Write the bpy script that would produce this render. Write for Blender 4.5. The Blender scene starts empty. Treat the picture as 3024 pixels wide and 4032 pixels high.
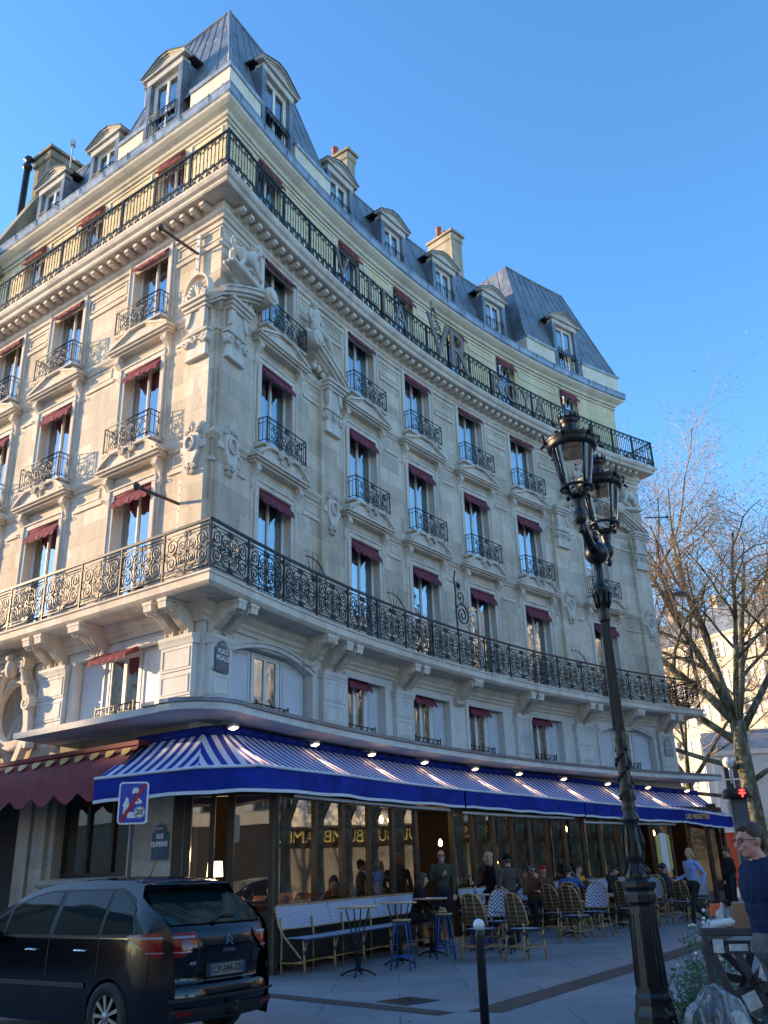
import bpy, bmesh, math, random
from math import sin, cos, pi, radians, degrees, atan2, sqrt, hypot, ceil, floor
from mathutils import Vector, Matrix, noise
rnd = random.Random(11)
SC = bpy.context.scene
COL = SC.collection
I4 = Matrix.Identity(4)

# ------------------------------------------------------------------ mesh builder
class MB:
    def __init__(s): s.v=[]; s.f=[]; s.m=[]; s.sm=[]; s.uv=[]; s.T=None
    def add(s, vs, fs, m=0, uv=None, sm=False):
        n=len(s.v)
        if s.T is not None: vs=[s.T@Vector(p) for p in vs]
        s.v+= [tuple(p) for p in vs]
        s.uv+= list(uv) if uv else [(0.0,0.0)]*len(vs)
        for f in fs: s.f.append(tuple(i+n for i in f)); s.m.append(m); s.sm.append(sm)
    def box(s,x0,x1,y0,y1,z0,z1,m=0):
        s.add([(x,y,z) for x in(x0,x1) for y in(y0,y1) for z in(z0,z1)],
              [(0,1,3,2),(4,6,7,5),(0,4,5,1),(2,3,7,6),(0,2,6,4),(1,5,7,3)],m)
    def bbox(s,x0,x1,y0,y1,z0,z1,m=0,b=.01):   # chamfered box
        b=min(b,abs(x1-x0)*.45,abs(y1-y0)*.45,abs(z1-z0)*.45)
        if x0>x1:x0,x1=x1,x0
        if y0>y1:y0,y1=y1,y0
        if z0>z1:z0,z1=z1,z0
        ring=[(x0+b,y0),(x1-b,y0),(x1,y0+b),(x1,y1-b),(x1-b,y1),(x0+b,y1),(x0,y1-b),(x0,y0+b)]
        ins=[(x0+b,y0+b),(x1-b,y0+b),(x1-b,y0+b),(x1-b,y1-b),(x1-b,y1-b),(x0+b,y1-b),(x0+b,y1-b),(x0+b,y0+b)]
        vs=[(p[0],p[1],z0) for p in ins]+[(p[0],p[1],z0+b) for p in ring]+[(p[0],p[1],z1-b) for p in ring]+[(p[0],p[1],z1) for p in ins]
        fs=[]
        for k in range(3):
            for i in range(8):
                j=(i+1)%8; fs.append((k*8+i,k*8+j,(k+1)*8+j,(k+1)*8+i))
        fs.append(tuple(range(7,-1,-1))); fs.append(tuple(range(24,32)))
        s.add(vs,fs,m)
    def tube(s,pts,r,n=6,m=0,cap=True,closed=False,sm=True):
        pts=[Vector(p) for p in pts]; k=len(pts)
        if k<2: return
        rs=r if isinstance(r,(list,tuple)) else [r]*k
        def tan(i):
            a=pts[(i-1)%k] if (closed or i>0) else pts[i]; b=pts[(i+1)%k] if (closed or i<k-1) else pts[i]
            d=b-a
            return d.normalized() if d.length>1e-9 else Vector((0,0,1))
        t=tan(0); u=t.orthogonal().normalized(); vs=[];uv=[]
        L=0
        for i in range(k):
            t2=tan(i); q=t.rotation_difference(t2); u=(q@u); u=(u-t2*u.dot(t2)).normalized(); t=t2
            w=t.cross(u)
            if i: L+=(pts[i]-pts[i-1]).length
            for j in range(n):
                a=2*pi*j/n; vs.append(pts[i]+(u*cos(a)+w*sin(a))*rs[i]); uv.append((j/n,L))
        fs=[]
        for i in range(k if closed else k-1):
            for j in range(n):
                a=i*n+j;b=i*n+(j+1)%n;c=((i+1)%k)*n+(j+1)%n;d=((i+1)%k)*n+j; fs.append((a,b,c,d))
        if cap and not closed: fs.append(tuple(range(n-1,-1,-1))); fs.append(tuple(range((k-1)*n,k*n)))
        s.add(vs,fs,m,uv,sm)
    def lathe(s,prof,c=(0,0,0),n=16,m=0,axis='z',sm=True,cap=True):
        vs=[];fs=[];uv=[]
        for i,(r,z) in enumerate(prof):
            for j in range(n):
                a=2*pi*j/n; x,y=r*cos(a),r*sin(a)
                p={'z':(x,y,z),'y':(x,z,y),'x':(z,x,y)}[axis]
                vs.append((p[0]+c[0],p[1]+c[1],p[2]+c[2])); uv.append((j/n,z))
        for i in range(len(prof)-1):
            for j in range(n):
                a=i*n+j;b=i*n+(j+1)%n; fs.append((a,b,b+n,a+n))
        if cap and prof[0][0]>1e-5: fs.append(tuple(range(n-1,-1,-1)))
        if cap and prof[-1][0]>1e-5: fs.append(tuple(range((len(prof)-1)*n,len(prof)*n)))
        s.add(vs,fs,m,uv,sm)
    def ball(s,c,r,m=0,n=12,k=8,sc=(1,1,1)):
        prof=[(max(1e-6,sin(pi*i/k))*r,-cos(pi*i/k)*r) for i in range(k+1)]
        o=s.T; s.T=(o if o is not None else I4)@Matrix.Translation(c)@Matrix.Diagonal((*sc,1)); s.lathe(prof,(0,0,0),n,m); s.T=o
    def prism(s,poly,y0,y1,m=0,sm=False):      # poly in (x,z), extruded along y
        n=len(poly); vs=[(x,y0,z) for x,z in poly]+[(x,y1,z) for x,z in poly]
        fs=[tuple(range(n)),tuple(range(2*n-1,n-1,-1))]+[(i,(i+1)%n,(i+1)%n+n,i+n) for i in range(n)]
        s.add(vs,fs,m,None,sm)
    def ribbon(s,path,y0,y1,w,m=0,closed=False):     # flat bar following a path in (x,z): w = thickness in plane
        P=[Vector((a,b)) for a,b in path]; n=len(P); L=[];Rr=[]
        for i in range(n):
            a=P[max(i-1,0)];b=P[min(i+1,n-1)]; d=(b-a).normalized(); nn=Vector((-d.y,d.x)); ww=w[i] if isinstance(w,list) else w
            L.append(P[i]+nn*ww/2);Rr.append(P[i]-nn*ww/2)
        vs=[];
        for i in range(n): vs+=[(L[i].x,y0,L[i].y),(Rr[i].x,y0,Rr[i].y),(Rr[i].x,y1,Rr[i].y),(L[i].x,y1,L[i].y)]
        fs=[(0,1,2,3)]+[(i*4+k,i*4+4+k,i*4+4+(k+1)%4,i*4+(k+1)%4) for i in range(n-1) for k in range(4)]+[((n-1)*4+3,(n-1)*4+2,(n-1)*4+1,(n-1)*4)]
        s.add(vs,fs,m)
    def grid(s,P,m=0,sm=True,UV=None,thick=None):          # P[i][j] points
        a=len(P);b=len(P[0]); vs=[p for r in P for p in r]
        uv=[q for r in UV for q in r] if UV else None
        fs=[(i*b+j,i*b+j+1,(i+1)*b+j+1,(i+1)*b+j) for i in range(a-1) for j in range(b-1)]
        s.add(vs,fs,m,uv,sm)
    def mesh(s,name,mats,weld=False,recalc=True):
        me=bpy.data.meshes.new(name); me.from_pydata(s.v,[],s.f)
        for x in mats: me.materials.append(x)
        me.polygons.foreach_set('material_index',s.m); me.polygons.foreach_set('use_smooth',s.sm)
        if any(u!=(0.0,0.0) for u in s.uv):
            l=me.uv_layers.new(name='UVMap'); li=[0]*len(me.loops); me.loops.foreach_get('vertex_index',li)
            l.data.foreach_set('uv',[c for i in li for c in s.uv[i]])
        if recalc or weld:
            bm=bmesh.new(); bm.from_mesh(me)
            if weld: bmesh.ops.remove_doubles(bm,verts=bm.verts,dist=1e-4)
            if recalc: bmesh.ops.recalc_face_normals(bm,faces=bm.faces)
            bm.to_mesh(me); bm.free()
        me.update(); return me

def world(o):
    m=o.matrix_basis.copy()
    if o.parent: m=world(o.parent)@o.matrix_parent_inverse@m
    return m
def link(o,parent=None,keep=True):
    COL.objects.link(o)
    if parent is not None:
        o.parent=parent; o.matrix_parent_inverse = world(parent).inverted() if keep else I4
    return o
def ob(name,mb,mats,parent=None,M=None,keep=True,weld=False,recalc=True,label=None):
    me=mb if isinstance(mb,bpy.types.Mesh) else mb.mesh(name,mats if isinstance(mats,(list,tuple)) else [mats],weld,recalc)
    o=bpy.data.objects.new(name,me)
    if M is not None: o.matrix_basis=M
    link(o,parent,keep)
    if label: o['label']=label
    return o
def tag(o,label,cat,group=None):
    o['label']=label; o['category']=cat
    if group: o['group']=group
    return o
def thing(name,label,cat,M=None,group=None):
    o=bpy.data.objects.new(name,None); COL.objects.link(o)
    if M is not None: o.matrix_basis=M
    return tag(o,label,cat,group)
def struct(name,mb,mats,kind='structure'):
    o=ob(name,mb,mats); o['kind']=kind; return o
KIDS={}
def kids(o): return [c for c in bpy.data.objects if c.parent is o]
def dup(root,M,parent=None,label=None,group=None):
    def rec(o,par):
        c=o.copy(); COL.objects.link(c)
        if par is not None: c.parent=par
        for k in kids_cache(o): rec(k,c)
        return c
    c=rec(root,parent)
    if parent is not None: c.matrix_parent_inverse=world(parent).inverted()
    c.matrix_basis=M
    if label: c['label']=label
    if group: c['group']=group
    return c
def kids_cache(o):
    if o.name not in KIDS: KIDS[o.name]=kids(o)
    return KIDS[o.name]
def TR(x,y,z,rz=0,s=1): return Matrix.Translation((x,y,z))@Matrix.Rotation(rz,4,'Z')@Matrix.Scale(s,4)

# ------------------------------------------------------------------ materials
def nt(m):
    m.use_nodes=True; t=m.node_tree; t.nodes.clear(); out=t.nodes.new('ShaderNodeOutputMaterial'); return t,out
class NB:
    def __init__(s,name):
        s.mat=bpy.data.materials.new(name); s.t,s.out=nt(s.mat)
    def n(s,ty,**kw):
        nd=s.t.nodes.new('ShaderNode'+ty)
        for k,v in kw.items():
            if hasattr(nd,k) and k not in('inputs',): setattr(nd,k,v)
        return nd
    def l(s,a,b): s.t.links.new(a,b)
    def val(s,nd,k,v): nd.inputs[k].default_value=v
    def coord(s,kind='Object',scale=(1,1,1)):
        tc=s.n('TexCoord'); mp=s.n('Mapping'); mp.inputs['Scale'].default_value=scale; s.l(tc.outputs[kind],mp.inputs['Vector']); return mp.outputs['Vector']
    def noise(s,vec,scale,detail=4,rough=.55,dist=0):
        nd=s.n('TexNoise'); s.l(vec,nd.inputs['Vector']); nd.inputs['Scale'].default_value=scale; nd.inputs['Detail'].default_value=detail; nd.inputs['Roughness'].default_value=rough; nd.inputs['Distortion'].default_value=dist; return nd.outputs['Fac']
    def ramp(s,fac,stops):
        r=s.n('ValToRGB'); e=r.color_ramp.elements
        while len(e)<len(stops): e.new(.5)
        for i,(p,c) in enumerate(stops): e[i].position=p; e[i].color=(*c,1) if len(c)==3 else c
        s.l(fac,r.inputs['Fac']); return r.outputs['Color']
    def mix(s,fac,a,b,mode='MIX'):
        m=s.n('MixRGB'); m.blend_type=mode
        for k,x in((0,fac),(1,a),(2,b)):
            if hasattr(x,'is_linked') or isinstance(x,bpy.types.NodeSocket): s.l(x,m.inputs[k])
            else: m.inputs[k].default_value = x if k==0 else (*x,1) if len(x)==3 else x
        return m.outputs[0]
    def math(s,op,a,b=None):
        m=s.n('Math'); m.operation=op
        for k,x in((0,a),(1,b)):
            if x is None: continue
            if isinstance(x,bpy.types.NodeSocket): s.l(x,m.inputs[k])
            else: m.inputs[k].default_value=x
        return m.outputs[0]
    def sep(s,v):
        x=s.n('SeparateXYZ'); s.l(v,x.inputs[0]); return x.outputs
    def bump(s,h,strength=.3,dist=.02):
        b=s.n('Bump'); s.l(h,b.inputs['Height']); b.inputs['Strength'].default_value=strength; b.inputs['Distance'].default_value=dist; return b.outputs['Normal']
    def pbr(s,color,rough=.6,metal=0,spec=None,normal=None,emis=None,coat=0):
        p=s.n('BsdfPrincipled')
        for k,x in(('Base Color',color),('Roughness',rough),('Metallic',metal)):
            if isinstance(x,bpy.types.NodeSocket): s.l(x,p.inputs[k])
            else: p.inputs[k].default_value=(*x,1) if isinstance(x,tuple) and len(x)==3 else x
        if spec is not None: p.inputs['Specular IOR Level'].default_value=spec
        if normal is not None: s.l(normal,p.inputs['Normal'])
        if coat: p.inputs['Coat Weight'].default_value=coat; p.inputs['Coat Roughness'].default_value=.03
        if emis: p.inputs['Emission Color'].default_value=(*emis[0],1); p.inputs['Emission Strength'].default_value=emis[1]
        s.l(p.outputs[0],s.out.inputs['Surface']); return p
def simple(name,c,rough=.6,metal=0,var=.15,scale=6,bump=.0,spec=None,coat=0,stretch=(1,1,1)):
    b=NB(name); v=b.coord('Object',stretch); f=b.noise(v,scale,4)
    lo=tuple(x*(1-var) for x in c); hi=tuple(min(1,x*(1+var)) for x in c)
    col=b.ramp(f,[(.3,lo),(.7,hi)])
    nrm=b.bump(b.noise(v,scale*6,4),bump,.01) if bump else None
    b.pbr(col,rough,metal,spec,nrm,coat=coat); return b.mat
def emit(name,c,st):
    b=NB(name); e=b.n('Emission'); e.inputs[0].default_value=(*c,1); e.inputs[1].default_value=st; b.l(e.outputs[0],b.out.inputs['Surface']); return b.mat
def stone(name,c1,c2,joint=True,stain=.48,bw=1.05,bh=.43,mort=.35):
    b=NB(name); v=b.coord('Object')
    big=b.noise(v,.55,5,.6,.4); fine=b.noise(v,9,6,.65)
    st=b.noise(b.coord('Object',(1.8,1.8,.22)),1.3,5,.65)
    col=b.ramp(big,[(.28,tuple(x*k for x,k in zip(c1,(.74,.76,.80)))),(.42,c1),(.60,c2),(.75,tuple(x*k for x,k in zip(c1,(.95,.88,.76))))])
    bh_=None
    if joint:
        uv=b.coord('UV'); br=b.n('TexBrick'); b.l(uv,br.inputs['Vector'])
        br.inputs['Scale'].default_value=1; br.inputs['Brick Width'].default_value=bw; br.inputs['Row Height'].default_value=bh
        br.inputs['Mortar Size'].default_value=.007; br.inputs['Mortar Smooth'].default_value=.3; br.inputs['Bias'].default_value=0
        br.inputs['Color1'].default_value=(.72,.70,.67,1); br.inputs['Color2'].default_value=(1.15,1.12,1.08,1); br.inputs['Mortar'].default_value=(.62,.60,.56,1) if mort<.5 else (1.25,1.25,1.2,1)
        col=b.mix(.75,col,br.outputs['Color'],'MULTIPLY'); bh_=br.outputs['Fac']
    dark=tuple(x*.45 for x in c1)
    sm=b.ramp(st,[(.46,(0,0,0)),(.74,(1,1,1))])
    col=b.mix(b.math('MULTIPLY',sm,stain),col,dark)
    pale=b.ramp(b.noise(v,.9,6,.7,1.2),[(.60,(0,0,0)),(.66,(1,1,1))])
    col=b.mix(b.math('MULTIPLY',pale,.35),col,tuple(min(1,x*1.3+.03) for x in c2))
    col=b.mix(.22,col,b.ramp(fine,[(.3,(.35,.35,.35)),(.7,(1,1,1))]),'MULTIPLY')
    h=b.math('ADD',b.math('MULTIPLY',fine,.5),b.math('MULTIPLY',big,.6))
    if bh_ is not None: h=b.math('SUBTRACT',h,b.math('MULTIPLY',bh_,1.0))
    b.pbr(col,.85,0,.25,b.bump(h,.35,.02)); return b.mat
STONE=stone('limestone_blocks',(.70,.585,.445),(.80,.70,.57))
TRIM=stone('limestone_trim',(.75,.65,.53),(.83,.75,.64),joint=False,stain=.5)
CARVE=stone('carved_limestone',(.74,.65,.54),(.82,.75,.65),joint=False,stain=.45)
PAINT=stone('offwhite_painted_render',(.70,.67,.62),(.78,.75,.70),joint=False,stain=.35)
PAINTP=simple('pale_shutter_panel',(.60,.62,.66),.55,0,.07,2,.1)
YELLOW=stone('yellow_render',(.72,.57,.33),(.80,.67,.43),joint=False,stain=.22)
CREAM=stone('cream_render',(.74,.67,.54),(.80,.74,.62),joint=False,stain=.25)
def zinc(name,c,seam=True):
    b=NB(name); v=b.coord('Object'); f=b.noise(v,1.6,6,.7,.6); g=b.noise(b.coord('Object',(3,3,.3)),2.5,5,.7)
    col=b.ramp(f,[(.3,tuple(x*.62 for x in c)),(.5,c),(.62,tuple(x*1.25 for x in c)),(.75,tuple(x*1.5 for x in c))])
    col=b.mix(.5,col,b.ramp(g,[(.35,(.55,.56,.58)),(.65,(1,1,1))]),'MULTIPLY')
    rr=b.ramp(f,[(.3,(.34,.34,.34)),(.7,(.55,.55,.55))])
    b.pbr(col,rr,.35,.4,b.bump(b.noise(v,2.2,4),.30,.05)); return b.mat
ZINC=zinc('roof_zinc',(.19,.215,.25)); ZINCL=zinc('gutter_zinc',(.30,.35,.41))
IRON=simple('wrought_iron',(.018,.020,.024),.45,.3,.3,20,.2,spec=.5)
FRAME=simple('white_window_frame',(.72,.71,.68),.4,0,.08,5)
def canvas_mat(name,c):
    b=NB(name); f=b.noise(b.coord('Object'),8,4); col=b.ramp(f,[(.3,tuple(x*.75 for x in c)),(.7,tuple(x*1.25 for x in c))]); p=b.pbr(col,.85,0,.15); tl=b.n('BsdfTranslucent'); b.l(col,tl.inputs[0]); mx=b.n('MixShader'); mx.inputs[0].default_value=.12; b.l(p.outputs[0],mx.inputs[1]); b.l(tl.outputs[0],mx.inputs[2]); b.l(mx.outputs[0],b.out.inputs['Surface']); return b.mat
BURG=canvas_mat('burgundy_canvas',(.21,.055,.075))
BURGL=simple('faded_monogram',(.42,.16,.17),.8)
CURT=simple('white_curtain',(.70,.72,.74),.8,0,.1,4)
def curtain(name,c,c2):
    b=NB(name); v=b.coord('Object'); x=b.sep(v)[0]; w=b.math('SINE',b.math('MULTIPLY',x,95.)); col=b.ramp(b.math('ADD',b.math('MULTIPLY',w,.35),.5),[(.1,c),(.9,c2)])
    b.pbr(col,.75,0,.2,b.bump(w,.5,.02)); return b.mat
TEAL=curtain('teal_curtain',(.13,.33,.35),(.22,.48,.50)); SHEER=curtain('sheer_curtain',(.66,.70,.74),(.82,.85,.88))
DARKIN=simple('dark_core',(.012,.013,.016),.9)
def glass(name,ior=1.7,base=.04,tint=(.75,.82,.85),wob=.0,bs=1.2):
    b=NB(name); tr=b.n('BsdfTransparent'); tr.inputs[0].default_value=(*tint,1); gl=b.n('BsdfGlossy'); gl.inputs['Roughness'].default_value=.015; gl.inputs[0].default_value=(.95,.97,1,1)
    fr=b.n('Fresnel'); fr.inputs['IOR'].default_value=ior
    if wob:
        nr=b.bump(b.noise(b.coord('Object'),bs,2),wob,.05); b.l(nr,gl.inputs['Normal']); 
    f=b.math('ADD',fr.outputs[0],base); mx=b.n('MixShader'); b.l(f,mx.inputs[0]); b.l(tr.outputs[0],mx.inputs[1]); b.l(gl.outputs[0],mx.inputs[2]); b.l(mx.outputs[0],b.out.inputs['Surface']); return b.mat
GLASS=glass('window_glass',1.9,.24,(.84,.90,.92),.14,2.5)
SHOPGL=glass('shop_glass',1.8,.20,(.62,.66,.66),.05,.6)
CLEAR=glass('lantern_glass',1.45,.03,(.93,.95,.97))
RED=simple('terracotta',(.35,.10,.06),.8)
# ------------------------------------------------------------------ plan of the two facades
CX,CY,RW=32.84,-.23,39.92
Lh=Vector((-.8091,.5877)); Ln=Vector((-.5877,-.8091))
W=Vector((-3.48531364,16.32532328)); A0=2.713965922
S=21.45
CC=Vector((CX,CY))
def base(u):
    if u<0: return W+Lh*(-u),Ln.copy(),-Lh
    a=A0-min(u,S)/RW; n=Vector((-cos(a),-sin(a))); t=Vector((sin(a),-cos(a))); p=CC-n*RW
    if u<=S: return p,n,t
    return p-n*(u-S),t,-n
_nR0=base(1e-9)[1]; _pE,_nE,_tE=base(S)
def frame(u):
    p,n,t=base(u)
    if abs(u)<1e-6:
        n=(Ln+_nR0)/(1+Ln.dot(_nR0)); p=W.copy()
    elif abs(u-S)<1e-6: n=(_nE+_tE)/(1+_nE.dot(_tE))
    return p,n,t
def pt(u,o,z):
    p,n,t=frame(u); q=p+n*o; return Vector((q.x,q.y,z))
def stations(u0,u1,step=.8):
    b=[u0,u1]+[x for x in(0.0,S) if u0<x<u1]; b=sorted(set(b)); us=[]
    for a,c in zip(b,b[1:]):
        k=1 if (c<=0 or a>=S) else max(1,ceil((c-a)/step)); us+=[a+(c-a)*i/k for i in range(k)]
    return us+[b[-1]]
def sweep(mb,prof,u0,u1,m=0,step=.8,cap=True,sm=False):
    us=stations(u0,u1,step); n=len(prof); vs=[];uv=[]
    for u in us:
        for o,z in prof: vs.append(pt(u,o,z)); uv.append((u,z+o*.7))
    fs=[(i*n+j,i*n+(j+1)%n,(i+1)*n+(j+1)%n,(i+1)*n+j) for i in range(len(us)-1) for j in range(n)]
    if cap: fs+= [tuple(range(n)),tuple(range(len(us)*n-1,len(us)*n-n-1,-1))]
    mb.add(vs,fs,m,uv,sm)
def wall(mb,u0,u1,z0,z1,ops,o=0.,dep=.32,m=0,mr=None,step=.8):
    mr=m if mr is None else mr
    bu=set(stations(u0,u1,step)); bz={z0,z1}
    for a,b,c,d in ops: bu|={a,b}; bz|={c,d}
    bu=sorted(bu);bz=sorted(bz)
    for a,b in zip(bu,bu[1:]):
        if b-a<1e-6: continue
        for c,d in zip(bz,bz[1:]):
            mu,mz=(a+b)/2,(c+d)/2
            if any(x0<mu<x1 and y0<mz<y1 for x0,x1,y0,y1 in ops): continue
            mb.add([pt(a,o,c),pt(b,o,c),pt(b,o,d),pt(a,o,d)],[(0,1,2,3)],m,[(a,c),(b,c),(b,d),(a,d)])
    for a,b,c,d in ops:
        for (p,q) in(((a,c),(a,d)),((a,d),(b,d)),((b,d),(b,c)),((b,c),(a,c))):
            if p[1]==q[1]==c and c<=z0+1e-6: continue
            mb.add([pt(p[0],o,p[1]),pt(q[0],o,q[1]),pt(q[0],o-dep,q[1]),pt(p[0],o-dep,p[1])],[(0,1,2,3)],mr,[(p[0],p[1]),(q[0],q[1]),(q[0]+.3,q[1]+.3),(p[0]+.3,p[1]+.3)])
def MF(u,o=0.,z=0.,sx=1):        # local x right, y into the wall, z up
    p,n,t=base(u); q=p+n*o
    return Matrix(((t.x*sx,-n.x,0,q.x),(t.y*sx,-n.y,0,q.y),(0,0,1,z),(0,0,0,1)))
TL=10.6                       # length of the left facade built
ZG=4.35                       # top of the street canopy
# window columns
RC=[2.30,6.09,8.93,11.78,14.66,18.38]
LC=[2.42,5.72,8.45]
OW=1.25
cols=[-x for x in LC]+RC
HB=Matrix.Translation((W.x,W.y,0))
H=thing('hotel_building','pale limestone corner hotel with a concave front, iron balconies and a slate grey mansard roof','building',HB)
# ---- walls
ops=[]
for u in cols:
    for zb,zt in((6.62,9.42),(10.42,12.60),(13.56,15.74)): ops.append((u-OW/2,u+OW/2,zb,zt))
def walls():
    mb=MB(); L=[q for q in ops if q[0]<0]; wall(mb,-TL,0,6.3,16.1,L,0,.34,0,1); ob('wall',mb,[STONE,TRIM],H,label='sunlit limestone side wall')
    mb=MB(); L=[q for q in ops if q[0]>=0]; wall(mb,0,S,6.3,16.1,L,0,.34,0,1); ob('wall',mb,[STONE,TRIM],H,label='curved limestone front wall in the shade')
    mb=MB(); wall(mb,S,S+5,6.3,16.1,[],0,.3,0,1); ob('wall',mb,[STONE],H,label='plain end wall')
    # fifth floor, yellow
    L=[(u-.53,u+.53,16.3,19.02) for u in cols]
    mb=MB(); wall(mb,-TL,S+5,16.1,19.3,L,-.32,.3,0,1); ob('wall',mb,[YELLOW,YELLOW],H,label='yellow rendered top storey wall')
    # first floor (painted)
    L=[]
    for u,hw in F1: L.append((u-hw,u+hw,ZG-.1,5.86))
    mb=MB(); wall(mb,-TL,S,4.2,6.32,L,0,.30,0,0); ob('wall',mb,[PAINT],H,label='off-white painted first floor wall')
F1=[(-2.45,1.40),(2.35,1.45),(6.0,.80),(8.9,.85),(11.5,.85),(14.6,.80),(18.8,1.45)]
walls()
# ---- core blocking light from behind
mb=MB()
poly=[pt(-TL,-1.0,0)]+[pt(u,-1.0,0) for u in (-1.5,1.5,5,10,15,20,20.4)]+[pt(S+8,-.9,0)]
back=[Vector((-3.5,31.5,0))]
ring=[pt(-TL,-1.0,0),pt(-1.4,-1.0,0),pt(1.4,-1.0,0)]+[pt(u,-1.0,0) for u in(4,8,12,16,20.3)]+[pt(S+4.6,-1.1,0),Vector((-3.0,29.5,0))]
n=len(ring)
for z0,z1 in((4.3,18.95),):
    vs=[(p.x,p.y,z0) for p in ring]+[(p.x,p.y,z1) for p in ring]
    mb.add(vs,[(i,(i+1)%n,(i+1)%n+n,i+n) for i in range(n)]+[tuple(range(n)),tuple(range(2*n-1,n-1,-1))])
ob('light_blocking_core',mb,[DARKIN],H)
mb=MB(); a=pt(-TL,0,0); c=pt(-TL,-9,0)
mb.add([(a.x,a.y,0),(c.x,c.y,0),(c.x,c.y,19),(a.x,a.y,19)],[(0,1,2,3)],0,[(0,0),(9,0),(9,19),(0,19)])
ob('wall',mb,[STONE],H,label='party wall')
# ---- cornices and balconies
def mould(name,prof,u0,u1,mat,parent=H,label=None,sm=False):
    mb=MB(); sweep(mb,prof,u0,u1,0,.7,True,sm); return ob(name,mb,mat if isinstance(mat,list) else [mat],parent,label=label)
E0,E1=-TL,S+4.8
# upper balcony slab with cyma edge
upb=mould('balcony',[(-.45,16.0),(.50,16.0),(.53,16.04),(.53,16.10),(.60,16.15),(.64,16.23),(.64,16.28),(-.45,16.28)],E0,E1,TRIM,label='long upper balcony under the top storey')
mould('cornice',[(0,15.60),(.05,15.60),(.07,15.68),(.12,15.72),(.12,15.98),(0,15.98)],E0,E1,TRIM)
# modillions: one block each, many -> parts
mbm=MB()
mbm.prism([(-.07,0),(.07,0),(.07,.21),(-.07,.21)],-.33,0,0)
mbm.prism([(-.07,.0),(.07,.0),(.07,.09),(-.07,.09)],-.40,-.33,0)
mods=MB(); mods.bbox(-.075,.075,-.24,.02,.06,.20,0,.012); mods.bbox(-.075,.075,-.29,-.21,.09,.20,0,.012); modm=mods.mesh('modillion',[TRIM])
nL_=int(TL/.335); nR_=int((S-.1)/.335)
for k in list(range(1,nL_+1)): 
    o=bpy.data.objects.new('modillion',modm); o.matrix_basis=MF(-.15-(k-.5)*.335,.12,15.77); link(o,H)
for k in range(nR_):
    o=bpy.data.objects.new('modillion',modm); o.matrix_basis=MF(.28+k*.335,.12,15.77); link(o,H)
# architrave bands of the fourth floor
mould('string_course',[(0,15.42),(.03,15.42),(.05,15.50),(.02,15.52),(0,15.52)],E0,E1,TRIM)
# top cornice, gutter
mould('string_course',[(-.33,19.06),(-.27,19.06),(-.25,19.11),(-.29,19.14),(-.33,19.14)],E0,E1,CREAM)
mould('cornice',[(-.33,19.20),(-.24,19.20),(-.20,19.27),(-.09,19.33),(.0,19.40),(.02,19.43),(.02,19.46),(-.33,19.46)],E0,E1,CREAM)
mould('gutter',[(-.6,19.46),(.02,19.46),(.07,19.51),(.08,19.70),(.10,19.72),(.10,19.75),(.04,19.75),(.02,19.70),(-.6,19.72)],E0,E1,ZINCL)
# recessed frieze panels of the top storey
def frame_panel(mb,u0,u1,z0,z1,o,w=.05,t=.03,m=0):
    sweep(mb,[(o,z0),(o+t,z0),(o+t,z0+w),(o,z0+w)],u0,u1,m)
    sweep(mb,[(o,z1-w),(o+t,z1-w),(o+t,z1),(o,z1)],u0,u1,m)
    for a in(u0,u1-w): sweep(mb,[(o,z0+w),(o+t*.95,z0+w),(o+t*.95,z1-w),(o,z1-w)],a,a+w,m)
allc=sorted(cols)
def onep(a,b):
    mb=MB(); frame_panel(mb,a,b,18.62,18.98,-.32); ob('frieze_panel',mb,[CREAM],H)
for a,b in zip(allc,allc[1:]):
    x0,x1=a+.75,b-.75
    if a<0<b:
        (onep(x0,-.5),onep(.5,x1))
    elif x1-x0>.3: onep(x0,x1)
# lower balcony slab
lwb=mould('balcony',[(-.1,6.40),(.72,6.40),(.76,6.43),(.80,6.47),(.80,6.60),(.83,6.62),(.83,6.66),(-.1,6.66)],E0,S+1.2,TRIM,label='long lower balcony round the corner')
mould('cornice',[(0,6.05),(.05,6.05),(.07,6.12),(.12,6.16),(.12,6.22),(.20,6.30),(.22,6.40),(0,6.40)],E0,E1,TRIM)
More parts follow.
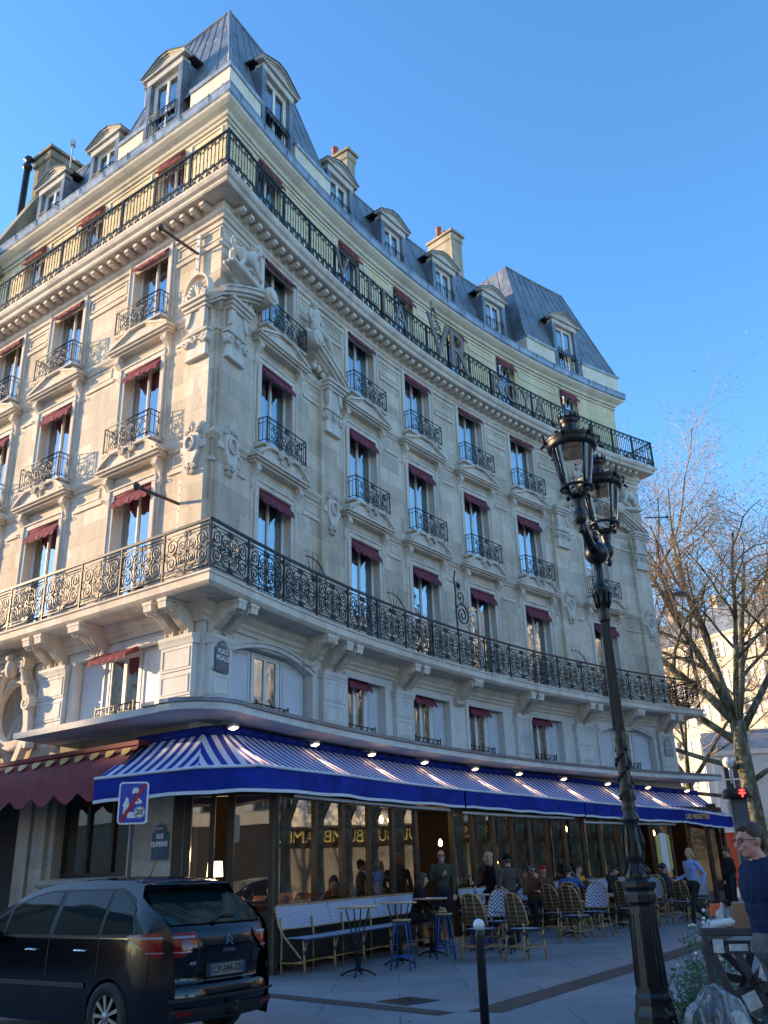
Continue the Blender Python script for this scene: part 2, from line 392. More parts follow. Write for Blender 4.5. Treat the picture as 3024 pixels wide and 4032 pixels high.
# ---- lower canopy over the shops
def canopy():
    mb=MB(); 
    def outer(u):
        return 1.05
    prof=[(-.2,4.16),(.95,4.20),(1.0,4.20),(1.0,4.32),(.2,4.36),(-.2,4.36)]
    # round the corner: offsets follow an arc instead of a mitre
    us=[-TL+0.0,-1.2]
    rows=[]
    def row(u,k,n=None,p=None):
        rows.append([pt(u,o,z) for o,z in prof] if n is None else [Vector((p.x+n.x*o,p.y+n.y*o,z)) for o,z in prof])
    row(-4.3,1); row(-1.0,1); row(-.35,1)
    nL,nR=Ln,_nR0
    for i in range(0,9):
        t=i/8; n=(nL*(1-t)+nR*t); n=n/n.length; f=1+.10*sin(pi*t)
        rows.append([Vector((W.x+n.x*o*(f if o>.5 else 1)-(0),W.y+n.y*o*(f if o>.5 else 1),z)) for o,z in prof])
    u=.35
    while u<S: row(u,1); u+=.7
    row(S+.2,1) if False else rows.append([pt(S-1e-3,o,z) for o,z in prof])
    rows.append([pt(S,o,z) for o,z in prof])
    n=len(prof); vs=[p for r in rows for p in r]
    fs=[(i*n+j,i*n+(j+1)%n,(i+1)*n+(j+1)%n,(i+1)*n+j) for i in range(len(rows)-1) for j in range(n)]+[tuple(range(n)),tuple(range(len(rows)*n-1,len(rows)*n-n-1,-1))]
    mb.add(vs,fs); ob('canopy',mb,[PAINT],H,label='thin projecting concrete canopy above the shops')
    mb=MB(); prof2=[(-.1,4.365),(1.0,4.325),(1.04,4.33),(1.04,4.40),(-.1,4.44)]
    rows2=[]
    for r in rows[2:]:
        p0,p1=r[0],r[2]; d=(p1-p0); d.z=0; L=d.length; d/=L
        b=Vector((p0.x,p0.y,0))+d*.2
        rows2.append([Vector((b.x+d.x*o*L/1.2,b.y+d.y*o*L/1.2,z)) for o,z in prof2])
    n=len(prof2); vs=[p for r in rows2 for p in r]
    fs=[(i*n+j,i*n+(j+1)%n,(i+1)*n+(j+1)%n,(i+1)*n+j) for i in range(len(rows2)-1) for j in range(n)]+[tuple(range(n)),tuple(range(len(rows2)*n-1,len(rows2)*n-n-1,-1))]
    mb.add(vs,fs); ob('canopy_flashing',mb,[ZINC],H)
canopy()
# ---- string courses between the floors and pilasters
def strings():
    for z in(9.92,13.08):
        us=[]; segs=[]
        mb=MB()
        hood=[(u-1.12,u+1.12) for u in cols]
        edges=[-TL]+[x for h in sorted(hood) for x in h]+[S+4.8]
        for a,b in zip(edges[::2],edges[1::2]):
            if b-a<.05: continue
            mb=MB()
            sweep(mb,[(0,z+.0),(.03,z+.0),(.06,z+.05),(.11,z+.10),(.13,z+.16),(.0,z+.19)],a,b)
            m2=MB(); sweep(m2,[(0,z-.50),(.04,z-.50),(.05,z-.43),(.0,z-.41)],a,b); ob('string_course',m2,[TRIM],H)
            if b-a>.5:
                sub=[(a,b)] if not(a<0<b) else [(a,-.05),(.05,b)]
                for p,q in sub:
                    if q<S and q-p>.5: frame_panel(mb,p+.12,q-.12,z-.34,z-.08,0,.03,.02)
            ob('string_course',mb,[TRIM],H)
strings()
def pil(u0,u1,z0,z1,o=.13):
    mb=MB(); sweep(mb,[(-.01,z0),(o,z0),(o,z1),(-.01,z1)],u0,u1); 
    sweep(mb,[(o-.01,z0),(o+.04,z0),(o+.04,z0+.25),(o-.01,z0+.30)],u0-.03,u1+.03)
    return ob('pilaster',mb,[STONE],H)
PIL=[(-.75,-.08),(.08,.72),(4.08,4.85),(15.95,16.75),(20.45,21.25)]
for a,b in PIL: pil(a,b,6.66,13.1)
# ------------------------------------------------------------------ windows
def bx(mb,poly,x0,x1,m=0):     # polygon in (y,z) extruded along x
    n=len(poly); vs=[(x0,y,z) for y,z in poly]+[(x1,y,z) for y,z in poly]
    mb.add(vs,[tuple(range(n)),tuple(range(2*n-1,n-1,-1))]+[(i,(i+1)%n,(i+1)%n+n,i+n) for i in range(n)],m)
def frame_bar(mb,w,h,t,y0,y1,x=0,z=0,m=0,b=.006):
    mb.bbox(x-w/2,x-w/2+t,y0,y1,z,z+h,m,b); mb.bbox(x+w/2-t,x+w/2,y0,y1,z,z+h,m,b)
    mb.bbox(x-w/2+t,x+w/2-t,y0,y1,z+h-t,z+h,m,b); mb.bbox(x-w/2+t,x+w/2-t,y0,y1,z,z+t,m,b)
def spir(cx,cz,r,turns,a0,dr=1,rin=.14,n=None):
    n=n or int(14*turns)+3
    return [(cx+cos(a0+dr*2*pi*turns*i/n)*r*(1-(1-rin)*i/n),cz+sin(a0+dr*2*pi*turns*i/n)*r*(1-(1-rin)*i/n)) for i in range(n+1)]
def iron(mb,path,y,r,m=0,n=4): mb.tube([(x,y,z) for x,z in path],r,n,m,True,False,True)
def leaf(mb,x,z,y,a,l,w,m=0):
    c,s_=cos(a),sin(a); P=[(0,0),(.35*l,w),(l,0),(.35*l,-w)]
    mb.prism([(x+p*c-q*s_,z+p*s_+q*c) for p,q in P],y-.012,y+.012,m)
def awning_mesh(w=1.22,drop=.34,out=.30,seed=0,mono=True):
    mb=MB(); r=random.Random(seed); N=20; top=[];P=[]
    for i in range(N+1):
        x=-w/2+w*i/N; row=[]
        for j in range(7):
            t=j/6; sag=.025*sin(pi*t)*(1+.4*sin(i*1.3+seed)); row.append((x,-.02-out*t,-.02-drop*t-sag))
        for j in (1,2):
            sc=.07+.055*abs(sin(pi*(i/N)*4.5+.3)); row.append((x,-.02-out+.008*sin(i*1.7+j)-.004*j,-.02-drop-sc*j/2))
        P.append(row)
    mb.grid(P,0,True)
    for sx in(-1,1):
        x=sx*w/2; mb.add([(x,0,0),(x,-.02-out,-.02-drop),(x,-.02-out,-.09-drop),(x,0,-.14)],[(0,1,2,3)],0)
    mb.tube([(-w/2,-.02,-.0),(w/2,-.02,-.0)],.022,6,0)
    if mono:
        yb=-.03-out; zb=-.02-drop
        for pth in([(-.035,-.01),(-.035,-.10)],[(-.035,-.01),(.015,-.015),(.02,-.04),(-.03,-.055)],[(-.01,-.055),(.035,-.10)]):
            mb.ribbon([(a,b+zb) for a,b in pth],yb-.004,yb,.013,1)
    return mb
def make_window(h,curt=0,awn=True,rail=True,sx=0,label=None,w=OW):
    mb=MB()
    frame_bar(mb,w,h,.035,.15,.22)
    for k in(-1,1):
        cw=(w-.07)/2; frame_bar(mb,cw-.004,h-.08,.036,.155,.20,k*cw/2,.04)
    mb.bbox(-.03,.03,.135,.16,.04,h-.04)
    root=ob('window',mb,[FRAME],H,keep=False)
    g=MB(); 
    for k in(-1,1):
        x0,x1=(-w/2+.07,-.03) if k<0 else (.03,w/2-.07); g.add([(x0,.178,.07),(x1,.178,.07),(x1,.178+.004*k,h-.07),(x0,.178,h-.07)],[(0,1,2,3)])
    ob('glass',g,[GLASS],root,keep=False,recalc=False)
    c=MB(); N=40
    def cloth(x0,x1,y,z0,z1,m,amp):
        P=[];n=max(4,int((x1-x0)*40))
        for i in range(n+1):
            x=x0+(x1-x0)*i/n; P.append([(x,y+amp*sin(i*1.1)+.0,z0),(x,y+amp*sin(i*1.1+.4),z1)])
        c.grid(P,m)
    if curt==0: cloth(-w/2+.03,-.34,.225,.03,h+.2,0,.014); cloth(.10,w/2-.03,.225,.03,h+.2,0,.014); cloth(-.36,.12,.25,.03,h+.2,1,.010)
    elif curt==1: cloth(-w/2+.03,-.40,.225,.03,h+.2,0,.014); cloth(.22,w/2-.03,.225,.03,h+.2,0,.016); cloth(-.42,.24,.25,.03,h+.2,1,.010)
    elif curt==3: cloth(-w/2+.03,-.02,.225,.03,h+.2,0,.014); cloth(.28,w/2-.03,.235,.03,h+.2,0,.012); cloth(-.04,.30,.25,h*.25,h+.2,1,.010)
    else: cloth(-w/2+.03,-.08,.235,.03,h+.2,1,.012); cloth(.14,w/2-.03,.235,.03,h+.2,0,.012)
    ob('curtain',c,[TEAL,SHEER],root,keep=False)
    if awn:
        a=awning_mesh(w-.03,.20+.03*(curt==1),.13,curt); ao=ob('window_awning',a,[BURG,BURGL],root,Matrix.Translation((0,0,h-.02)),keep=False)
    if rail:
        r=MB(); W2=.78; o=-.34
        for z,t in((.62,.016),(.50,.010),(.06,.012)):
            r.tube([(-W2,.0,z),(-W2,o,z),(W2,o,z),(W2,.0,z)],t,4)
        for x in(-W2,W2):
            r.box(x-.012,x+.012,o-.012,o+.012,0,.62)
            for yy in(-.11,-.22): r.tube([(x,yy,.06),(x,yy,.62)],.008,4)
        for x in(-.68,.68): r.tube([(x,o,.0),(x,o,.62)],.008,4)
        for x in(-.68,-.34,0,.34,.68): r.tube([(x,o,.5),(x,o,.62)],.008,4)
        for k in(-1,1):
            for cxx,rr in((.13,.12),(.40,.13)):
                iron(r,spir(k*cxx,.33,rr,1.5,pi/2,-k),o,.011); iron(r,spir(k*(cxx+.03),.16,rr*.72,1.4,-pi/2,k),o,.010)
            iron(r,spir(k*.59,.38,.07,1.2,pi/2,k),o,.009); iron(r,spir(k*.59,.16,.07,1.2,-pi/2,-k),o,.009)
            iron(r,[(k*.02,.06),(k*.10,.2),(k*.24,.30),(k*.3,.46)],o,.009); iron(r,[(k*.27,.06),(k*.36,.2),(k*.5,.28),(k*.52,.48)],o,.009)
        for a in(.6,1.1,pi/2,2.04,2.5): leaf(r,0,.48,o,a,.14,.02)
        leaf(r,0,.1,o,pi/2,.2,.03)
        ob('railing',r,[IRON],root,Matrix.Translation((0,0,-.0)),keep=False)
    return root
def put(proto,first,M,label=None):
    if not first[0]:
        first[0]=True; proto.matrix_parent_inverse=world(H).inverted(); proto.matrix_basis=M; o=proto
        if label:o['label']=label
        return o
    return dup(proto,M,H,label)
class Proto:
    def __init__(s,root): s.r=root; s.f=[False]
    def put(s,M,label=None,parent=None): return put(s.r,s.f,M,label)
# architraves and sills
def surround(h,top=True):
    mb=MB(); w=OW
    for k in(-1,1):
        x=k*(w/2+.085); mb.bbox(x-.085,x+.085,-.055,.01,0,h,0,.012); x=k*(w/2+.15); mb.bbox(x-.025,x+.025,-.085,-.04,0,h+.15,0,.008)
        x=k*(w/2+.215); mb.bbox(x-.04,x+.04,-.03,.01,0,h+.12,0,.006)
    mb.bbox(-w/2-.17,w/2+.17,-.055,.01,h,h+.17,0,.012); mb.bbox(-w/2-.175,w/2+.175,-.085,-.04,h+.12,h+.17,0,.008)
    return mb
def spiral_slab(mb,x,z,r,y0,y1,turns=1.6,a0=0,dr=1,w=.035,m=0): mb.ribbon(spir(x,z,r,turns,a0,dr,.18),y0,y1,w,m)
def console(mb,x,w,z,h,d,m=0):
    prof=[(0,0),(0,-h),(-.05*d/.3,-h),(-.09*d/.3,-h*.9),(-.06*d/.3,-h*.75),(-.10*d/.3,-h*.5),(-.20*d/.3,-h*.35),(-.29*d/.3,-h*.25),(-.31*d/.3,-h*.12),(-.27*d/.3,0)]
    bx(mb,[(a,b+z) for a,b in prof],x-w/2,x+w/2,m)
    for k in(-.32,0,.32): bx(mb,[(a-.014,b+z) for a,b in prof[3:9]]+[(a,b+z) for a,b in reversed(prof[3:9])],x+k*w-.018,x+k*w+.018,m)
    for sx in(-1,1):
        xx=x+sx*(w/2+.004)
        pts=[(xx,-d*.72+c*1.0,z-h*.17+s_) for c,s_ in spir(0,0,h*.15,1.5,0,1)]
        mb.tube(pts,.010,4,m); pts=[(xx,-.07+c,z-h*.86+s_) for c,s_ in spir(0,0,h*.09,1.3,0,-1)]; mb.tube(pts,.008,4,m)
def hood(seg=True):
    mb=MB()
    mb.bbox(-1.0,1.0,-.19,.01,-.03,.02,0,.01); mb.bbox(-1.04,1.04,-.26,.01,.02,.07,0,.01); mb.bbox(-1.09,1.09,-.31,.01,.07,.13,0,.012)
    for k in(-1,1):
        console(mb,k*.84,.14,-.03,.62,.19)
        if seg:
            arc=[(k*(1.02-.70*i/10),.15+.33*sin(i/10*pi/2)**.9) for i in range(11)]
            mb.ribbon(arc,-.32,.0,.06); mb.ribbon([(x*.99,z-.045) for x,z in arc],-.27,.0,.04); mb.ribbon([(x*.97,z-.085) for x,z in arc],-.22,0,.03)
            spiral_slab(mb,k*.19,.39,.105,-.33,-.10,1.6,pi/2,k,.028); mb.lathe([(.001,-.34),(.02,-.335),(.02,-.1)],(k*.19,0,.39),8,0,'y')
        else:
            arc=[(k*1.04,.15),(k*.24,.45)]; mb.ribbon(arc,-.32,.0,.06); mb.ribbon([(x*.97,z-.05) for x,z in arc],-.27,0,.035); mb.ribbon([(x*.93,z-.09) for x,z in arc],-.22,0,.03)
            mb.ribbon([(k*.24,.42),(k*.24,.18)],-.22,-.05,.035)
    mb.prism([(-.98,.13),(.98,.13),(.5,.32),(0,.42),(-.5,.32)],-.11,.0)
    if seg:
        for i in range(7):
            a=pi*(.12+.76*i/6); mb.tube([(0,-.22,.14),(.11*cos(a),-.27,.18+.14*sin(a)),(.16*cos(a),-.24,.23+.21*sin(a))],[.010,.022,.008],5)
    else:
        mb.ball((0,-.17,.24),.06,0,8,6,(1,.8,1))
        for k in(-1,1): mb.tube([(0,-.15,.18),(k*.10,-.18,.22),(k*.16,-.15,.32)],[.014,.022,.007],5)
    mb.bbox(-.78,.78,-.24,.01,.13,.40,0,.01); mb.bbox(-.83,.83,-.33,.05,.41,.47,0,.012)
    return mb
hs=hood(True).mesh('window_hood',[TRIM]); ht=hood(False).mesh('window_hood',[TRIM])
w2=Proto(make_window(2.79,0,True,False)); w3=Proto(make_window(2.17,1,True,True)); w4=Proto(make_window(2.17,0,True,True)); w5=Proto(make_window(2.72,2,True,False,w=1.06))
w3b=Proto(make_window(2.17,2,True,True)); w4b=Proto(make_window(2.17,3,True,True)); w4c=Proto(make_window(2.17,1,True,True)); w2b=Proto(make_window(2.79,3,True,False)); w2c=Proto(make_window(2.79,1,True,False))
s2=surround(2.79).mesh('window_surround',[TRIM]); s3=surround(2.17).mesh('window_surround',[TRIM]); s4=surround(2.17).mesh('window_surround',[TRIM]); s5=surround(2.2).mesh('s5',[CREAM])
def addm(name,me,M,mats=None,parent=H):
    o=bpy.data.objects.new(name,me); o.matrix_basis=M; return link(o,parent)
FLN={2:'second',3:'third',4:'fourth',5:'fifth'}
for i,u in enumerate(cols):
    sx=1
    (w2,w2b,w2c)[(i*2)%3].put(MF(u,0,6.64)); (w3,w3b,w3)[(i+1)%3].put(MF(u,0,10.43)); (w4,w4c,w4b)[(i*5)%3].put(MF(u,0,13.57)); w5.put(MF(u,-.32,16.29))
    addm('window_surround',s2,MF(u,0,6.66)); addm('window_surround',s3,MF(u,0,10.42)); addm('window_surround',s4,MF(u,0,13.56))
    addm('window_hood',hs,MF(u,0,9.94)); addm('window_hood',ht,MF(u,0,13.08))
# frieze mouldings beneath the modillions between fourth floor windows
ac=sorted(cols)
lim=[-TL]+ac+[S]
for a,b in zip(lim,lim[1:]):
    x0=a+(.95 if a!=-TL else 0); x1=b-(.95 if b!=S else .1)
    for p,q in ([(x0,-.04),(.04,x1)] if a<0<b else [(x0,x1)]):
        if q-p>.4: 
            mb=MB(); frame_panel(mb,p,q,15.05,15.36,0,.04,.025); sweep(mb,[(0,14.86),(.04,14.86),(.06,14.94),(0,14.97)],p,q); ob('frieze_panel',mb,[TRIM],H)
# ---- first floor openings
def f1win(w,h,sidep,bal=True,awn=False):
    root=None; mb=MB(); frame_bar(mb,w,h,.06,.16,.26)
    for k in(-1,1): frame_bar(mb,(w-.12)/2-.004,h-.12,.05,.17,.24,k*(w-.12)/4,.06)
    root=ob('window',mb,[FRAME],H,keep=False)
    g=MB(); 
    for k in(-1,1):
        a,b=(-w/2+.11,-.04) if k<0 else (.04,w/2-.11); g.add([(a,.2,.1),(b,.2+.003*k,.1),(b,.2,h-.1),(a,.2,h-.1)],[(0,1,2,3)])
    ob('glass',g,[GLASS],root,keep=False,recalc=False)
    for x0,x1 in sidep: p=MB(); p.bbox(x0,x1,.16,.22,0,h,0,.01); frame_bar(p,(x1-x0)-.12,h-.16,.03,.14,.165,(x0+x1)/2,.08); ob('shutter_panel',p,[PAINTP],root,keep=False)
    cu=MB(); PP=[[(x,.33+.01*sin(i*1.3),.02),(x,.33+.01*sin(i*1.3),h)] for i,x in enumerate([-w/2+.04+j*.03 for j in range(int((w-.08)/.03))])]; cu.grid(PP,0); ob('curtain',cu,[SHEER],root,keep=False)
    if bal:
        r=MB(); o=-.03; W2=w/2+.06; h2=.42
        for z,t in((h2,.016),(.12,.01),(h2-.1,.008)): r.tube([(-W2,.1,z),(-W2,o,z),(W2,o,z),(W2,.1,z)],t,4)
        for x in(-W2,W2): r.box(x-.012,x+.012,o-.012,o+.012,.0,h2+.05)
        nn=5
        for i in range(nn):
            x=-W2+2*W2*(i+.5)/nn; k=1 if i%2 else -1
            iron(r,spir(x-.05,.26,.075,1.4,pi/2,k),o,.010); iron(r,spir(x+.05,.22,.06,1.3,-pi/2,-k),o,.009); leaf(r,x,.3,o,pi/2,.12,.018)
        ob('railing',r,[IRON],root,keep=False)
    if awn:
        a=awning_mesh(w-.04,.12,.12,3,False); ob('window_awning',a,[BURG,BURGL],root,Matrix.Translation((0,.1,h+.02)),keep=False)
    return root
f1=[]
zb=ZG-.02; hh=5.84-zb
for (u,hw),sd in zip(F1,[[(-1.38,-.52),(.52,1.38)],[(-1.42,-.55),(.45,1.42)],[(.50,.78)],[(.52,.83)],[(.50,.83)],[(.52,.78)],[(-1.42,-.45),(.5,1.42)]]):
    w_=1.0
    off=0 if hw>1.2 else -.22
    if u<0:
        rt=f1win(1.06,hh,[(-1.38,-.56),(.56,1.38)],True,False); a=awning_mesh(1.2,.20,.30,5,False); ob('window_awning',a,[BURG,BURGL],rt,Matrix.Translation((0,.0,hh+.06)),keep=False)
    else:
        sp=[(-1.42,-.54),(.54,1.42)] if hw>1.2 else [(.5,hw-off)]
        rt=f1win(1.0,hh,[(a-0,b) for a,b in sp],True,hw<1.2)
    rt.matrix_parent_inverse=world(H).inverted(); rt.matrix_basis=MF(u+off,0,zb)
# mouldings and pilasters of the first floor
for u,hw in F1:
    mb=MB()
    for k in(-1,1): sweep(mb,[(0,ZG),(.05,ZG),(.05,5.92),(0,5.92)],u+k*(hw+.0)-(0 if k>0 else .12),u+k*(hw)+(.12 if k>0 else 0))
    if hw>1.2 and u>0:
        N=14
        for i in range(N):
            t0,t1=-1+2*i/N,-1+2*(i+1)/N
            f=lambda t:5.62+.30*(1-t*t)
            for o,w_ in((.06,.10),(.10,.05)):
                vs=[];
                for t in(t0,t1):
                    for oo,dz in((-.30 if o<.08 else 0,0),(o,0),(o,w_),(0,w_)): vs.append(pt(u+t*hw*1.04,oo,f(t)+dz+(0 if o<.08 else .09)))
                mb.add(vs,[(0,1,5,4),(1,2,6,5),(2,3,7,6),(3,0,4,7),(0,3,2,1),(4,5,6,7)])
            vs=[pt(u+t*hw,.02,z) for t,z in((t0,f(t0)+.08),(t1,f(t1)+.08),(t1,6.0),(t0,6.0))]; mb.add(vs,[(0,1,2,3)])
    else:
        sweep(mb,[(0,5.84),(.05,5.84),(.07,5.94),(0,5.96)],u-hw-.12,u+hw+.12)
    ob('window_surround',mb,[PAINT],H)
F1P=[(-1.0,-.12),(.10,.75),(4.10,4.95),(7.15,7.9),(12.9,13.6),(16.0,16.85),(20.45,21.2),(-4.95,-4.05),(-7.6,-7.0)]
for a,b in F1P:
    mb=MB()
    for z0,z1 in((ZG-.05,4.62),(4.66,5.10),(5.14,5.62)):
        sweep(mb,[(0,z0),(.14,z0),(.14,z1),(0,z1)],a,b,0,.5); frame_panel(mb,a+.06,b-.06,z0+.05,z1-.05,.14,.02,.012)
    sweep(mb,[(0,ZG-.05),(.12,ZG-.05),(.12,5.66),(0,5.66)],a+.01,b-.01)
    sweep(mb,[(0,5.62),(.15,5.62),(.17,5.68),(.20,5.74),(.20,5.80),(0,5.82)],a-.04,b+.04)
    ob('pilaster',mb,[PAINT],H)
# big balcony consoles
def bigconsole(w=.22,d=.70,h=.62,leafy=False):
    mb=MB(); prof=[(0,0),(0,-h),(-.04,-h-.03),(-.12,-h+.02),(-.10,-h+.12),(-.22,-h+.20),(-.42,-h*.40),(-.58,-h*.30),(-d,-h*.30),(-d-.02,-.06),(-d,0)]
    bx(mb,prof,-w/2,w/2)
    for k in(-.3,0,.3): bx(mb,[(a-.02,b-.01) for a,b in prof[3:8]]+[(a,b) for a,b in reversed(prof[3:8])],k*w-.022,k*w+.022)
    for sx in(-1,1):
        xx=sx*(w/2+.004); mb.tube([(xx,-.55+c,-.16+s_) for c,s_ in spir(0,0,.12,1.6,0,1)],.014,4); mb.tube([(xx,-.10+c,-h+.08+s_) for c,s_ in spir(0,0,.07,1.4,0,-1)],.012,4)
    mb.bbox(-w/2-.03,w/2+.03,-d-.03,0,-.07,0,0,.01)
    return mb
bc=bigconsole().mesh('balcony_console',[TRIM]); bs=bigconsole(.36,.74,.60).mesh('balcony_console',[TRIM])
for a,b in F1P:
    c=(a+b)/2
    for k in(-.21,.21):
        if abs(c+k)>.3 or True: addm('balcony_console',bc,MF(c+k,.02,6.40))
def text_mesh(txt,size,depth,name='t',align='CENTER',off=0.0,sp=1.0):
    cu=bpy.data.curves.new(name,'FONT'); cu.body=txt; cu.size=size; cu.extrude=depth; cu.align_x=align; cu.align_y='CENTER'; cu.offset=off; cu.space_character=sp; cu.resolution_u=3
    o=bpy.data.objects.new('tmp',cu); COL.objects.link(o); bpy.context.view_layer.update()
    me=bpy.data.meshes.new_from_object(o.evaluated_get(bpy.context.evaluated_depsgraph_get())); bpy.data.objects.remove(o); me.name=name; me.materials.clear()
    return me
RX=Matrix.Rotation(pi/2,4,'X')     # text plane -> facade plane (faces -y)
def txt_ob(name,txt,size,mat,parent,M,depth=.003,off=0.,sp=1.,sx=1,sy=1,keep=False):
    me=text_mesh(txt,size,depth,name,'CENTER',off,sp); me.materials.append(mat)
    return ob(name,me,None,parent,M@RX@Matrix.Diagonal((sx,sy,1,1)),keep)
for u in(-3.0,2.35,3.55,10.2,18.8):
    if u==2.35: continue
    c=addm('balcony_console',bs,MF(u,.02,6.40))
    if u>0: txt_ob('carved_mark','3C3',.17,TRIM,c,Matrix.Translation((0,-.765,-.10)),.008,.004,1,1,1)
# ---- railings
def panel_low():
    p=1.27; r=MB(); z0,z1=.10,.92
    r.box(0,p,-.025,.025,.98,1.03); r.tube([(0,0,.90),(p,0,.90)],.012,4); r.tube([(0,0,.10),(p,0,.10)],.014,4); r.tube([(0,0,.17),(p,0,.17)],.008,4); r.tube([(0,0,.84),(p,0,.84)],.008,4)
    r.box(-.018,.018,-.018,.018,-.02,1.0); r.tube([(p/2,0,.10),(p/2,0,.90)],.010,4)
    c=p/2; zc=.505
    for k in(-1,1):
        for q in(-1,1):
            iron(r,spir(c+k*.125,zc+q*.13,.115,1.7,-q*pi/2,k*q),0,.013)
            iron(r,spir(c+k*.42,zc+q*.17,.17,1.9,-q*pi/2,-k*q),0,.014)
            iron(r,spir(c+k*.57,zc+q*.06,.055,1.2,q*pi/2,k*q),0,.010)
            iron(r,[(c+k*.02,zc+q*.30),(c+k*.14,zc+q*.335),(c+k*.25,zc+q*.27),(c+k*.30,zc+q*.13),(c+k*.29,zc)],0,.013)
            iron(r,[(c+k*.02,zc+q*.02),(c+k*.07,zc+q*.07),(c+k*.05,zc+q*.2),(c+k*.0,zc+q*.27)],0,.010)
            for a in(.3,.9,1.5): leaf(r,c+k*.03,zc+q*.30,0,(a if k>0 else pi-a)*q,.12,.020)
            leaf(r,c+k*.585,zc+q*.30,0,(pi/2-.5*k)*q if k<0 else (pi/2+.3)*q,.11,.02); leaf(r,c+k*.56,zc+q*.36,0,(pi if k>0 else 0),.10,.018)
        leaf(r,c+k*.28,zc,0,0 if k<0 else pi,.12,.03); leaf(r,c+k*.46,zc,0,0 if k>0 else pi,.1,.022); iron(r,[(c+k*.3,zc),(c+k*.63,zc)],0,.009)
    for a in range(8): leaf(r,c,zc,0,a*pi/4,.11,.022)
    r.lathe([(.03,-.02),(.03,.02)],(c,0,zc),8,0,'y')
    return r.mesh('railing_panel',[IRON]),p
def panel_up():
    p=1.20; r=MB(); n=10
    r.box(0,p,-.022,.022,.99,1.03); r.tube([(0,0,.86),(p,0,.86)],.008,4); r.tube([(0,0,.09),(p,0,.09)],.011,4); r.box(-.018,.018,-.018,.018,-.02,1.05)
    for i in range(n):
        x=p*(i+.5)/n; k=1 if i%2 else -1
        r.tube([(x,0,.09),(x,0,.99)],.0105,4); r.ball((x,0,.55),.020,0,5,4)
        iron(r,spir(x+k*.03,.92,.042,1.2,pi/2,k),0,.010); iron(r,spir(x-k*.028,.83,.032,1.1,-pi/2,k),0,.009)
        iron(r,spir(x+k*.03,.30,.045,1.2,-pi/2,-k),0,.010); iron(r,spir(x-k*.03,.16,.042,1.2,pi/2,k),0,.010)
        for a in(.7,pi/2,2.4): leaf(r,x,.22,0,a,.11,.020)
        leaf(r,x,.15,0,-pi/2,.07,.02)
    return r.mesh('railing_panel',[IRON]),p
def runrail(me,p,o,z,parent,ustart,uend,zs=1.):
    # left run (from far end to the corner), then right run following the curve, then the end return
    C=pt(0,o,z); A=pt(ustart,o,z); pts=[]
    L=(C-A).length; n=round(L/p)
    for i in range(n): pts.append(A+(C-A)*i/n)
    d=0; arc=S*(RW-o)/RW; e=pt(min(uend,S),o,z)
    # sample arc finely
    fine=[C]+[pt(x*.05,o,z) for x in range(-30,int(min(uend,S)/.05)) if (pt(x*.05,o,z)-C).length>.0 and x>0]+[e]
    Ls=[0]
    for a,b in zip(fine,fine[1:]): Ls.append(Ls[-1]+(b-a).length)
    n=round(Ls[-1]/p); 
    def at(s):
        for i in range(len(Ls)-1):
            if Ls[i+1]>=s: t=(s-Ls[i])/(Ls[i+1]-Ls[i]+1e-9); return fine[i]+(fine[i+1]-fine[i])*t
        return fine[-1]
    for i in range(n+1): pts.append(at(Ls[-1]*i/n))
    if uend>S:
        e2=pt(uend,o,z); L=(e2-e).length; n=max(1,round(L/p))
        for i in range(1,n+1): pts.append(e+(e2-e)*i/n)
    for a,b in zip(pts,pts[1:]):
        d=b-a; L=d.length; x=d/L; y=Vector((-x.y,x.x,0))
        M=Matrix(((x.x*L/p,y.x,0,a.x),(x.y*L/p,y.y,0,a.y),(0,0,zs,a.z),(0,0,0,1))); addm('railing_panel',me,M,parent=parent)
me,p=panel_low(); runrail(me,p,.74,6.67,lwb,-TL,S+1.2)
me,p=panel_up(); runrail(me,p,.56,16.29,upb,-TL,S+7,1.09)
# ---- carved ornaments
def cartouche():
    mb=MB(); mb.prism([(-.19,-.22),(.19,-.22),(.22,-.05),(.22,.22),(.12,.30),(-.12,.30),(-.22,.22),(-.22,-.05)],-.09,.02); mb.prism([(-.19,-.22),(.19,-.22),(.09,-.40),(-.09,-.40)],-.09,.02)
    mb.tube([(.125*cos(a),-.115,.04+.155*sin(a)) for a in [2*pi*i/24 for i in range(24)]],.030,7,0,False,True); mb.tube([(.08*cos(a),-.10,.04+.105*sin(a)) for a in [2*pi*i/20 for i in range(20)]],.012,5,0,False,True)
    mb.ball((0,-.085,.04),.045,0,8,6,(1,.7,1.3))
    mb.bbox(-.36,-.20,-.05,.02,-.10,.06,0,.015); mb.bbox(.20,.36,-.05,.02,-.10,.06,0,.015)
    for k in(-1,1):
        spiral_slab(mb,k*.10,-.47,.075,-.10,-.02,1.4,pi/2,k,.024); spiral_slab(mb,k*.14,.33,.065,-.11,-.02,1.3,-pi/2,k,.024)
        spiral_slab(mb,k*.055,-.60,.045,-.09,-.02,1.2,pi/2,-k,.02)
    for a in(.5,1.05,pi/2,2.1,2.64): mb.tube([(0,-.06,.30),(.08*cos(a),-.10,.35+.10*sin(a)),(.10*cos(a),-.07,.42+.16*sin(a))],[.022,.034,.008],6)
    return mb.mesh('cartouche',[CARVE])
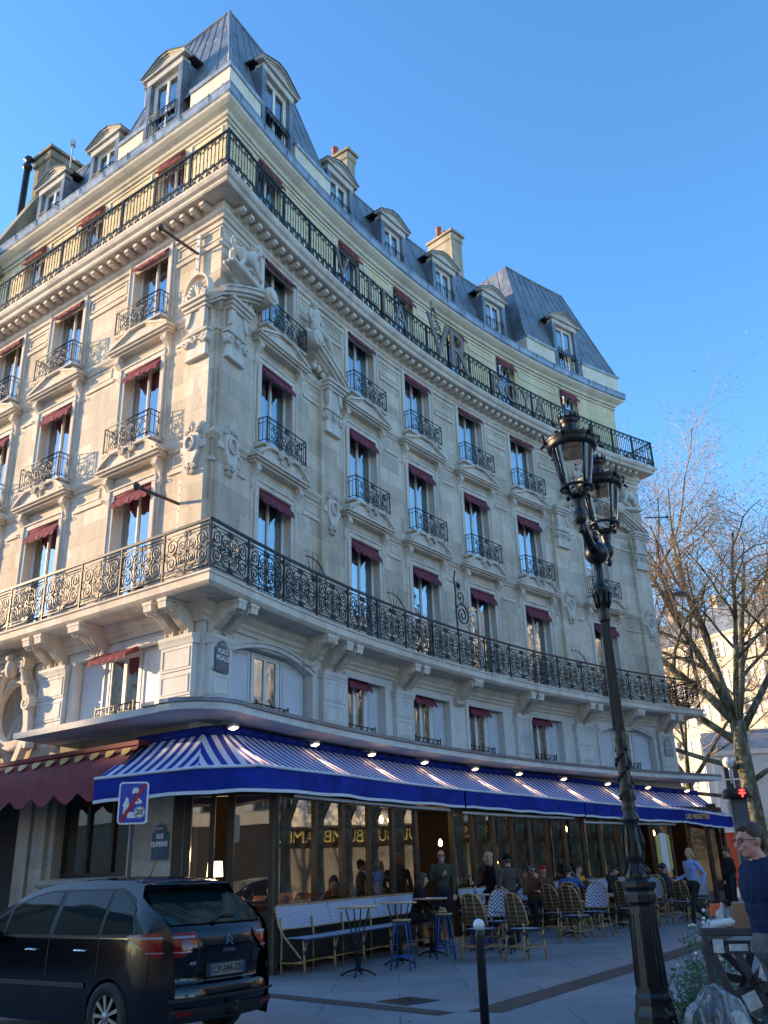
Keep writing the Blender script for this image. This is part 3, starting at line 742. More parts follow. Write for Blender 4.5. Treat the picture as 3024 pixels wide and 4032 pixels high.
def capital(w=.72):
    mb=MB(); h=w/2-.03
    mb.bbox(-h,h,-.15,.02,-.62,-.57,0,.01); mb.bbox(-h+.02,h-.02,-.13,.02,-.57,-.40,0,.01); mb.bbox(-h-.03,h+.03,-.17,.02,.0,.06,0,.012)
    mb.prism([(-h+.05,-.4),(h-.05,-.4),(h,-.02),(-h,-.02)],-.12,.02)
    for k in(-1,1):
        spiral_slab(mb,k*(h-.02),-.20,.105,-.20,-.05,1.8,pi/2,k,.028)
        mb.tube([(k*(h-.10),-.18,-.08),(k*.10,-.18,-.14),(0,-.18,-.15)],.020,6)
    mb.tube([(.07*cos(a),-.20,-.17+.07*sin(a)) for a in [2*pi*i/18 for i in range(18)]],.02,6,0,False,True); mb.ball((0,-.18,-.17),.03,0,8,6)
    mb.bbox(-h+.08,h-.08,-.16,.02,.06,.58,0,.015)
    for k in(-1,1): mb.prism([(k*(h-.03),.56),(k*(h-.03),.20),(k*(h-.13),.30),(k*(h-.20),.56)],-.20,-.10)
    mb.bbox(-h-.02,h+.02,-.22,.02,.58,.66,0,.012); mb.bbox(-h-.06,h+.06,-.27,.02,.66,.75,0,.015); mb.bbox(-h-.10,h+.10,-.32,.02,.75,.84,0,.015)
    return mb.mesh('capital',[CARVE])
cart=cartouche(); capm=capital(.72)
for a,b in PIL:
    c=(a+b)/2; addm('cartouche',cart,MF(c,.13,9.80)); addm('capital',capm,MF(c,.10,12.50))
# shell on the left corner block
mb=MB()
for i in range(7):
    a=pi*(.14+.72*i/6); mb.tube([(0,-.12,0),(.2*cos(a),-.2,.28*sin(a)),(.34*cos(a),-.10,.52*sin(a))],[.02,.05,.02],6)
mb.ribbon([(.40*cos(pi*i/12),.62*sin(pi*i/12)**.8) for i in range(13)],-.18,0,.05)
for k in(-1,1): spiral_slab(mb,k*.30,.02,.09,-.22,-.05,1.4,pi/2,k,.04)
ob('carved_shell',mb,[CARVE],H,MF(-.42,.15,13.4))
def bigped(k):
    mb=MB(); Wd=2.62
    def z(t): return .0+.92*(1-(abs(t))**1.7)
    arc=[(k*Wd*(1-.60*i/12),z(1-.60*i/12)) for i in range(13)]
    mb.ribbon(arc,-.50,.02,.12); mb.ribbon([(x*.985,zz-.09) for x,zz in arc],-.42,.02,.06); mb.ribbon([(x*.97,zz-.15) for x,zz in arc],-.32,.02,.05); mb.ribbon([(x*.99,zz+.07) for x,zz in arc],-.55,.02,.04)
    xc=k*Wd*.385; zc=z(.385)-.0
    mb.lathe([(.17,-.60),(.21,-.59),(.225,-.56),(.225,-.1)],(xc,0,zc),22,0,'y'); mb.lathe([(.10,-.63),(.13,-.63),(.15,-.59)],(xc,0,zc),18,0,'y'); mb.ball((xc,-.60,zc),.08,0,10,6,(1,.5,1.2))
    for q in range(5): mb.ball((k*(1.35+.22*q),-.20,.22+.05*(q%2)-.03*q),.09,0,7,5,(1.2,.8,1))
    spiral_slab(mb,k*1.45,.32,.15,-.26,-.05,1.5,0,k,.045)
    return mb.mesh('broken_pediment',[TRIM])
for k in(-1,1):
    bp=bigped(k); addm('broken_pediment',bp,MF(2.30,.0,13.30)); addm('broken_pediment',bp,MF(18.55,.0,13.30))
# ------------------------------------------------------------------ smooth one-piece figures
import numpy as np
V3=lambda *a: Vector(a if len(a)==3 else a[0])
def cap_mesh(mb,a,b,ra,rb):
    a=V3(a);b=V3(b); d=b-a; L=d.length
    if L<1e-5: d=Vector((0,0,1))
    d.normalize(); pts=[];rs=[]
    for t in(-90,-60,-30): pts.append(a+d*ra*sin(radians(t))); rs.append(max(1e-4,ra*cos(radians(t))))
    pts.append(a);rs.append(ra)
    if L>1e-5: pts.append(b);rs.append(rb)
    for t in(30,60,90): pts.append(b+d*rb*sin(radians(t))); rs.append(max(1e-4,rb*cos(radians(t))))
    u=d.orthogonal().normalized(); w=d.cross(u); n=12; vs=[]
    for p,r in zip(pts,rs):
        for j in range(n): q=2*pi*j/n; vs.append(p+(u*cos(q)+w*sin(q))*r)
    k=len(pts); fs=[(i*n+j,i*n+(j+1)%n,(i+1)*n+(j+1)%n,(i+1)*n+j) for i in range(k-1) for j in range(n)]+[tuple(range(n-1,-1,-1)),tuple(range((k-1)*n,k*n))]
    mb.add(vs,fs)
def blob(name,caps,vox,mats,parent=None,M=None,smooth=2,wr=0):
    mb=MB()
    for c in caps:
        if c[0]=='e':
            _,ce,rad,rot,m=c; mb.T=Matrix.Translation(ce)@(rot.to_4x4() if rot is not None else I4); 
            rr=rad; old=mb.T; mb.T=old@Matrix.Diagonal((rr[0],rr[1],rr[2],1)); mb.lathe([(max(1e-3,sin(pi*i/10)),-cos(pi*i/10)) for i in range(11)],(0,0,0),16); mb.T=None
        else: cap_mesh(mb,*c[:4])
    me=mb.mesh('tmp',[]); o=bpy.data.objects.new('tmp',me); COL.objects.link(o)
    md=o.modifiers.new('r','REMESH'); md.mode='VOXEL'; md.voxel_size=vox; md.use_smooth_shade=True
    if smooth: sm=o.modifiers.new('s','SMOOTH'); sm.factor=.5; sm.iterations=smooth
    bpy.context.view_layer.update()
    me2=bpy.data.meshes.new_from_object(o.evaluated_get(bpy.context.evaluated_depsgraph_get())); bpy.data.objects.remove(o)
    me2.name=name; me2.materials.clear()
    for x in mats: me2.materials.append(x)
    n=len(me2.vertices); co=np.empty(n*3); me2.vertices.foreach_get('co',co); co=co.reshape(-1,3)
    if wr:   # cloth wrinkles
        nr=np.empty(n*3); me2.vertices.foreach_get('normal',nr); nr=nr.reshape(-1,3)
        k=np.sin(co[:,0]*37+np.sin(co[:,2]*23)*2.0)*np.sin(co[:,2]*41+np.sin(co[:,0]*29+co[:,1]*31)*2.2)
        co=co+nr*(k*wr)[:,None]; me2.vertices.foreach_set('co',co.ravel())
    fc=np.empty(len(me2.polygons)*3); me2.polygons.foreach_get('center',fc); fc=fc.reshape(-1,3)
    best=np.full(len(fc),1e9); mi=np.zeros(len(fc),int)
    for c in caps:
        if c[0]=='e':
            _,ce,rad,rot,m=c; q=fc-np.array(ce)
            if rot is not None: q=q@np.array(rot.to_3x3())
            q=q/np.array(rad); d=(np.linalg.norm(q,axis=1)-1)*min(rad)
        else:
            a=np.array(c[0]);b=np.array(c[1]); ab=b-a; L2=max(ab@ab,1e-9); t=np.clip(((fc-a)@ab)/L2,0,1); d=np.linalg.norm(fc-(a+t[:,None]*ab),axis=1)-(c[2]+(c[3]-c[2])*t); m=c[4]
        s=d<best; best[s]=d[s]; mi[s]=m
    me2.polygons.foreach_set('material_index',mi); me2.polygons.foreach_set('use_smooth',[True]*len(mi)); me2.update()
    o=bpy.data.objects.new(name,me2)
    if M is not None: o.matrix_basis=M
    return link(o,parent,parent is not None and parent is H)
def cloth(name,c,var=.2,scale=14,rough=.85): return simple(name,c,rough,0,var,scale,.25,.15)
SKIN=simple('skin',(.50,.30,.215),.5,0,.08,8,.05,.4)
SKINR=simple('ruddy_skin',(.52,.27,.20),.5,0,.1,8,.05,.4)
HAIRS={'brown':simple('brown_hair',(.055,.032,.02),.6,0,.3,40),'blond':simple('blond_hair',(.42,.27,.12),.55,0,.3,40),'grey':simple('grey_hair',(.30,.29,.28),.7,0,.25,40),'black':simple('black_hair',(.012,.01,.01),.5,0,.3,40),'white':simple('white_hair',(.6,.58,.55),.7,0,.15,40)}
BLK=simple('black_plastic',(.012,.012,.013),.35,0,.1)
LENS=simple('dark_lens',(.02,.022,.03),.08,0,.1)
SHOE=simple('white_sneaker',(.62,.62,.60),.6,0,.08); DSHOE=simple('dark_shoe',(.025,.022,.02),.5,0,.2)
def hand(caps,w,d,nrm,side,curl=.35,m=0,s=1.0):
    w=V3(w); d=V3(d).normalized(); nrm=V3(nrm); nrm=(nrm-d*nrm.dot(d)).normalized(); ac=d.cross(nrm)*side
    caps.append((tuple(w),tuple(w+d*.035*s),.021*s,.022*s,m))
    for i in range(4):
        caps.append((tuple(w+d*.02*s+ac*(i-1.5)*.014*s),tuple(w+d*.085*s+ac*(i-1.5)*.0195*s),.014*s,.0115*s,m))
        p=w+d*.088*s+ac*(i-1.5)*.0215*s; q=d.copy(); a=0
        for j,L in enumerate((.040,.026,.020)):
            a+=curl*(1.0+.12*i)*(.8 if j==0 else 1); q=(d*cos(a)+nrm*sin(a)); e=p+q*L*s*(1.0,1.08,1.0,.82)[i]
            caps.append((tuple(p),tuple(e),.0088*s,.0078*s,m)); p=e
    p=w+d*.03*s-ac*.028*s; q=(d*.72-ac*.62+nrm*.30).normalized(); e=p+q*.040*s; caps.append((tuple(p),tuple(e),.0125*s,.0105*s,m))
    q=(d*.85-ac*.15+nrm*.5).normalized(); caps.append((tuple(e),tuple(e+q*.028*s),.010*s,.009*s,m))
def person(label,M,cat='person',J=None,sit=False,hair='brown',hairst='short',mats=None,look=(0,0),glasses=None,beard=None,hat=None,bulk=1.0,vox=.0105,curl=(.45,.45),hn=((0,-.4,0),(0,-.4,0)),h=1.0,shoes=None,group=None,skirt=False,half=False,collar=None):
    """local frame: facing -y, x to the figure's left-hand side seen from the front = +x is viewer's right"""
    skin,top,leg,shoe=mats if len(mats)==4 else (*mats,DSHOE)
    P=dict(pel=(0,0,.96),wa=(0,0,1.10),ch=(0,-.01,1.32),nk=(0,.01,1.48),hd=(0,-.02,1.655),
           sL=(.185,.0,1.425),sR=(-.185,.0,1.425),eL=(.245,.03,1.15),eR=(-.245,.03,1.15),wL=(.25,-.06,.92),wR=(-.25,-.06,.92),
           hL=(.09,0,.93),hR=(-.09,0,.93),kL=(.10,-.02,.50),kR=(-.10,-.02,.50),aL=(.11,.03,.09),aR=(-.11,.03,.09),fL=(.14,-.14,.04),fR=(-.14,-.14,.04))
    if sit:
        for k in('pel','wa','ch','nk','hd','sL','sR','eL','eR','wL','wR','hL','hR'): x,y,z=P[k]; P[k]=(x,y+.02,z-.44)
        P['kL']=(.13,-.44,.52);P['kR']=(-.13,-.44,.52);P['aL']=(.14,-.40,.09);P['aR']=(-.14,-.40,.09);P['fL']=(.16,-.56,.04);P['fR']=(-.16,-.56,.04)
        P['wL']=(.16,-.34,.60);P['wR']=(-.16,-.34,.60);P['eL']=(.26,-.08,.72);P['eR']=(-.26,-.08,.72)
    if J: P.update(J)
    b=bulk; C=[]
    def cp(a,bb,ra,rb,m): C.append((tuple(P[a]) if isinstance(a,str) else tuple(a),tuple(P[bb]) if isinstance(bb,str) else tuple(bb),ra,rb,m))
    # 0 skin 1 top 2 legs 3 shoes
    pel=V3(P['pel']);wa=V3(P['wa']);ch=V3(P['ch']);nk=V3(P['nk']);hd=V3(P['hd'])
    up=(ch-pel).normalized(); sd=(V3(P['sL'])-V3(P['sR'])).normalized(); fw=sd.cross(up)*1.0
    rt=Matrix((sd,-fw,up)).transposed() if True else None
    fw=-(rt.col[1])
    C.append(('e',tuple(pel),(.165*b,.125*b,.13),rt,2)); C.append(('e',tuple(wa),(.150*b,.108*b,.16),rt,1))
    C.append(('e',tuple(ch),(.185*b,.125*b,.20),rt,1)); C.append(('e',tuple(ch*.5+wa*.5),(.165*b,.115*b,.18),rt,1))
    cp('sL','sR',.062*b,.062*b,1); cp(nk-Vector((0,0,.07)),nk,.085*b,.062,1)
    cp(nk-Vector((0,0,.02)),hd-Vector((0,0,.05)),.056,.054,0)
    for s_ in'LR':
        cp('s'+s_,'e'+s_,.062*b,.049*b,1); cp('e'+s_,'w'+s_,.049*b,.034*b,1)
        w=V3(P['w'+s_]); e=V3(P['e'+s_]); d=(w-e).normalized(); C.append((tuple(w-d*.01),tuple(w+d*.012),.025,.023,0))
        hand(C,w+d*.015,d,hn[0 if s_=='L' else 1],1 if s_=='L' else -1,curl[0 if s_=='L' else 1],0)
        if not half:
            cp('h'+s_,'k'+s_,.092*min(b,1.08),.062,2); cp('k'+s_,'a'+s_,.062,.047,2); a=V3(P['a'+s_]); f=V3(P['f'+s_]); cp(a-Vector((0,0,.03)),f,.040,.036,3); cp(a+(a-f)*.18-Vector((0,0,.045)),a-Vector((0,0,.04)),.034,.038,3)
    # head
    yaw,pit=look; hr=(Matrix.Rotation(yaw,3,'Z')@Matrix.Rotation(pit,3,'X'))
    def hp(x,y,z): return tuple(hd+hr@Vector((x,y,z)))
    C.append(('e',hp(0,.012,.022),(.074,.094,.090),hr,0)); C.append(('e',hp(0,-.028,-.035),(.058,.064,.078),hr,0)); C.append(('e',hp(0,-.05,-.085),(.034,.036,.028),hr,0))
    C.append((hp(0,-.088,.012),hp(0,-.113,-.028),.009,.0145,0)); C.append((hp(-.03,-.084,.022),hp(.03,-.084,.022),.012,.012,0))
    for k in(-1,1): C.append(('e',hp(k*.076,.012,-.012),(.010,.018,.030),hr,0)); C.append(('e',hp(k*.036,-.068,-.03),(.022,.02,.02),hr,0))
    C.append((hp(-.018,-.090,-.058),hp(.018,-.090,-.058),.0085,.0085,0))
    root=blob('person',C,vox,[skin,top,leg,shoe],None,M,2,.0035)
    tag(root,label,cat,group)
    HM=Matrix.Translation(hd)@hr.to_4x4()
    f=MB()
    for k in(-1,1): f.ball((k*.031,-.083,.0),.0105,0,8,6)
    f.tube([(-.02,-.0965,-.0595),(0,-.0985,-.060),(.02,-.0965,-.0595)],.0028,4,1)
    for k in(-1,1): f.tube([(k*.014,-.0955,.021),(k*.046,-.083,.024)],.0032,4,2)
    ob('face_features',f,[LENS,simple('lips_'+root.name,(.35,.13,.11),.5),HAIRS[hair if hair else 'brown']],root,HM,False)
    H_=[]
    if hairst=='short':
        H_=[('e',(0,.022,.042),(.081,.096,.083),None,0),('e',(0,-.045,.088),(.055,.04,.03),None,0),('e',(0,.07,-.01),(.068,.038,.07),None,0),((-.074,.01,.02),(-.074,.02,.05),.012,.014,0),((.074,.01,.02),(.074,.02,.05),.012,.014,0)]
    elif hairst=='long':
        H_=[('e',(0,.025,.045),(.087,.100,.088),None,0),('e',(0,.06,-.06),(.085,.055,.12),None,0),((-.08,.0,.02),(-.085,.02,-.16),.025,.03,0),((.08,.0,.02),(.085,.02,-.16),.025,.03,0),((0,-.06,.095),(-.06,-.06,.05),.02,.018,0),((0,-.06,.095),(.06,-.06,.05),.02,.018,0)]
    elif hairst=='curly':
        H_=[('e',(0,.03,.05),(.095,.105,.095),None,0)]+[((.08*cos(a),.03+.09*sin(a),.05),(.09*cos(a),.03+.1*sin(a),.02),.03,.03,0) for a in [i*.7-.2 for i in range(6)]]
    elif hairst=='wind':
        H_=[('e',(0,.025,.045),(.086,.100,.086),None,0),('e',(0,.10,-.02),(.075,.09,.075),None,0),((0,.12,-.02),(.02,.22,-.09),.055,.02,0),((-.07,.0,.02),(-.075,.06,-.10),.022,.03,0),((.07,.0,.02),(.075,.06,-.10),.022,.03,0)]
    if H_: ob_h=blob('hair',H_,.009,[HAIRS[hair]],root,HM,1,.003)
    if beard:
        B=[('e',(0,-.072,-.085),(.042,.034,.045),None,0),((-.055,-.03,-.06),(-.03,-.075,-.085),.016,.02,0),((.055,-.03,-.06),(.03,-.075,-.085),.016,.02,0),((-.025,-.094,-.046),(.025,-.094,-.046),.007,.007,0)]
        blob('beard',B,.007,[HAIRS[beard]],root,HM,1,.002)
    if glasses:
        g=MB()
        for k in(-1,1):
            pth=[(k*.034+.026*cos(a),-.1,-.002+.020*sin(a)) for a in [2*pi*i/12 for i in range(12)]]
            g.tube(pth,.0028,4,0,False,True)
            if glasses=='dark': g.prism([(k*.034+.025*cos(a),-.002+.020*sin(a)) for a in [2*pi*i/12 for i in range(12)]],-.102,-.099,1)
            g.tube([(k*.060,-.1,.006),(k*.079,-.02,.004),(k*.080,.02,-.004)],.0025,4,0)
        g.tube([(-.009,-.101,.004),(.009,-.101,.004)],.0025,4,0)
        ob('glasses',g,[BLK,LENS],root,HM,False)
    if hat:
        kind,hm=hat
        if kind=='beanie': blob('beanie',[('e',(0,.018,.050),(.089,.104,.088),None,0),((-.06,-.06,.035),(.06,-.06,.035),.022,.022,0),((-.07,.05,.02),(.07,.05,.02),.03,.03,0)],.009,[hm],root,HM,1,.0015)
        elif kind=='cap':
            blob('cap',[('e',(0,.01,.056),(.088,.102,.070),None,0),('e',(0,-.12,.050),(.066,.060,.010),Matrix.Rotation(.2,3,'X'),0)],.008,[hm],root,HM,1,0)
        elif kind=='scarf': blob('headscarf',[('e',(0,.02,.055),(.088,.104,.080),None,0),((-.03,-.09,.06),(.05,-.08,.10),.022,.024,0),((.0,.11,.03),(.03,.13,-.02),.03,.02,0)],.009,[hm],root,HM,1,.003)
    if collar:
        q=nk; blob('collar',[((-.06,-.045,.01),(-.025,-.095,-.06),.022,.016,0),((.06,-.045,.01),(.025,-.095,-.06),.022,.016,0),((-.06,.035,.025),(.06,.035,.025),.030,.030,0),((-.07,-.02,.005),(-.06,.03,.01),.018,.02,0),((.07,-.02,.005),(.06,.03,.01),.018,.02,0)],.009,[collar],root,Matrix.Translation(q+Vector((0,0,-.012))),1,0)
    return root
# ---- statues on the broken pediments
def lion(M):
    C=[((-.34,0,.42),(.20,0,.52),.125,.165,0),((.20,0,.52),(.34,-.02,.70),.19,.15,0),('e',(.40,-.05,.86),(.17,.17,.20),None,0),('e',(.50,-.10,.92),(.10,.10,.11),None,0),((.53,-.13,.88),(.60,-.17,.85),.06,.05,0),
       ((.25,-.10,.45),(.38,-.14,.20),.085,.06,0),((.38,-.14,.20),(.52,-.16,.03),.055,.06,0),((.22,.08,.45),(.30,.08,.18),.085,.06,0),((.30,.08,.18),(.36,.05,-.04),.055,.06,0),
       ((-.30,-.10,.38),(-.22,-.14,.16),.12,.07,0),((-.22,-.14,.16),(-.34,-.14,-.02),.06,.055,0),((-.34,-.14,-.02),(-.22,-.16,-.04),.055,.05,0),((-.36,.08,.38),(-.42,.08,.12),.11,.06,0),((-.42,.08,.12),(-.46,.06,-.06),.055,.055,0),
       ((-.46,-.02,.42),(-.60,-.04,.55),.035,.03,0),((-.60,-.04,.55),(-.56,-.06,.70),.03,.03,0),((-.56,-.06,.70),(-.44,-.06,.66),.03,.045,0)]
    for i in range(10):
        a=i*.63; C.append((( .36+.10*cos(a),-.05+.10*sin(a),.80+.08*cos(a*1.7)),(.34+.19*cos(a),-.05+.17*sin(a),.78+.16*cos(a*1.7)),.06,.03,0))
    for k in(-1,1): C.append(((.42,k*.08-.06,1.0),(.40,k*.11-.06,1.07),.04,.02,0))
    for yy in(-.12,0,.12): C.append(((-.60,yy,-.05),(.62,yy,-.20),.06,.07,0))
    C.append(((-.2,.05,.0),(.1,.05,.15),.07,.10,0))
    return blob('lion_statue',C,.016,[CARVE],H,M,2,.004)
def recliner(M):
    C=[((-.05,0,.25),(-.12,-.02,.60),.15,.17,0),((-.12,-.02,.60),(-.16,-.04,.74),.12,.055,0),('e',(-.20,-.08,.88),(.09,.10,.125),None,0),((-.20,-.12,.86),(-.24,-.20,.84),.03,.02,0),
       ((-.32,-.03,.66),(-.42,-.08,.42),.07,.055,0),((-.42,-.08,.42),(-.36,-.16,.20),.05,.04,0),((.08,-.02,.66),(.18,-.10,.44),.07,.055,0),((.18,-.10,.44),(.05,-.2,.28),.05,.04,0),
       ((-.02,-.06,.2),(.38,-.16,.12),.13,.10,0),((.38,-.16,.12),(.72,-.14,-.30),.085,.06,0),((.72,-.14,-.30),(.86,-.18,-.40),.05,.035,0),((.0,.05,.2),(.36,.0,-.02),.13,.10,0),((.36,.0,-.02),(.60,-.02,-.42),.085,.06,0),
       ((-.3,.05,-.0),(.2,.05,.0),.10,.10,0),((.2,.05,.0),(.8,.05,-.50),.10,.06,0)]
    for i in range(8):
        a=i*.79; C.append(((-.19+.08*cos(a),-.05+.06*sin(a),.95+.03*sin(a*2)),(-.19+.13*cos(a),-.04+.09*sin(a),.93-.06*abs(sin(a))),.04,.03,0))
    return blob('reclining_statue',C,.02,[CARVE],H,M,2,.005)
L1=lion(MF(.42,.34,14.22)@Matrix.Scale(.92,4)); 
R1=recliner(MF(3.52,.30,14.28)@Matrix.Rotation(.12,4,'Y')@Matrix.Scale(.95,4))
def dupH(o,M): return dup(o,M,H)
dupH(R1,MF(17.4,.30,14.40)@Matrix.Diagonal((-.95,.95,.95,1))); dupH(L1,MF(20.4,.34,14.32)@Matrix.Diagonal((-.92,.92,.92,1)))
# ------------------------------------------------------------------ roof
def pc(u,o,z,rg):      # inward offsets near the corner follow the mitre line
    e=-o*1.16
    if rg[0]==0 and u<rg[1]: u=e+(u)*(rg[1]-e)/rg[1]; return pt(0,o,z) if u<=e+1e-6 else pt(u,o,z)
    if rg[1]==0 and u>rg[0]: u=-e+(u)*(rg[0]+e)/rg[0]; return pt(0,o,z) if u>=-e-1e-6 else pt(u,o,z)
    return pt(u,o,z)
def slope(name,ub,ut,o0,z0,o1,z1,seam=.55,label=None,k=1,bk=0,flat=False):
    """mansard plane: base from ub[0] to ub[1] at (o0,z0), top from ut[0] to ut[1] at (o1,z1)"""
    mb=MB(); n=max(2,ceil((ub[1]-ub[0])/.55)); m=5; P=[]
    def q(s,t):
        u0=ub[0]+(ub[1]-ub[0])*s; u1=ut[0]+(ut[1]-ut[0])*s
        return pc(u0,o0,z0,ub)*(1-t)+pc(u1,o1,z1,ut)*t
    P=[[q(i/n,j/m) for j in range(m+1)] for i in range(n+1)]; mb.grid(P,0,False)
    L=ub[1]-ub[0]; ns=max(2,round(L/seam))
    for i in range(ns+1):
        s=min(max(i/ns,.004),.996); a,b=q(s,0),q(s,1); mb.tube([a,(a+b)/2,b],.022,4)
    for t in(.33,.66):
        for i in range(ns):
            tt=t+(.06 if i%2 else 0); mb.tube([q((i+.05)/ns,tt),q((i+.95)/ns,tt)],.007,4)
    mb.tube([q(i/n,1) for i in range(n+1)],.05,6)
    return ob(name,mb,[ZINC],H,label=label,recalc=False)
def tri_side(P,name='roof_hip'):
    mb=MB(); mb.add(P,[tuple(range(len(P)))]); 
    a,b=P[0],P[-1]
    mb.tube([P[0],P[-1]],.03,5)
    for i in range(1,5):
        t=i/5; mb.tube([P[0]+(P[1]-P[0])*t,P[-1]+(P[-2]-P[-1])*t],.022,4)
    return ob(name,mb,[ZINC],H)
zr=20.62
ZP=25.0; ZM=23.0
def bk(u,o,z): return pt(u,o,z)
# pavilion on the corner (left face, right face)
slope('roof',(-4.45,0),(-3.85,0),-.14,zr,-1.42,ZP,label='steep zinc corner roof, sunlit side'); slope('roof',(0,4.75),(0,4.15),-.14,zr,-1.42,ZP,label='steep zinc corner roof, shaded side')
tri_side([pt(4.75,-.14,zr),pt(4.75,-4,zr),pt(4.15,-4,ZP),pt(4.15,-1.42,ZP)]); tri_side([pt(-4.45,-.14,zr),pt(-4.45,-4,zr),pt(-3.85,-4,ZP),pt(-3.85,-1.42,ZP)])
mb=MB(); mb.add([pt(-3.85,-1.42,ZP),pt(0,-1.42,ZP),pt(4.15,-1.42,ZP),pt(4.15,-4,ZP),pt(-3.85,-4,ZP)],[(0,1,2,3,4)]); ob('roof_top',mb,[ZINC],H)
mb=MB(); mb.tube([pt(0,-.14,zr-.1),pt(0,-1.42,ZP+.05)],.05,6); ob('hip_rib',mb,[ZINCL],H)
# pavilion at the far end
EL,ER=15.9,S
slope('roof',(EL,ER),(16.7,20.1),-.14,zr,-1.42,ZP)
tri_side([pt(EL,-.14,zr),pt(EL,-4,zr),pt(16.7,-4,ZP),pt(16.7,-1.42,ZP)]); a=[pt(S,-.14,zr),pt(S+4,-.14,zr),pt(20.1,-4,ZP),pt(20.1,-1.42,ZP)]; tri_side(a)
mb=MB(); mb.add([pt(16.7,-1.42,ZP),pt(20.1,-1.42,ZP),pt(20.1,-4,ZP),pt(16.7,-4,ZP)],[(0,1,2,3)]); ob('roof_top',mb,[ZINC],H)
# lower mansards
slope('roof',(4.6,16.4),(4.3,16.8),-.50,19.78,-1.40,ZM); slope('roof',(-10.2,-4.2),(-10.2,-4.0),-.50,19.78,-1.40,ZM,label='zinc mansard over the side street')
mb=MB()
for a,b in((4.3,16.8),(-10.2,-4.0)):
    us=stations(a,b,.8)
    P=[[pt(u,-1.40,ZM),pt(u,-4.5,ZM+1.0)] for u in us]; mb.grid(P,0,False)
ob('roof_top',mb,[ZINC],H,recalc=False)
# plinth blocks below the pavilions
def plinth(a,b):
    mb=MB(); sweep(mb,[(-.6,19.68),(-.08,19.68),(-.08,20.50),(-.6,20.50)],a,b,0); sweep(mb,[(-.6,20.50),(-.04,20.50),(-.02,20.55),(-.02,20.61),(-.6,20.63)],a,b,1); ob('parapet',mb,[CREAM,ZINCL],H)
for a,b in((-4.5,-3.15),(-1.55,1.48),(3.12,4.85),(15.85,17.55),(19.2,S)): plinth(a,b)
# dormers
DST=stone('dormer_stone',(.50,.48,.44),(.60,.58,.54),joint=False,stain=.45)
def dormer(w,h,pedh,deep,z0=0):
    mb=MB(); g=.19; W2=w/2+g
    for k in(-1,1):
        x0,x1=sorted((k*w/2,k*W2)); mb.bbox(x0,x1,-.02,.22,z0,h+.1,1,.01); mb.box(min(x0,x1)+.01,max(x0,x1)-.01,.2,deep,z0,h+.12,1)
    mb.bbox(-W2,W2,-.04,.25,h,h+.22,0,.015)
    # pediment: broken shallow gable with flat middle
    E=W2+.13; pz=h+.22
    poly=[(-E,pz),(E,pz),(E,pz+.06),(W2*.25,pz+pedh),(-W2*.25,pz+pedh),(-E,pz+.06)]
    mb.prism(poly,-.05,.12,0)
    for o,dz,t in((-.13,.02,.05),(-.08,-.04,.035)):
        mb.ribbon([(-E-.02,pz+.05+dz),(-W2*.25,pz+pedh+dz),(W2*.25,pz+pedh+dz),(E+.02,pz+.05+dz)],o,.15,t,0)
    mb.ribbon([(-E,pz+.03),(E,pz+.03)],-.11,.1,.05,0)
    # zinc roof of the dormer
    top=[(-E-.03,pz+.09),(-W2*.25,pz+pedh+.06),(W2*.25,pz+pedh+.06),(E+.03,pz+.09)]
    mb.ribbon(top,-.17,deep,.03,2)
    me=mb.mesh('dormer',[DST,ZINC,ZINC]); return me
def dormer_set(w,h,pedh,deep):
    root=ob('dormer',dormer(w,h,pedh,deep),None,H,keep=False)
    fr=MB(); frame_bar(fr,w,h,.06,.10,.2); 
    for k in(-1,1): frame_bar(fr,(w-.12)/2-.004,h-.12,.05,.12,.18,k*(w-.12)/4,.06)
    ob('frame',fr,[FRAME],root,keep=False)
    g=MB(); 
    for k in(-1,1):
        a,b=(-w/2+.11,-.03) if k<0 else (.03,w/2-.11); g.add([(a,.15,.1),(b,.15+.003*k,.1),(b,.15,h-.1),(a,.15,h-.1)],[(0,1,2,3)])
    ob('glass',g,[GLASS],root,keep=False,recalc=False)
    c=MB(); P=[[(x,.34+.015*sin(i*1.4),.02),(x,.34+.015*sin(i*1.4),h)] for i,x in enumerate([-w/2+.05+j*.03 for j in range(int((w-.1)/.03))])]; c.grid(P,0); ob('curtain',c,[SHEER],root,keep=False)
    r=MB(); W2=w/2+.02
    for z,t in((.95,.016),(.86,.010),(.35,.008)): r.tube([(-W2,-.04,z),(W2,-.04,z)],t,4)
    for i in range(8): x=-W2+2*W2*i/7; r.tube([(x,-.04,.02),(x,-.04,.95)],.010,4)
    ob('railing',r,[IRON],root,keep=False)
    return root
db=Proto(dormer_set(1.10,2.22,.40,1.3)); ds=Proto(dormer_set(.98,1.78,.36,1.2))
for u,oo in((RC[0],-.12),(RC[-1],-.12),(-2.66,-.06)): db.put(MF(u,oo,19.72))
for u in RC[1:-1]+[-5.95,-8.6]: ds.put(MF(u,-.60,20.0))
# snow guards and gutter seams
mb=MB()
u=-TL+.5
while u<S-.2:
    if abs(u)>.3: mb.tube([pt(u,.095,19.54),pt(u,.10,19.78)],.012,4); mb.tube([pt(u+.4,.04,19.81),pt(u+.4,.04,19.85),pt(u+.5,.04,19.85)],.012,4)
    u+=1.05
ob('gutter_seams',mb,[ZINC],H)
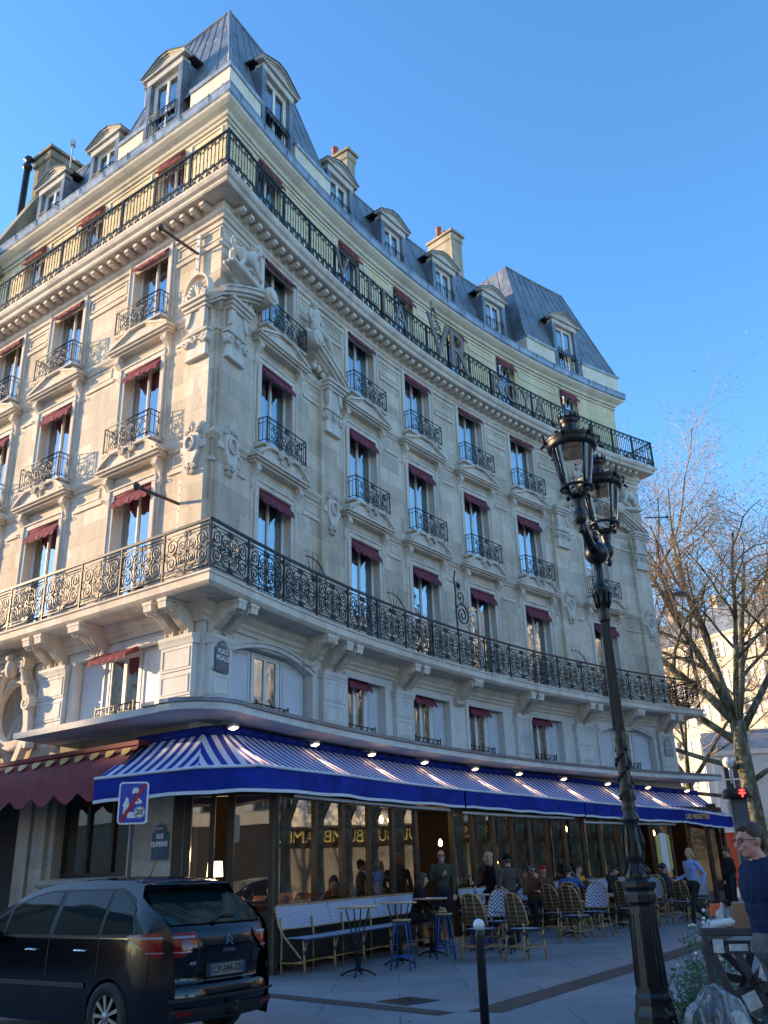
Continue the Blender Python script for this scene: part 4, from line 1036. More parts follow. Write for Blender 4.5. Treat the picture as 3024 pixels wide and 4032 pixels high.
# chimneys
CHS=stone('chimney_render',(.42,.36,.27),(.52,.46,.37),joint=False,stain=.7); RUB=stone('rubble_party_wall',(.30,.25,.18),(.42,.36,.27),joint=False,stain=.9)
def chimney(M,w,d,h,pots,label=None,mat=CHS,fl=.10):
    mb=MB(); mb.bbox(-w/2,w/2,-d/2,d/2,-3.0,h,0,.03); mb.bbox(-w/2-fl*.5,w/2+fl*.5,-d/2-fl*.5,d/2+fl*.5,h-.45,h-.12,0,.05); mb.bbox(-w/2-fl,w/2+fl,-d/2-fl,d/2+fl,h-.12,h,0,.02)
    c=ob('chimney',mb,[mat],H,M,label=label)
    for i in range(pots):
        p=MB(); x=(i-(pots-1)/2)*.36; p.lathe([(.13,h),(.12,h+.06),(.10,h+.30),(.125,h+.32),(.125,h+.38),(.09,h+.38),(.09,h+.2)],(x,0,0),12); ob('chimney_pot',p,[RED],c,keep=False)
    return c
chimney(MF(8.15,-2.3,23.1),.42,1.2,2.2,2,'pale rendered chimney with two clay pots'); chimney(MF(13.75,-2.0,22.9),.62,1.2,2.2,3,'broad pale chimney with clay pots')
chimney(MF(-3.9,-3.6,23.2),.7,1.6,2.9,2)
# party wall with chimney at the left end of the roof
mb=MB(); q0=pt(-10.15,0,0); 
prof=[(.30,19.45),(-1.15,23.0),(-1.9,23.4),(-6,24.6),(-6,19.0),(.2,19.0)]
n=len(prof); A=[pt(-10.15,o,z) for o,z in prof];B=[pt(-10.6,o,z) for o,z in prof]; mb.add(A+B,[tuple(range(n)),tuple(range(2*n-1,n-1,-1))]+[(i,(i+1)%n,(i+1)%n+n,i+n) for i in range(n)],0)
ob('party_wall',mb,[RUB],H,label='rough stone party wall at the end of the roof')
chimney(MF(-10.35,-1.7,22.3),.95,1.15,2.35,0,'broad weathered party wall chimney',RUB,.14)
mb=MB(); a=pt(-10.9,-.9,0); mb.tube([(a.x,a.y,20.5),(a.x,a.y,24.1)],.11,8); mb.lathe([(.10,24.1),(.16,24.15),(.16,24.25),(.09,24.3),(.09,24.45),(.17,24.5),(.12,24.62),(.001,24.7)],(a.x,a.y,0),10); ob('flue_pipe',mb,[IRON],H)
# dishes
for du,dz,r in((-9.0,24.6,.62),(-8.4,25.15,.45)):
    a=pt(du,-2.8,dz); mb=MB(); mb.T=Matrix.Translation(a)@Matrix.Rotation(radians(-30),4,'Z')@Matrix.Rotation(radians(100),4,'X')
    mb.lathe([(.001,0),(r*.4,.02),(r*.8,.09),(r,.15),(r,.16),(r*.8,.10),(r*.4,.035),(.001,.012)],(0,0,0),24); mb.T=None; mb.tube([a,a-Vector((0,0,2.2))],.04,6)
    d=ob('satellite_dish',mb,[simple('dish_grey',(.20,.21,.23),.5,.2,.15)]); tag(d,'large grey satellite dish on the roof behind the left dormers' if r>.5 else 'smaller satellite dish, the upper one of the two on the roof','satellite dish')
for du,oo,z0,z1 in((-8.6,-1.1,22.6,23.9),(-5.2,-1.3,22.6,24.2)):
    a=pt(du,oo,0); mb=MB(); mb.tube([(a.x,a.y,z0-.5),(a.x,a.y,z1)],.025,5); mb.box(a.x-.06,a.x+.06,a.y-.08,a.y+.08,z1,z1+.22); mb.tube([(a.x,a.y,z1-.5),(a.x+.3,a.y,z1-.7)],.02,4)
    t=ob('antenna',mb,[simple('antenna_white',(.5,.5,.5),.5)]); tag(t,'short antenna mast between the left dormers' if du<-6 else 'small white antenna beside the corner roof','antenna')
# ------------------------------------------------------------------ ground level
def G(x,y): return max(0.,min(.30,(y-17.)*.016))
def circ(u,o):
    a=A0-u/RW; n=Vector((-cos(a),-sin(a))); p=CC-n*RW+n*o; return Vector((p.x,p.y,0)),n,Vector((sin(a),-cos(a)))
def SO(s,o,rz=0,dz=0,sc=1):       # street matrix: local -y faces the street
    p,n,t=circ(s,o); M=Matrix(((t.x,-n.x,0,p.x),(t.y,-n.y,0,p.y),(0,0,1,G(p.x,p.y)+dz),(0,0,0,1)))
    return M@Matrix.Rotation(rz,4,'Z')@Matrix.Scale(sc,4)
SHOPF=simple('dark_bronze_frame',(.040,.034,.028),.42,.3,.25,6)
DKWOOD=simple('dark_panel',(.018,.017,.017),.5,0,.2)
GFS=stone('grey_street_stone',(.40,.36,.29),(.50,.45,.37),joint=True,stain=.5,bw=1.4,bh=.62)
mb=MB(); wall(mb,-TL,-.25,0,4.2,[(-4.05,-1.75,1.60,3.75),(-9.5,-5.2,0,3.6)],0,.35,0,0); ob('wall',mb,[GFS],H,label='grey street level wall under the red awning')
mb=MB(); wall(mb,-.25,0,2.9,4.2,[],0,.3); wall(mb,0,S,3.1,4.2,[],0,.3); ob('wall',mb,[PAINT],H,label='strip of pale wall above the blue awning'); mb=MB(); wall(mb,S,S+9,0,6.3,[],0,.3); ob('wall',mb,[GFS],H,label='street level end wall')
mb=MB(); sweep(mb,[(0,1.42),(.10,1.44),(.14,1.50),(.14,1.56),(0,1.60)],-4.35,-1.35,0); sweep(mb,[(0,0),(.06,0),(.06,.7),(0,.75)],-4.9,-.3,0)
for a,b in((-5.2,-4.78),(-4.65,-4.23),(-1.02,-.44)): sweep(mb,[(0,.75),(.09,.75),(.09,3.9),(0,3.9)],a,b,0)
ob('window_mouldings',mb,[GFS],H)
# side street window
mb=MB(); 
for i in range(4): u=-4.05+i*2.30/3; sweep(mb,[(-.30,1.6),(-.22,1.6),(-.22,3.75),(-.30,3.75)],u-.045,u+.045)
sweep(mb,[(-.30,1.6),(-.22,1.6),(-.22,1.68),(-.30,1.68)],-4.05,-1.75); sweep(mb,[(-.30,3.67),(-.22,3.67),(-.22,3.75),(-.30,3.75)],-4.05,-1.75)
w_=ob('window',mb,[SHOPF],H,label='three dark panes under the red awning')
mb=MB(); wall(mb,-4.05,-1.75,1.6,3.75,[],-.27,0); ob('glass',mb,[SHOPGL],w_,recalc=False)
mb=MB(); wall(mb,-4.6,-1.2,1.2,3.9,[],-1.2,0); ob('curtain',mb,[simple('dim_room_shade',(.05,.055,.045),.9,0,.3,2)],w_,recalc=False)  # dark sheet, not cloth: its colour stands in for the room's shade
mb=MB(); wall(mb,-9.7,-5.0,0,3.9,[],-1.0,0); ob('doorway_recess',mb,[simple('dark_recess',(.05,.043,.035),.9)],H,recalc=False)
# oculus with carved scrolls
oc=MB(); oc.lathe([(.62,.10),(.62,-.10),(.66,-.16),(.72,-.10),(.78,-.13),(.84,-.06),(.84,.02)],(0,0,0),32,0,'y')
for k in(-1,1):
    oc.ribbon([(k*(.30+.5*sin(t*1.6)),1.05-1.0*t*1.9) for t in [i/14 for i in range(15)]],-.26,-.05,[.10+.08*sin(i/14*pi) for i in range(15)])
    spiral_slab(oc,k*.72,.10,.17,-.32,-.06,1.5,pi/2,-k,.06); spiral_slab(oc,k*.34,1.02,.18,-.30,-.06,1.6,-pi/2,k,.06)
    for q in range(6): oc.ball((k*(.62-.04*q),-.28,.55+.07*q),.07-.004*q,0,7,5)
    oc.ribbon([(k*(.74-.35*t*t),.0-1.1*t) for t in [i/8 for i in range(9)]],-.22,-.05,.16)
oc.ball((0,-.28,.95),.17,0,10,8,(1,.8,1.3)); oc.ball((0,-.34,1.18),.11,0,10,8,(1.3,.8,.8))
for a in range(9): q=pi*(.1+.8*a/8); oc.tube([(0,-.24,.95),(.24*cos(q),-.30,.98+.30*sin(q))],[.05,.02],5)
occ=ob('oculus_window',oc,[CARVE],H,MF(-5.85,.02,5.03),label='round window in a carved scroll surround')
g=MB(); g.lathe([(.001,0),(.62,.0)],(0,.02,0),24,0,'y'); ob('glass',g,[GLASS],occ,keep=False,recalc=False)
g=MB(); g.lathe([(.001,0),(.62,.0)],(0,.09,0),24,0,'y'); ob('curtain',g,[SHEER],occ,keep=False,recalc=False)
# ---- glazed terrace
Q0=Vector((*pt(-.38,.03,0).xy,0)); Q1=Vector((-2.08,16.50,0)); 
HZ=2.92
def post(mb,p,d,w,z0,z1,t=.09):
    n=Vector((-d.y,d.x,0)); a=p-d*w/2; q=[a-n*t/2,a+d*w-n*t/2,a+d*w+n*t/2,a+n*t/2]
    mb.add([(v.x,v.y,z0) for v in q]+[(v.x,v.y,z1) for v in q],[(0,1,2,3),(7,6,5,4),(0,1,5,4),(1,2,6,5),(2,3,7,6),(3,0,4,7)])
def beam(mb,a,b,z0,z1,t=.1):
    d=(b-a).normalized(); n=Vector((-d.y,d.x,0))*t/2
    q=[a-n,b-n,b+n,a+n]; mb.add([(v.x,v.y,z0) for v in q]+[(v.x,v.y,z1) for v in q],[(0,1,2,3),(7,6,5,4),(0,1,5,4),(1,2,6,5),(2,3,7,6),(3,0,4,7)])
fr=MB(); PANES=[]; PNL=[]
d=(Q1-Q0).normalized(); L=(Q1-Q0).length
for s_,w in((.10,.30),(.62,.09),(.95,.12),(L-.03,.16)): post(fr,Q0+d*s_,d,w,0,HZ+.3)
beam(fr,Q0,Q1,HZ-.06,HZ+.5); beam(fr,Q0,Q1,.0,.16)
def pane(a,b,z0,z1):
    gl=MB(); PANES.append(gl); gl.add([(a.x,a.y,z0),(b.x,b.y,z0),(b.x,b.y,z1),(a.x,a.y,z1)],[(0,1,2,3)])
pane(Q0+d*.25,Q0+d*.58,.2,HZ-.06); pane(Q0+d*1.0,Q1-d*.10,.95,HZ-.06); (PNL.append(MB()),beam(PNL[-1],Q0+d*1.0,Q1,.16,.92,.06)); beam(fr,Q0+d*1.0,Q1,.90,.96)
ps=[.62,1.8,2.82,3.84,4.81,5.80]; ps2=[7.42,8.32,9.3,10.19,11.06,11.95,12.85,13.82,14.68,15.6,16.55]; ps3=[17.5,18.5]; ps4=[19.5,20.5,21.4]
cp=lambda s: circ(s+.3,1.2)[0]
first=Q1
for grp,sill in((ps,.95),(ps2,.42),(ps3,.42),(ps4,.42)):
    for i,s_ in enumerate(grp):
        p=cp(s_) if s_>.62 else Q1; t=circ(s_,1.4)[2]; post(fr,p,Vector((t.x,t.y,0)),.12 if i%2==0 or i==len(grp)-1 else .07,0,HZ)
        if sill<.9 and 0<i<len(grp)-1: post(fr,p+Vector((t.x,t.y,0))*.085,Vector((t.x,t.y,0)),.05,sill,HZ)
        if i:
            a=cp(grp[i-1]) if grp[i-1]>.62 else Q1; tt=(p-a).normalized(); pane(a+tt*.06,p-tt*.05,sill,HZ-.10); (PNL.append(MB()),beam(PNL[-1],a,p,.14,sill-.02,.05)); beam(fr,a,p,sill-.05,sill+.02,.08); beam(fr,a,p,HZ-.10,HZ,.09)
            if i%2==0 and sill<.9:
                for z in(2.25,1.75): post(fr,p-tt*.07+Vector((tt.y,-tt.x,0))*.06,tt,.03,z,z+.25,.03)
for a,b in zip([x*.8+.62 for x in range(26)],[x*.8+1.42 for x in range(26)]): beam(fr,cp(a) if a>.63 else Q1,cp(b),HZ,HZ+.36,.12)
sf=ob('shopfront',fr,[SHOPF],H,label='dark bronze glazed cafe front'); [ob('glass',g_,[SHOPGL],sf,recalc=False) for g_ in PANES]; [ob('panel',g_,[DKWOOD],sf) for g_ in PNL]
# interior: floor, back wall, ceiling
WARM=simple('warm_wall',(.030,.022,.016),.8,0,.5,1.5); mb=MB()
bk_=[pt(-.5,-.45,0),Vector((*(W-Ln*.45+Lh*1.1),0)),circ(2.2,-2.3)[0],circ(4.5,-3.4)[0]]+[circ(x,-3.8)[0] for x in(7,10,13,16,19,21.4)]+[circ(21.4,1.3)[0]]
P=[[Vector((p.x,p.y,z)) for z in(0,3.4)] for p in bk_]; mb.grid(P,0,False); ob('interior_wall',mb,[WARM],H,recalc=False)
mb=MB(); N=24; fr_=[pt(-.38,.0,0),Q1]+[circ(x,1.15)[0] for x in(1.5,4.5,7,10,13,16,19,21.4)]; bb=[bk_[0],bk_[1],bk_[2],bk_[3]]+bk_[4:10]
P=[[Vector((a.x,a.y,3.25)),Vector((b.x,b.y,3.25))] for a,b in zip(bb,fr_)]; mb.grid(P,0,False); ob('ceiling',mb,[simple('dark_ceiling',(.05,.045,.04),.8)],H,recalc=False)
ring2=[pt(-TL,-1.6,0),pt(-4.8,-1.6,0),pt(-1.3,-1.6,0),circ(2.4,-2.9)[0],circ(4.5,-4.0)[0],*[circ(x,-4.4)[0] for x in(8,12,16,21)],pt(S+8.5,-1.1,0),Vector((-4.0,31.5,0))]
n=len(ring2); mb=MB(); vs=[(p.x,p.y,.0) for p in ring2]+[(p.x,p.y,4.28) for p in ring2]; mb.add(vs,[(i,(i+1)%n,(i+1)%n+n,i+n) for i in range(n)]+[tuple(range(2*n-1,n-1,-1))]); ob('light_blocking_core',mb,[DARKIN],H)  # unseen ground-level part of the core, added to block light
# step at the doorway
mb=MB(); P=[[circ(5.95+1.5*i/3,o)[0]+Vector((0,0,.16)) for o in(1.0,1.75)] for i in range(4)]; mb.grid(P,0,False); P=[[circ(5.95+1.5*i/3,1.75)[0]+Vector((0,0,z)) for z in(0,.16)] for i in range(4)]; mb.grid(P,0,False); ob('door_step',mb,[GFS],H,recalc=False)
txt_ob('fascia_lettering','LES VEDETTES',.17,simple('brass_letters',(.5,.36,.12),.4,.5),H,SO(9.9,1.27,0,3.0),.006,0,1,1,1,True)
# ---- blue and white awning
def stripes(name):
    b=NB(name); v=b.coord('UV'); x=b.sep(v)[0]; f=b.math('FRACT',b.math('MULTIPLY',x,1/.235)); k=b.math('GREATER_THAN',f,.5)
    nz=b.noise(b.coord('Object'),3,4); c=b.mix(k,(.012,.035,.30),(.60,.62,.68)); c=b.mix(.25,c,b.ramp(nz,[(.3,(.6,.6,.6)),(.7,(1,1,1))]),'MULTIPLY')
    p=b.pbr(c,.75,0,.2,b.bump(b.noise(b.coord('Object'),60,2),.1,.003)); return b.mat
STR=stripes('blue_white_canvas'); BLUE=simple('blue_canvas',(.012,.030,.25),.85,0,.35,1.6,.3,.15); WHT=simple('white_edge',(.62,.63,.66),.7,0,.08)
def fz(u): return 3.30 if 3<u<11 else (3.22+.08*max(0,(u+1)/4) if u<=3 else 3.30-.16*min(1,(u-11)/8.4)-.17*max(0,min(1,(u-19.4)/2.2)))
F0=Vector((-5.14,15.89,3.14)); F1v=Vector((-3.18,15.02,3.18)); F2v=Vector((-2.33,15.48,3.23))
T0=pt(-1.38,.22,3.88); T1=Vector((-3.36,16.12,3.90)); T2=Vector((-3.05,16.45,3.95))
def FR(u): p=circ(u,1.5)[0]; return Vector((p.x,p.y,fz(u)))
def TPp(u): p=circ(u,.32)[0]; return Vector((p.x,p.y,4.0 if u<14 else 4.0-.22*(u-14)/7.5))
AW=thing('cafe_awning','blue and white striped cafe awning with a plain blue valance round the corner','awning',Matrix.Translation(Vector((F1v.x,F1v.y,3.1))))
cv=MB(); base_u=[0.0]; front=[F0]; nrm_f=[]
def face(A,B,C_,D,n,sub=6,sag=.04):
    """A,B front edge; D,C_ top edge; stripes square to the front edge"""
    e=(B-A); Lf=e.length; e.normalize(); P=[];UV=[]
    for i in range(n+1):
        s=i/n; r=[];q=[]
        for j in range(sub+1):
            t=j/sub; p=(A+(B-A)*s)*(1-t)+(D+(C_-D)*s)*t; p.z-=sag*sin(pi*t)
            r.append(p); q.append((base_u[0]+(p-A).dot(e),t))
        P.append(r);UV.append(q)
    cv.grid(P,0,True,UV); base_u[0]+=Lf; front.append(B)
face(F0,F1v,T1,T0,10); face(F1v,F2v,T2,T1,4)
UE=21.9; us=[-.5+i*(UE+.5)/46 for i in range(47)]
tops=[.35+i*(UE-.1-.35)/46 for i in range(47)]
prev=F2v; pt_=T2
for i in range(1,47):
    b=FR(us[i]); t=TPp(tops[i]); face(prev,b,t,pt_,1); prev=b; pt_=t
ob('striped_canvas',cv,[STR],AW,recalc=False)
cover=MB(); 
tp=[T0,T1,T2]+[TPp(u) for u in tops[1:]]
for a,b in zip(tp,tp[1:]): cover.tube([a+Vector((0,0,.05)),b+Vector((0,0,.05))],.085,7)
ob('roller_cover',cover,[BLUE],AW)
def valance(pts,z0=.03,h=.34):
    vb=MB(); wb=MB(); L=0; P=[];Q=[]
    for i,p in enumerate(pts):
        w_=.018*sin(i*1.9)+.012*sin(i*.7); dz=.010*sin(i*1.3)+.008*sin(i*.45); P.append([p+Vector((0,0,z0)),p+Vector((w_,-w_,-h*.5)),p+Vector((w_*.6,-w_*.6,-h+dz))]); Q.append([p+Vector((w_*.6,-.006-w_*.6,-h+dz)),p+Vector((w_*.6,-.006-w_*.6,-h-.055+dz))])
    vb.grid(P,0,True); wb.grid(Q,0,True); v=ob('valance',vb,[BLUE],AW,recalc=False); ob('white_hem',wb,[WHT],v,recalc=False)
def dense(a,b,n): return [a+(b-a)*i/n for i in range(n+1)]
secs=[(us[0],7.9),(7.98,13.9),(13.98,19.1),(19.16,UE)]
pts=dense(F0,F1v,8)+dense(F1v,F2v,4)[1:]+[FR(-.5+ (7.9+.5)*i/22) for i in range(1,23)]; valance(pts)
for a,b in secs[1:]: valance([FR(a+(b-a)*i/20) for i in range(21)])
# scalloped lip where canvas meets valance
lip=MB(); L=0
allp=dense(F0,F1v,12)+dense(F1v,F2v,5)[1:]+[FR(-.5+(UE+.5)*i/136) for i in range(1,137)]
lip.tube([p+Vector((0,0,.02)) for p in allp],.028,6); ob('front_bar',lip,[WHT],AW)
br=MB()
for a,b in((1.2,7.5),(8.1,13.6),(14.1,19.0)):
    q=[circ(a+(b-a)*i/10,1.32)[0]+Vector((0,0,2.86 if a<8 else 2.82 if a<13 else 2.72)) for i in range(11)]; br.tube(q,.035,6)
ob('lower_bar',br,[WHT],AW)
arm=MB()
for u in(1,3.5,6,8.5,11,13.5,16,18.5,21): a=circ(u,.5)[0]; b=circ(u+.3,1.45)[0]; arm.tube([(a.x,a.y,3.3),(b.x,b.y,fz(u)-.06)],.022,5)
ob('arm',arm,[IRON],AW)
p,n,t=circ(20.0,1.53); M=Matrix(((t.x,-n.x,0,p.x),(t.y,-n.y,0,p.y),(0,0,1,fz(20.0)-.15),(0,0,0,1)))
txt_ob('lettering','LES VEDETTES',.20,simple('gold_letters',(.62,.42,.13),.5,.2),AW,M,.004,.006,1.0,1,1,True)
# ---- red awning on the side street
RED_A=simple('dark_red_canvas',(.17,.020,.030),.8,0,.25,3,.1); GOLD=simple('gold_trim',(.42,.29,.08),.55,.2,.15)
RA=thing('side_awning','dark red awning with a gold scalloped pelmet over the side street windows','awning',Matrix.Translation(pt(-3,.3,3.8)))
mb=MB(); P=[]
N=60
for i in range(N+1):
    u=-9.6+(9.6-.95)*i/N; ph=(u*1.55)%1.0; sc=.55+.25*abs(sin(pi*u*1.35)); 
    P.append([pt(u,.50,3.82),pt(u,.80,3.50),pt(u,.82,3.50-sc*.35),pt(u,.83,3.50-sc*.8)])
mb.grid(P,0,True); ob('canvas',mb,[RED_A],RA,recalc=False)
mb=MB(); sweep(mb,[(.30,3.80),(.56,3.80),(.56,3.88),(.30,3.88)],-9.6,-.95); ob('head_box',mb,[RED_A],RA)
mb=MB(); mb.prism([(.13*cos(pi+pi*i/10),.15*sin(pi+pi*i/10)) for i in range(11)],-.008,.008)
gm_=mb.mesh('gold_scallop',[GOLD])
for i in range(19):
    o=bpy.data.objects.new('gold_scallop',gm_); o.matrix_basis=MF(-9.4+i*.46,.66,3.74)@Matrix.Rotation(radians(-30),4,'X'); link(o,RA)
# ---- signs on the wall
SGN=simple('enamel_navy',(.022,.05,.12),.3,0,.12,5,spec=.6); SGG=simple('enamel_green',(.03,.16,.12),.35,0,.15); SGW=simple('enamel_white',(.72,.74,.74),.4,0,.05)
def plaque(name,label,l1,l2,M,big=.115,top='9e Arrt',cols_=None):
    cn,cg,cw=cols_ or (SGN,SGG,SGW)
    r=MB(); w,h=.44,.62
    out=[(-w/2,-h/2),(w/2,-h/2),(w/2,h*.22),(w*.34,h*.27)]+[(w*.30*cos(a),h*.29+h*.19*sin(a)) for a in [pi*i/8 for i in range(9)]]+[(-w*.34,h*.27),(-w/2,h*.22)]
    r.prism(out,-.022,.0,0); r.prism([(x*.90,z*.94) for x,z in out],-.028,-.02,1)
    o=ob(name,r,[cg,cn],None,M); tag(o,label,'street sign')
    mm=Matrix.Translation((0,-.031,0))
    txt_ob('lettering',top,.055,cw,o,mm@Matrix.Translation((0,0,.21)),.002)
    txt_ob('lettering',l1,big,cw,o,mm@Matrix.Translation((0,0,.075)),.002,.0035,1.05,.86,1); txt_ob('lettering',l2,big,cw,o,mm@Matrix.Translation((0,0,-.055)),.002,.0035,1.05,.86,1)
    for z in(-.15,-.185,-.22): b=MB(); b.box(-.13+abs(z+.15)*1.2,.13-abs(z+.15)*1.2,-.032,-.029,z-.006,z+.006); ob('small_print',b,[cg],o,Matrix.Identity(4),False)
    return o
plaque('street_sign','blue enamel PLACE PIGALLE street sign on the pale corner pilaster above the striped awning','PLACE','PIGALLE',MF(.40,.165,5.42),.125)
oldc=(simple('faded_sign',(.30,.29,.26),.6),simple('faded_sign_edge',(.34,.32,.28),.6),simple('faded_letters',(.55,.53,.47),.6))
plaque('street_sign','faded stone coloured PLACE PIGALLE street sign at the far end of the building','PLACE','PIGALLE',MF(20.85,.165,5.38),.12,'9e Arrt',oldc)
plaque('street_sign','dark RUE DUPERRE street sign on the wall beneath the left end of the awning','RUE','DUPERRE',MF(-.72,.095,2.15),.115)
# ---- hotel lettering on the upper balcony
LET=simple('weathered_bronze_letters',(.22,.16,.13),.6,.1,.25); 
def letters(word,u0,u1,size,z,label,sy=1):
    root=thing('hotel_lettering',label,'sign',MF((u0+u1)/2,.62,z)); n=len(word)
    for i,ch in enumerate(word):
        u=u0+(u1-u0)*(i/(n-1)) if n>1 else u0; me=text_mesh(ch,size,.025,'letter','CENTER',.0); me.materials.append(LET)
        ob('letter',me,None,root,MF(u,.64,z)@RX@Matrix.Diagonal((1,sy,1,1)),True)
    return root
letters('VILLA',4.35,7.35,1.05,16.85,'bronze letters VILLA fixed to the upper balcony railing',1.05)
letters('ROYALE',12.7,16.9,1.0,16.80,'bronze letters ROYALE fixed to the upper balcony railing',1.05)
vr=letters('VR',9.45,10.55,2.0,17.1,'tall bronze VR monogram with a spiky iron crest in the middle of the upper balcony')
def crest(name,label,u,o,z,s=1.,tall=True):
    r=MB(); 
    if tall:
        iron(r,[(0,0),(-.02,.6),(.0,1.2),(-.05,1.5),(.02,1.75)],0,.022); iron(r,spir(.30,.50,.34,2.2,pi,-1),0,.022); iron(r,spir(.22,1.02,.2,1.3,-pi/2,1),0,.018)
        for i in range(9): a=-.9+i*.33; r.tube([(.30+.34*cos(a),0,.50+.34*sin(a)),(.30+.52*cos(a),0,.50+.52*sin(a))],[.016,.004],4)
        for i in range(10): a=i*.628; r.tube([(.15,0,1.35),(.15+.17*cos(a),0,1.35+.17*sin(a))],[.018,.004],4)
        for z_ in(.35,.8,1.2): r.tube([(-.12,0,z_),(.02,0,z_)],[.004,.014],4)
        r.ball((.15,0,1.35),.06,0,8,6)
    else:
        arc=[(.62*cos(a),.55*sin(a)) for a in [pi*.02+i*(pi*.60)/14 for i in range(15)]]; iron(r,arc,0,.015)
        for i in range(6): a=pi*(.06+.105*i); r.tube([(.05,0,0),(.78*cos(a),0,.70*sin(a))],[.012,.004],4)
    t=ob(name,r,[IRON],None,MF(u,o,z)@Matrix.Scale(s,4)); tag(t,label,'iron ornament'); return t
crest('iron_crest','spiky iron spiral crest standing on the lower balcony in the middle of the front',9.55,.6,7.70,1.0)
crest('iron_crest','spiky iron spiral crest above the bronze monogram on the upper balcony',9.15,.62,17.15,.75)
for u,l in((3.0,'fan of iron spikes on the lower balcony nearest the corner'),(6.5,'fan of iron spikes on the lower balcony between the second and third windows'),(15.8,'fan of iron spikes on the lower balcony behind the street lamp')): crest('iron_fan',l,u,.55,7.55,1.0,False)
# flag poles
def flagpole(u,z,label,L=1.12):
    r=MB(); r.bbox(-.06,.06,-.05,0,-.62,.55,1,.005); r.tube([(0,-.04,0),(0,-L,.02)],.035,8); r.lathe([(.001,-L-.10),(.07,-L-.08),(.09,-L-.03),(.07,-L+.02),(.035,-L+.03)],(0,0,.02),10,0,'y')
    for q in(-.45,-.15,.2,.42): r.ball((0,-.055,q),.018,0,6,4)
    t=ob('flagpole',r,[simple('rusty_pole',(.09,.055,.05),.6,.2,.3),simple('bracket_white',(.6,.58,.55),.6)],None,MF(u,.05,z)); tag(t,label,'flagpole')
flagpole(-.68,14.85,'bare flagpole stub near the corner under the upper balcony'); flagpole(-.78,8.62,'bare flagpole stub near the corner just above the lower balcony')
for z,l in((14.2,'small rod jutting from the far end of the facade near the top'),(8.6,'small rod with a red tip jutting from the far end just above the lower balcony')):
    r=MB(); a=pt(S,.1,z); b=pt(S+.02,.1,z)+Vector((.95,-.05,.02)); r.tube([a,b],.025,6); r.ball(b,.06,0,8,6); t=ob('flagpole',r,[simple('dark_rod',(.08,.03,.03),.6)]); tag(t,l,'flagpole')
r=MB(); a=pt(S,.1,11.0); r.tube([a,a+Vector((.5,-.05,.25)),a+Vector((.8,-.1,.15))],.03,6); r.lathe([(.05,.1),(.12,.08),(.30,-.02),(.32,-.05),(.001,-.06)],a+Vector((.85,-.1,.05)),16); t=ob('wall_lantern',r,[simple('lamp_grey',(.22,.24,.25),.5,.4)]); tag(t,'flat round street light on a bracket at the far end of the facade','street light')
# ---- spotlights above the awning
BULB=emit('warm_bulb',(1.,.60,.22),6.0); SPH=simple('spot_housing',(.45,.45,.44),.5,.2)
r=MB(); r.tube([(0,.5,.06),(0,.18,.10),(0,0,.03)],.014,5); r.T=Matrix.Rotation(radians(-20),4,'X'); r.bbox(-.10,.10,-.08,.08,-.015,.04,0,.012); r.T=None
hp0=r.mesh('spotlight',[SPH]); b=MB(); b.T=Matrix.Rotation(radians(-20),4,'X'); b.box(-.075,.075,-.05,.05,-.026,-.018); b.T=None; bm0=b.mesh('bulb',[BULB])
pos=['nearest the corner','second from the corner','third from the corner','fourth from the corner','in the middle of the awning','just right of the middle of the awning','fourth from the far end','third from the far end','second from the far end','nearest the far end']
for i,s_ in enumerate((.2,3.04,5.29,7.57,9.92,12.08,14.35,16.65,18.78,20.9)):
    zz=4.02 if s_<13 else 4.02-.02*(s_-13); o=bpy.data.objects.new('spotlight',hp0); o.matrix_basis=MF(s_,.62,zz); COL.objects.link(o); tag(o,'lit warm floodlight above the striped awning, '+pos[i],'floodlight','floodlights above the awning')
    k=bpy.data.objects.new('bulb',bm0); link(k,o,False)
    l=bpy.data.lights.new('lamp_light','SPOT'); l.energy=38; l.color=(1,.55,.22); l.spot_size=radians(52); l.spot_blend=.8; l.shadow_soft_size=.05
    lo=bpy.data.objects.new('lamp_light',l); p,n,t=base(s_); lo.location=(p.x+n.x*.68,p.y+n.y*.68,zz-.06); dv=Vector((n.x*.75,n.y*.75,-.9)); lo.rotation_euler=dv.to_track_quat('-Z','Y').to_euler(); COL.objects.link(lo)
# ------------------------------------------------------------------ ground
def paving(name,c1,c2,bw,bh,ms,rough=.75):
    b=NB(name); v=b.coord('Object'); br=b.n('TexBrick'); b.l(b.coord('Object',(1,1,1)),br.inputs['Vector']); br.inputs['Scale'].default_value=1; br.inputs['Brick Width'].default_value=bw; br.inputs['Row Height'].default_value=bh; br.inputs['Mortar Size'].default_value=ms; br.inputs['Color1'].default_value=(.88,.88,.88,1); br.inputs['Color2'].default_value=(1.08,1.08,1.08,1); br.inputs['Mortar'].default_value=(.50,.50,.50,1)
    f=b.noise(v,.7,6,.65,.5); g=b.noise(v,22,5,.7); col=b.ramp(f,[(.3,c1),(.7,c2)]); col=b.mix(.8,col,br.outputs['Color'],'MULTIPLY'); col=b.mix(.3,col,b.ramp(g,[(.3,(.5,.5,.5)),(.7,(1,1,1))]),'MULTIPLY')
    sp=b.ramp(b.noise(v,3.2,3,.5),[(.66,(0,0,0)),(.70,(1,1,1))]); col=b.mix(b.math('MULTIPLY',sp,.35),col,tuple(x*.6 for x in c1))
    b.pbr(col,rough,0,.3,b.bump(g,.25,.01)); return b.mat
ASPH=paving('pavement_asphalt',(.185,.195,.215),(.265,.28,.30),1.9,1.15,.012)
mb=MB(); xs=[-400,-120,-60,-30,-12,-6,0,6,12,20,30,60,120,400]; ys=[-300,-100,-40,-15,-5,0,5,10,13,17,20,23,26,29,32,35.7,40,60,120,500]
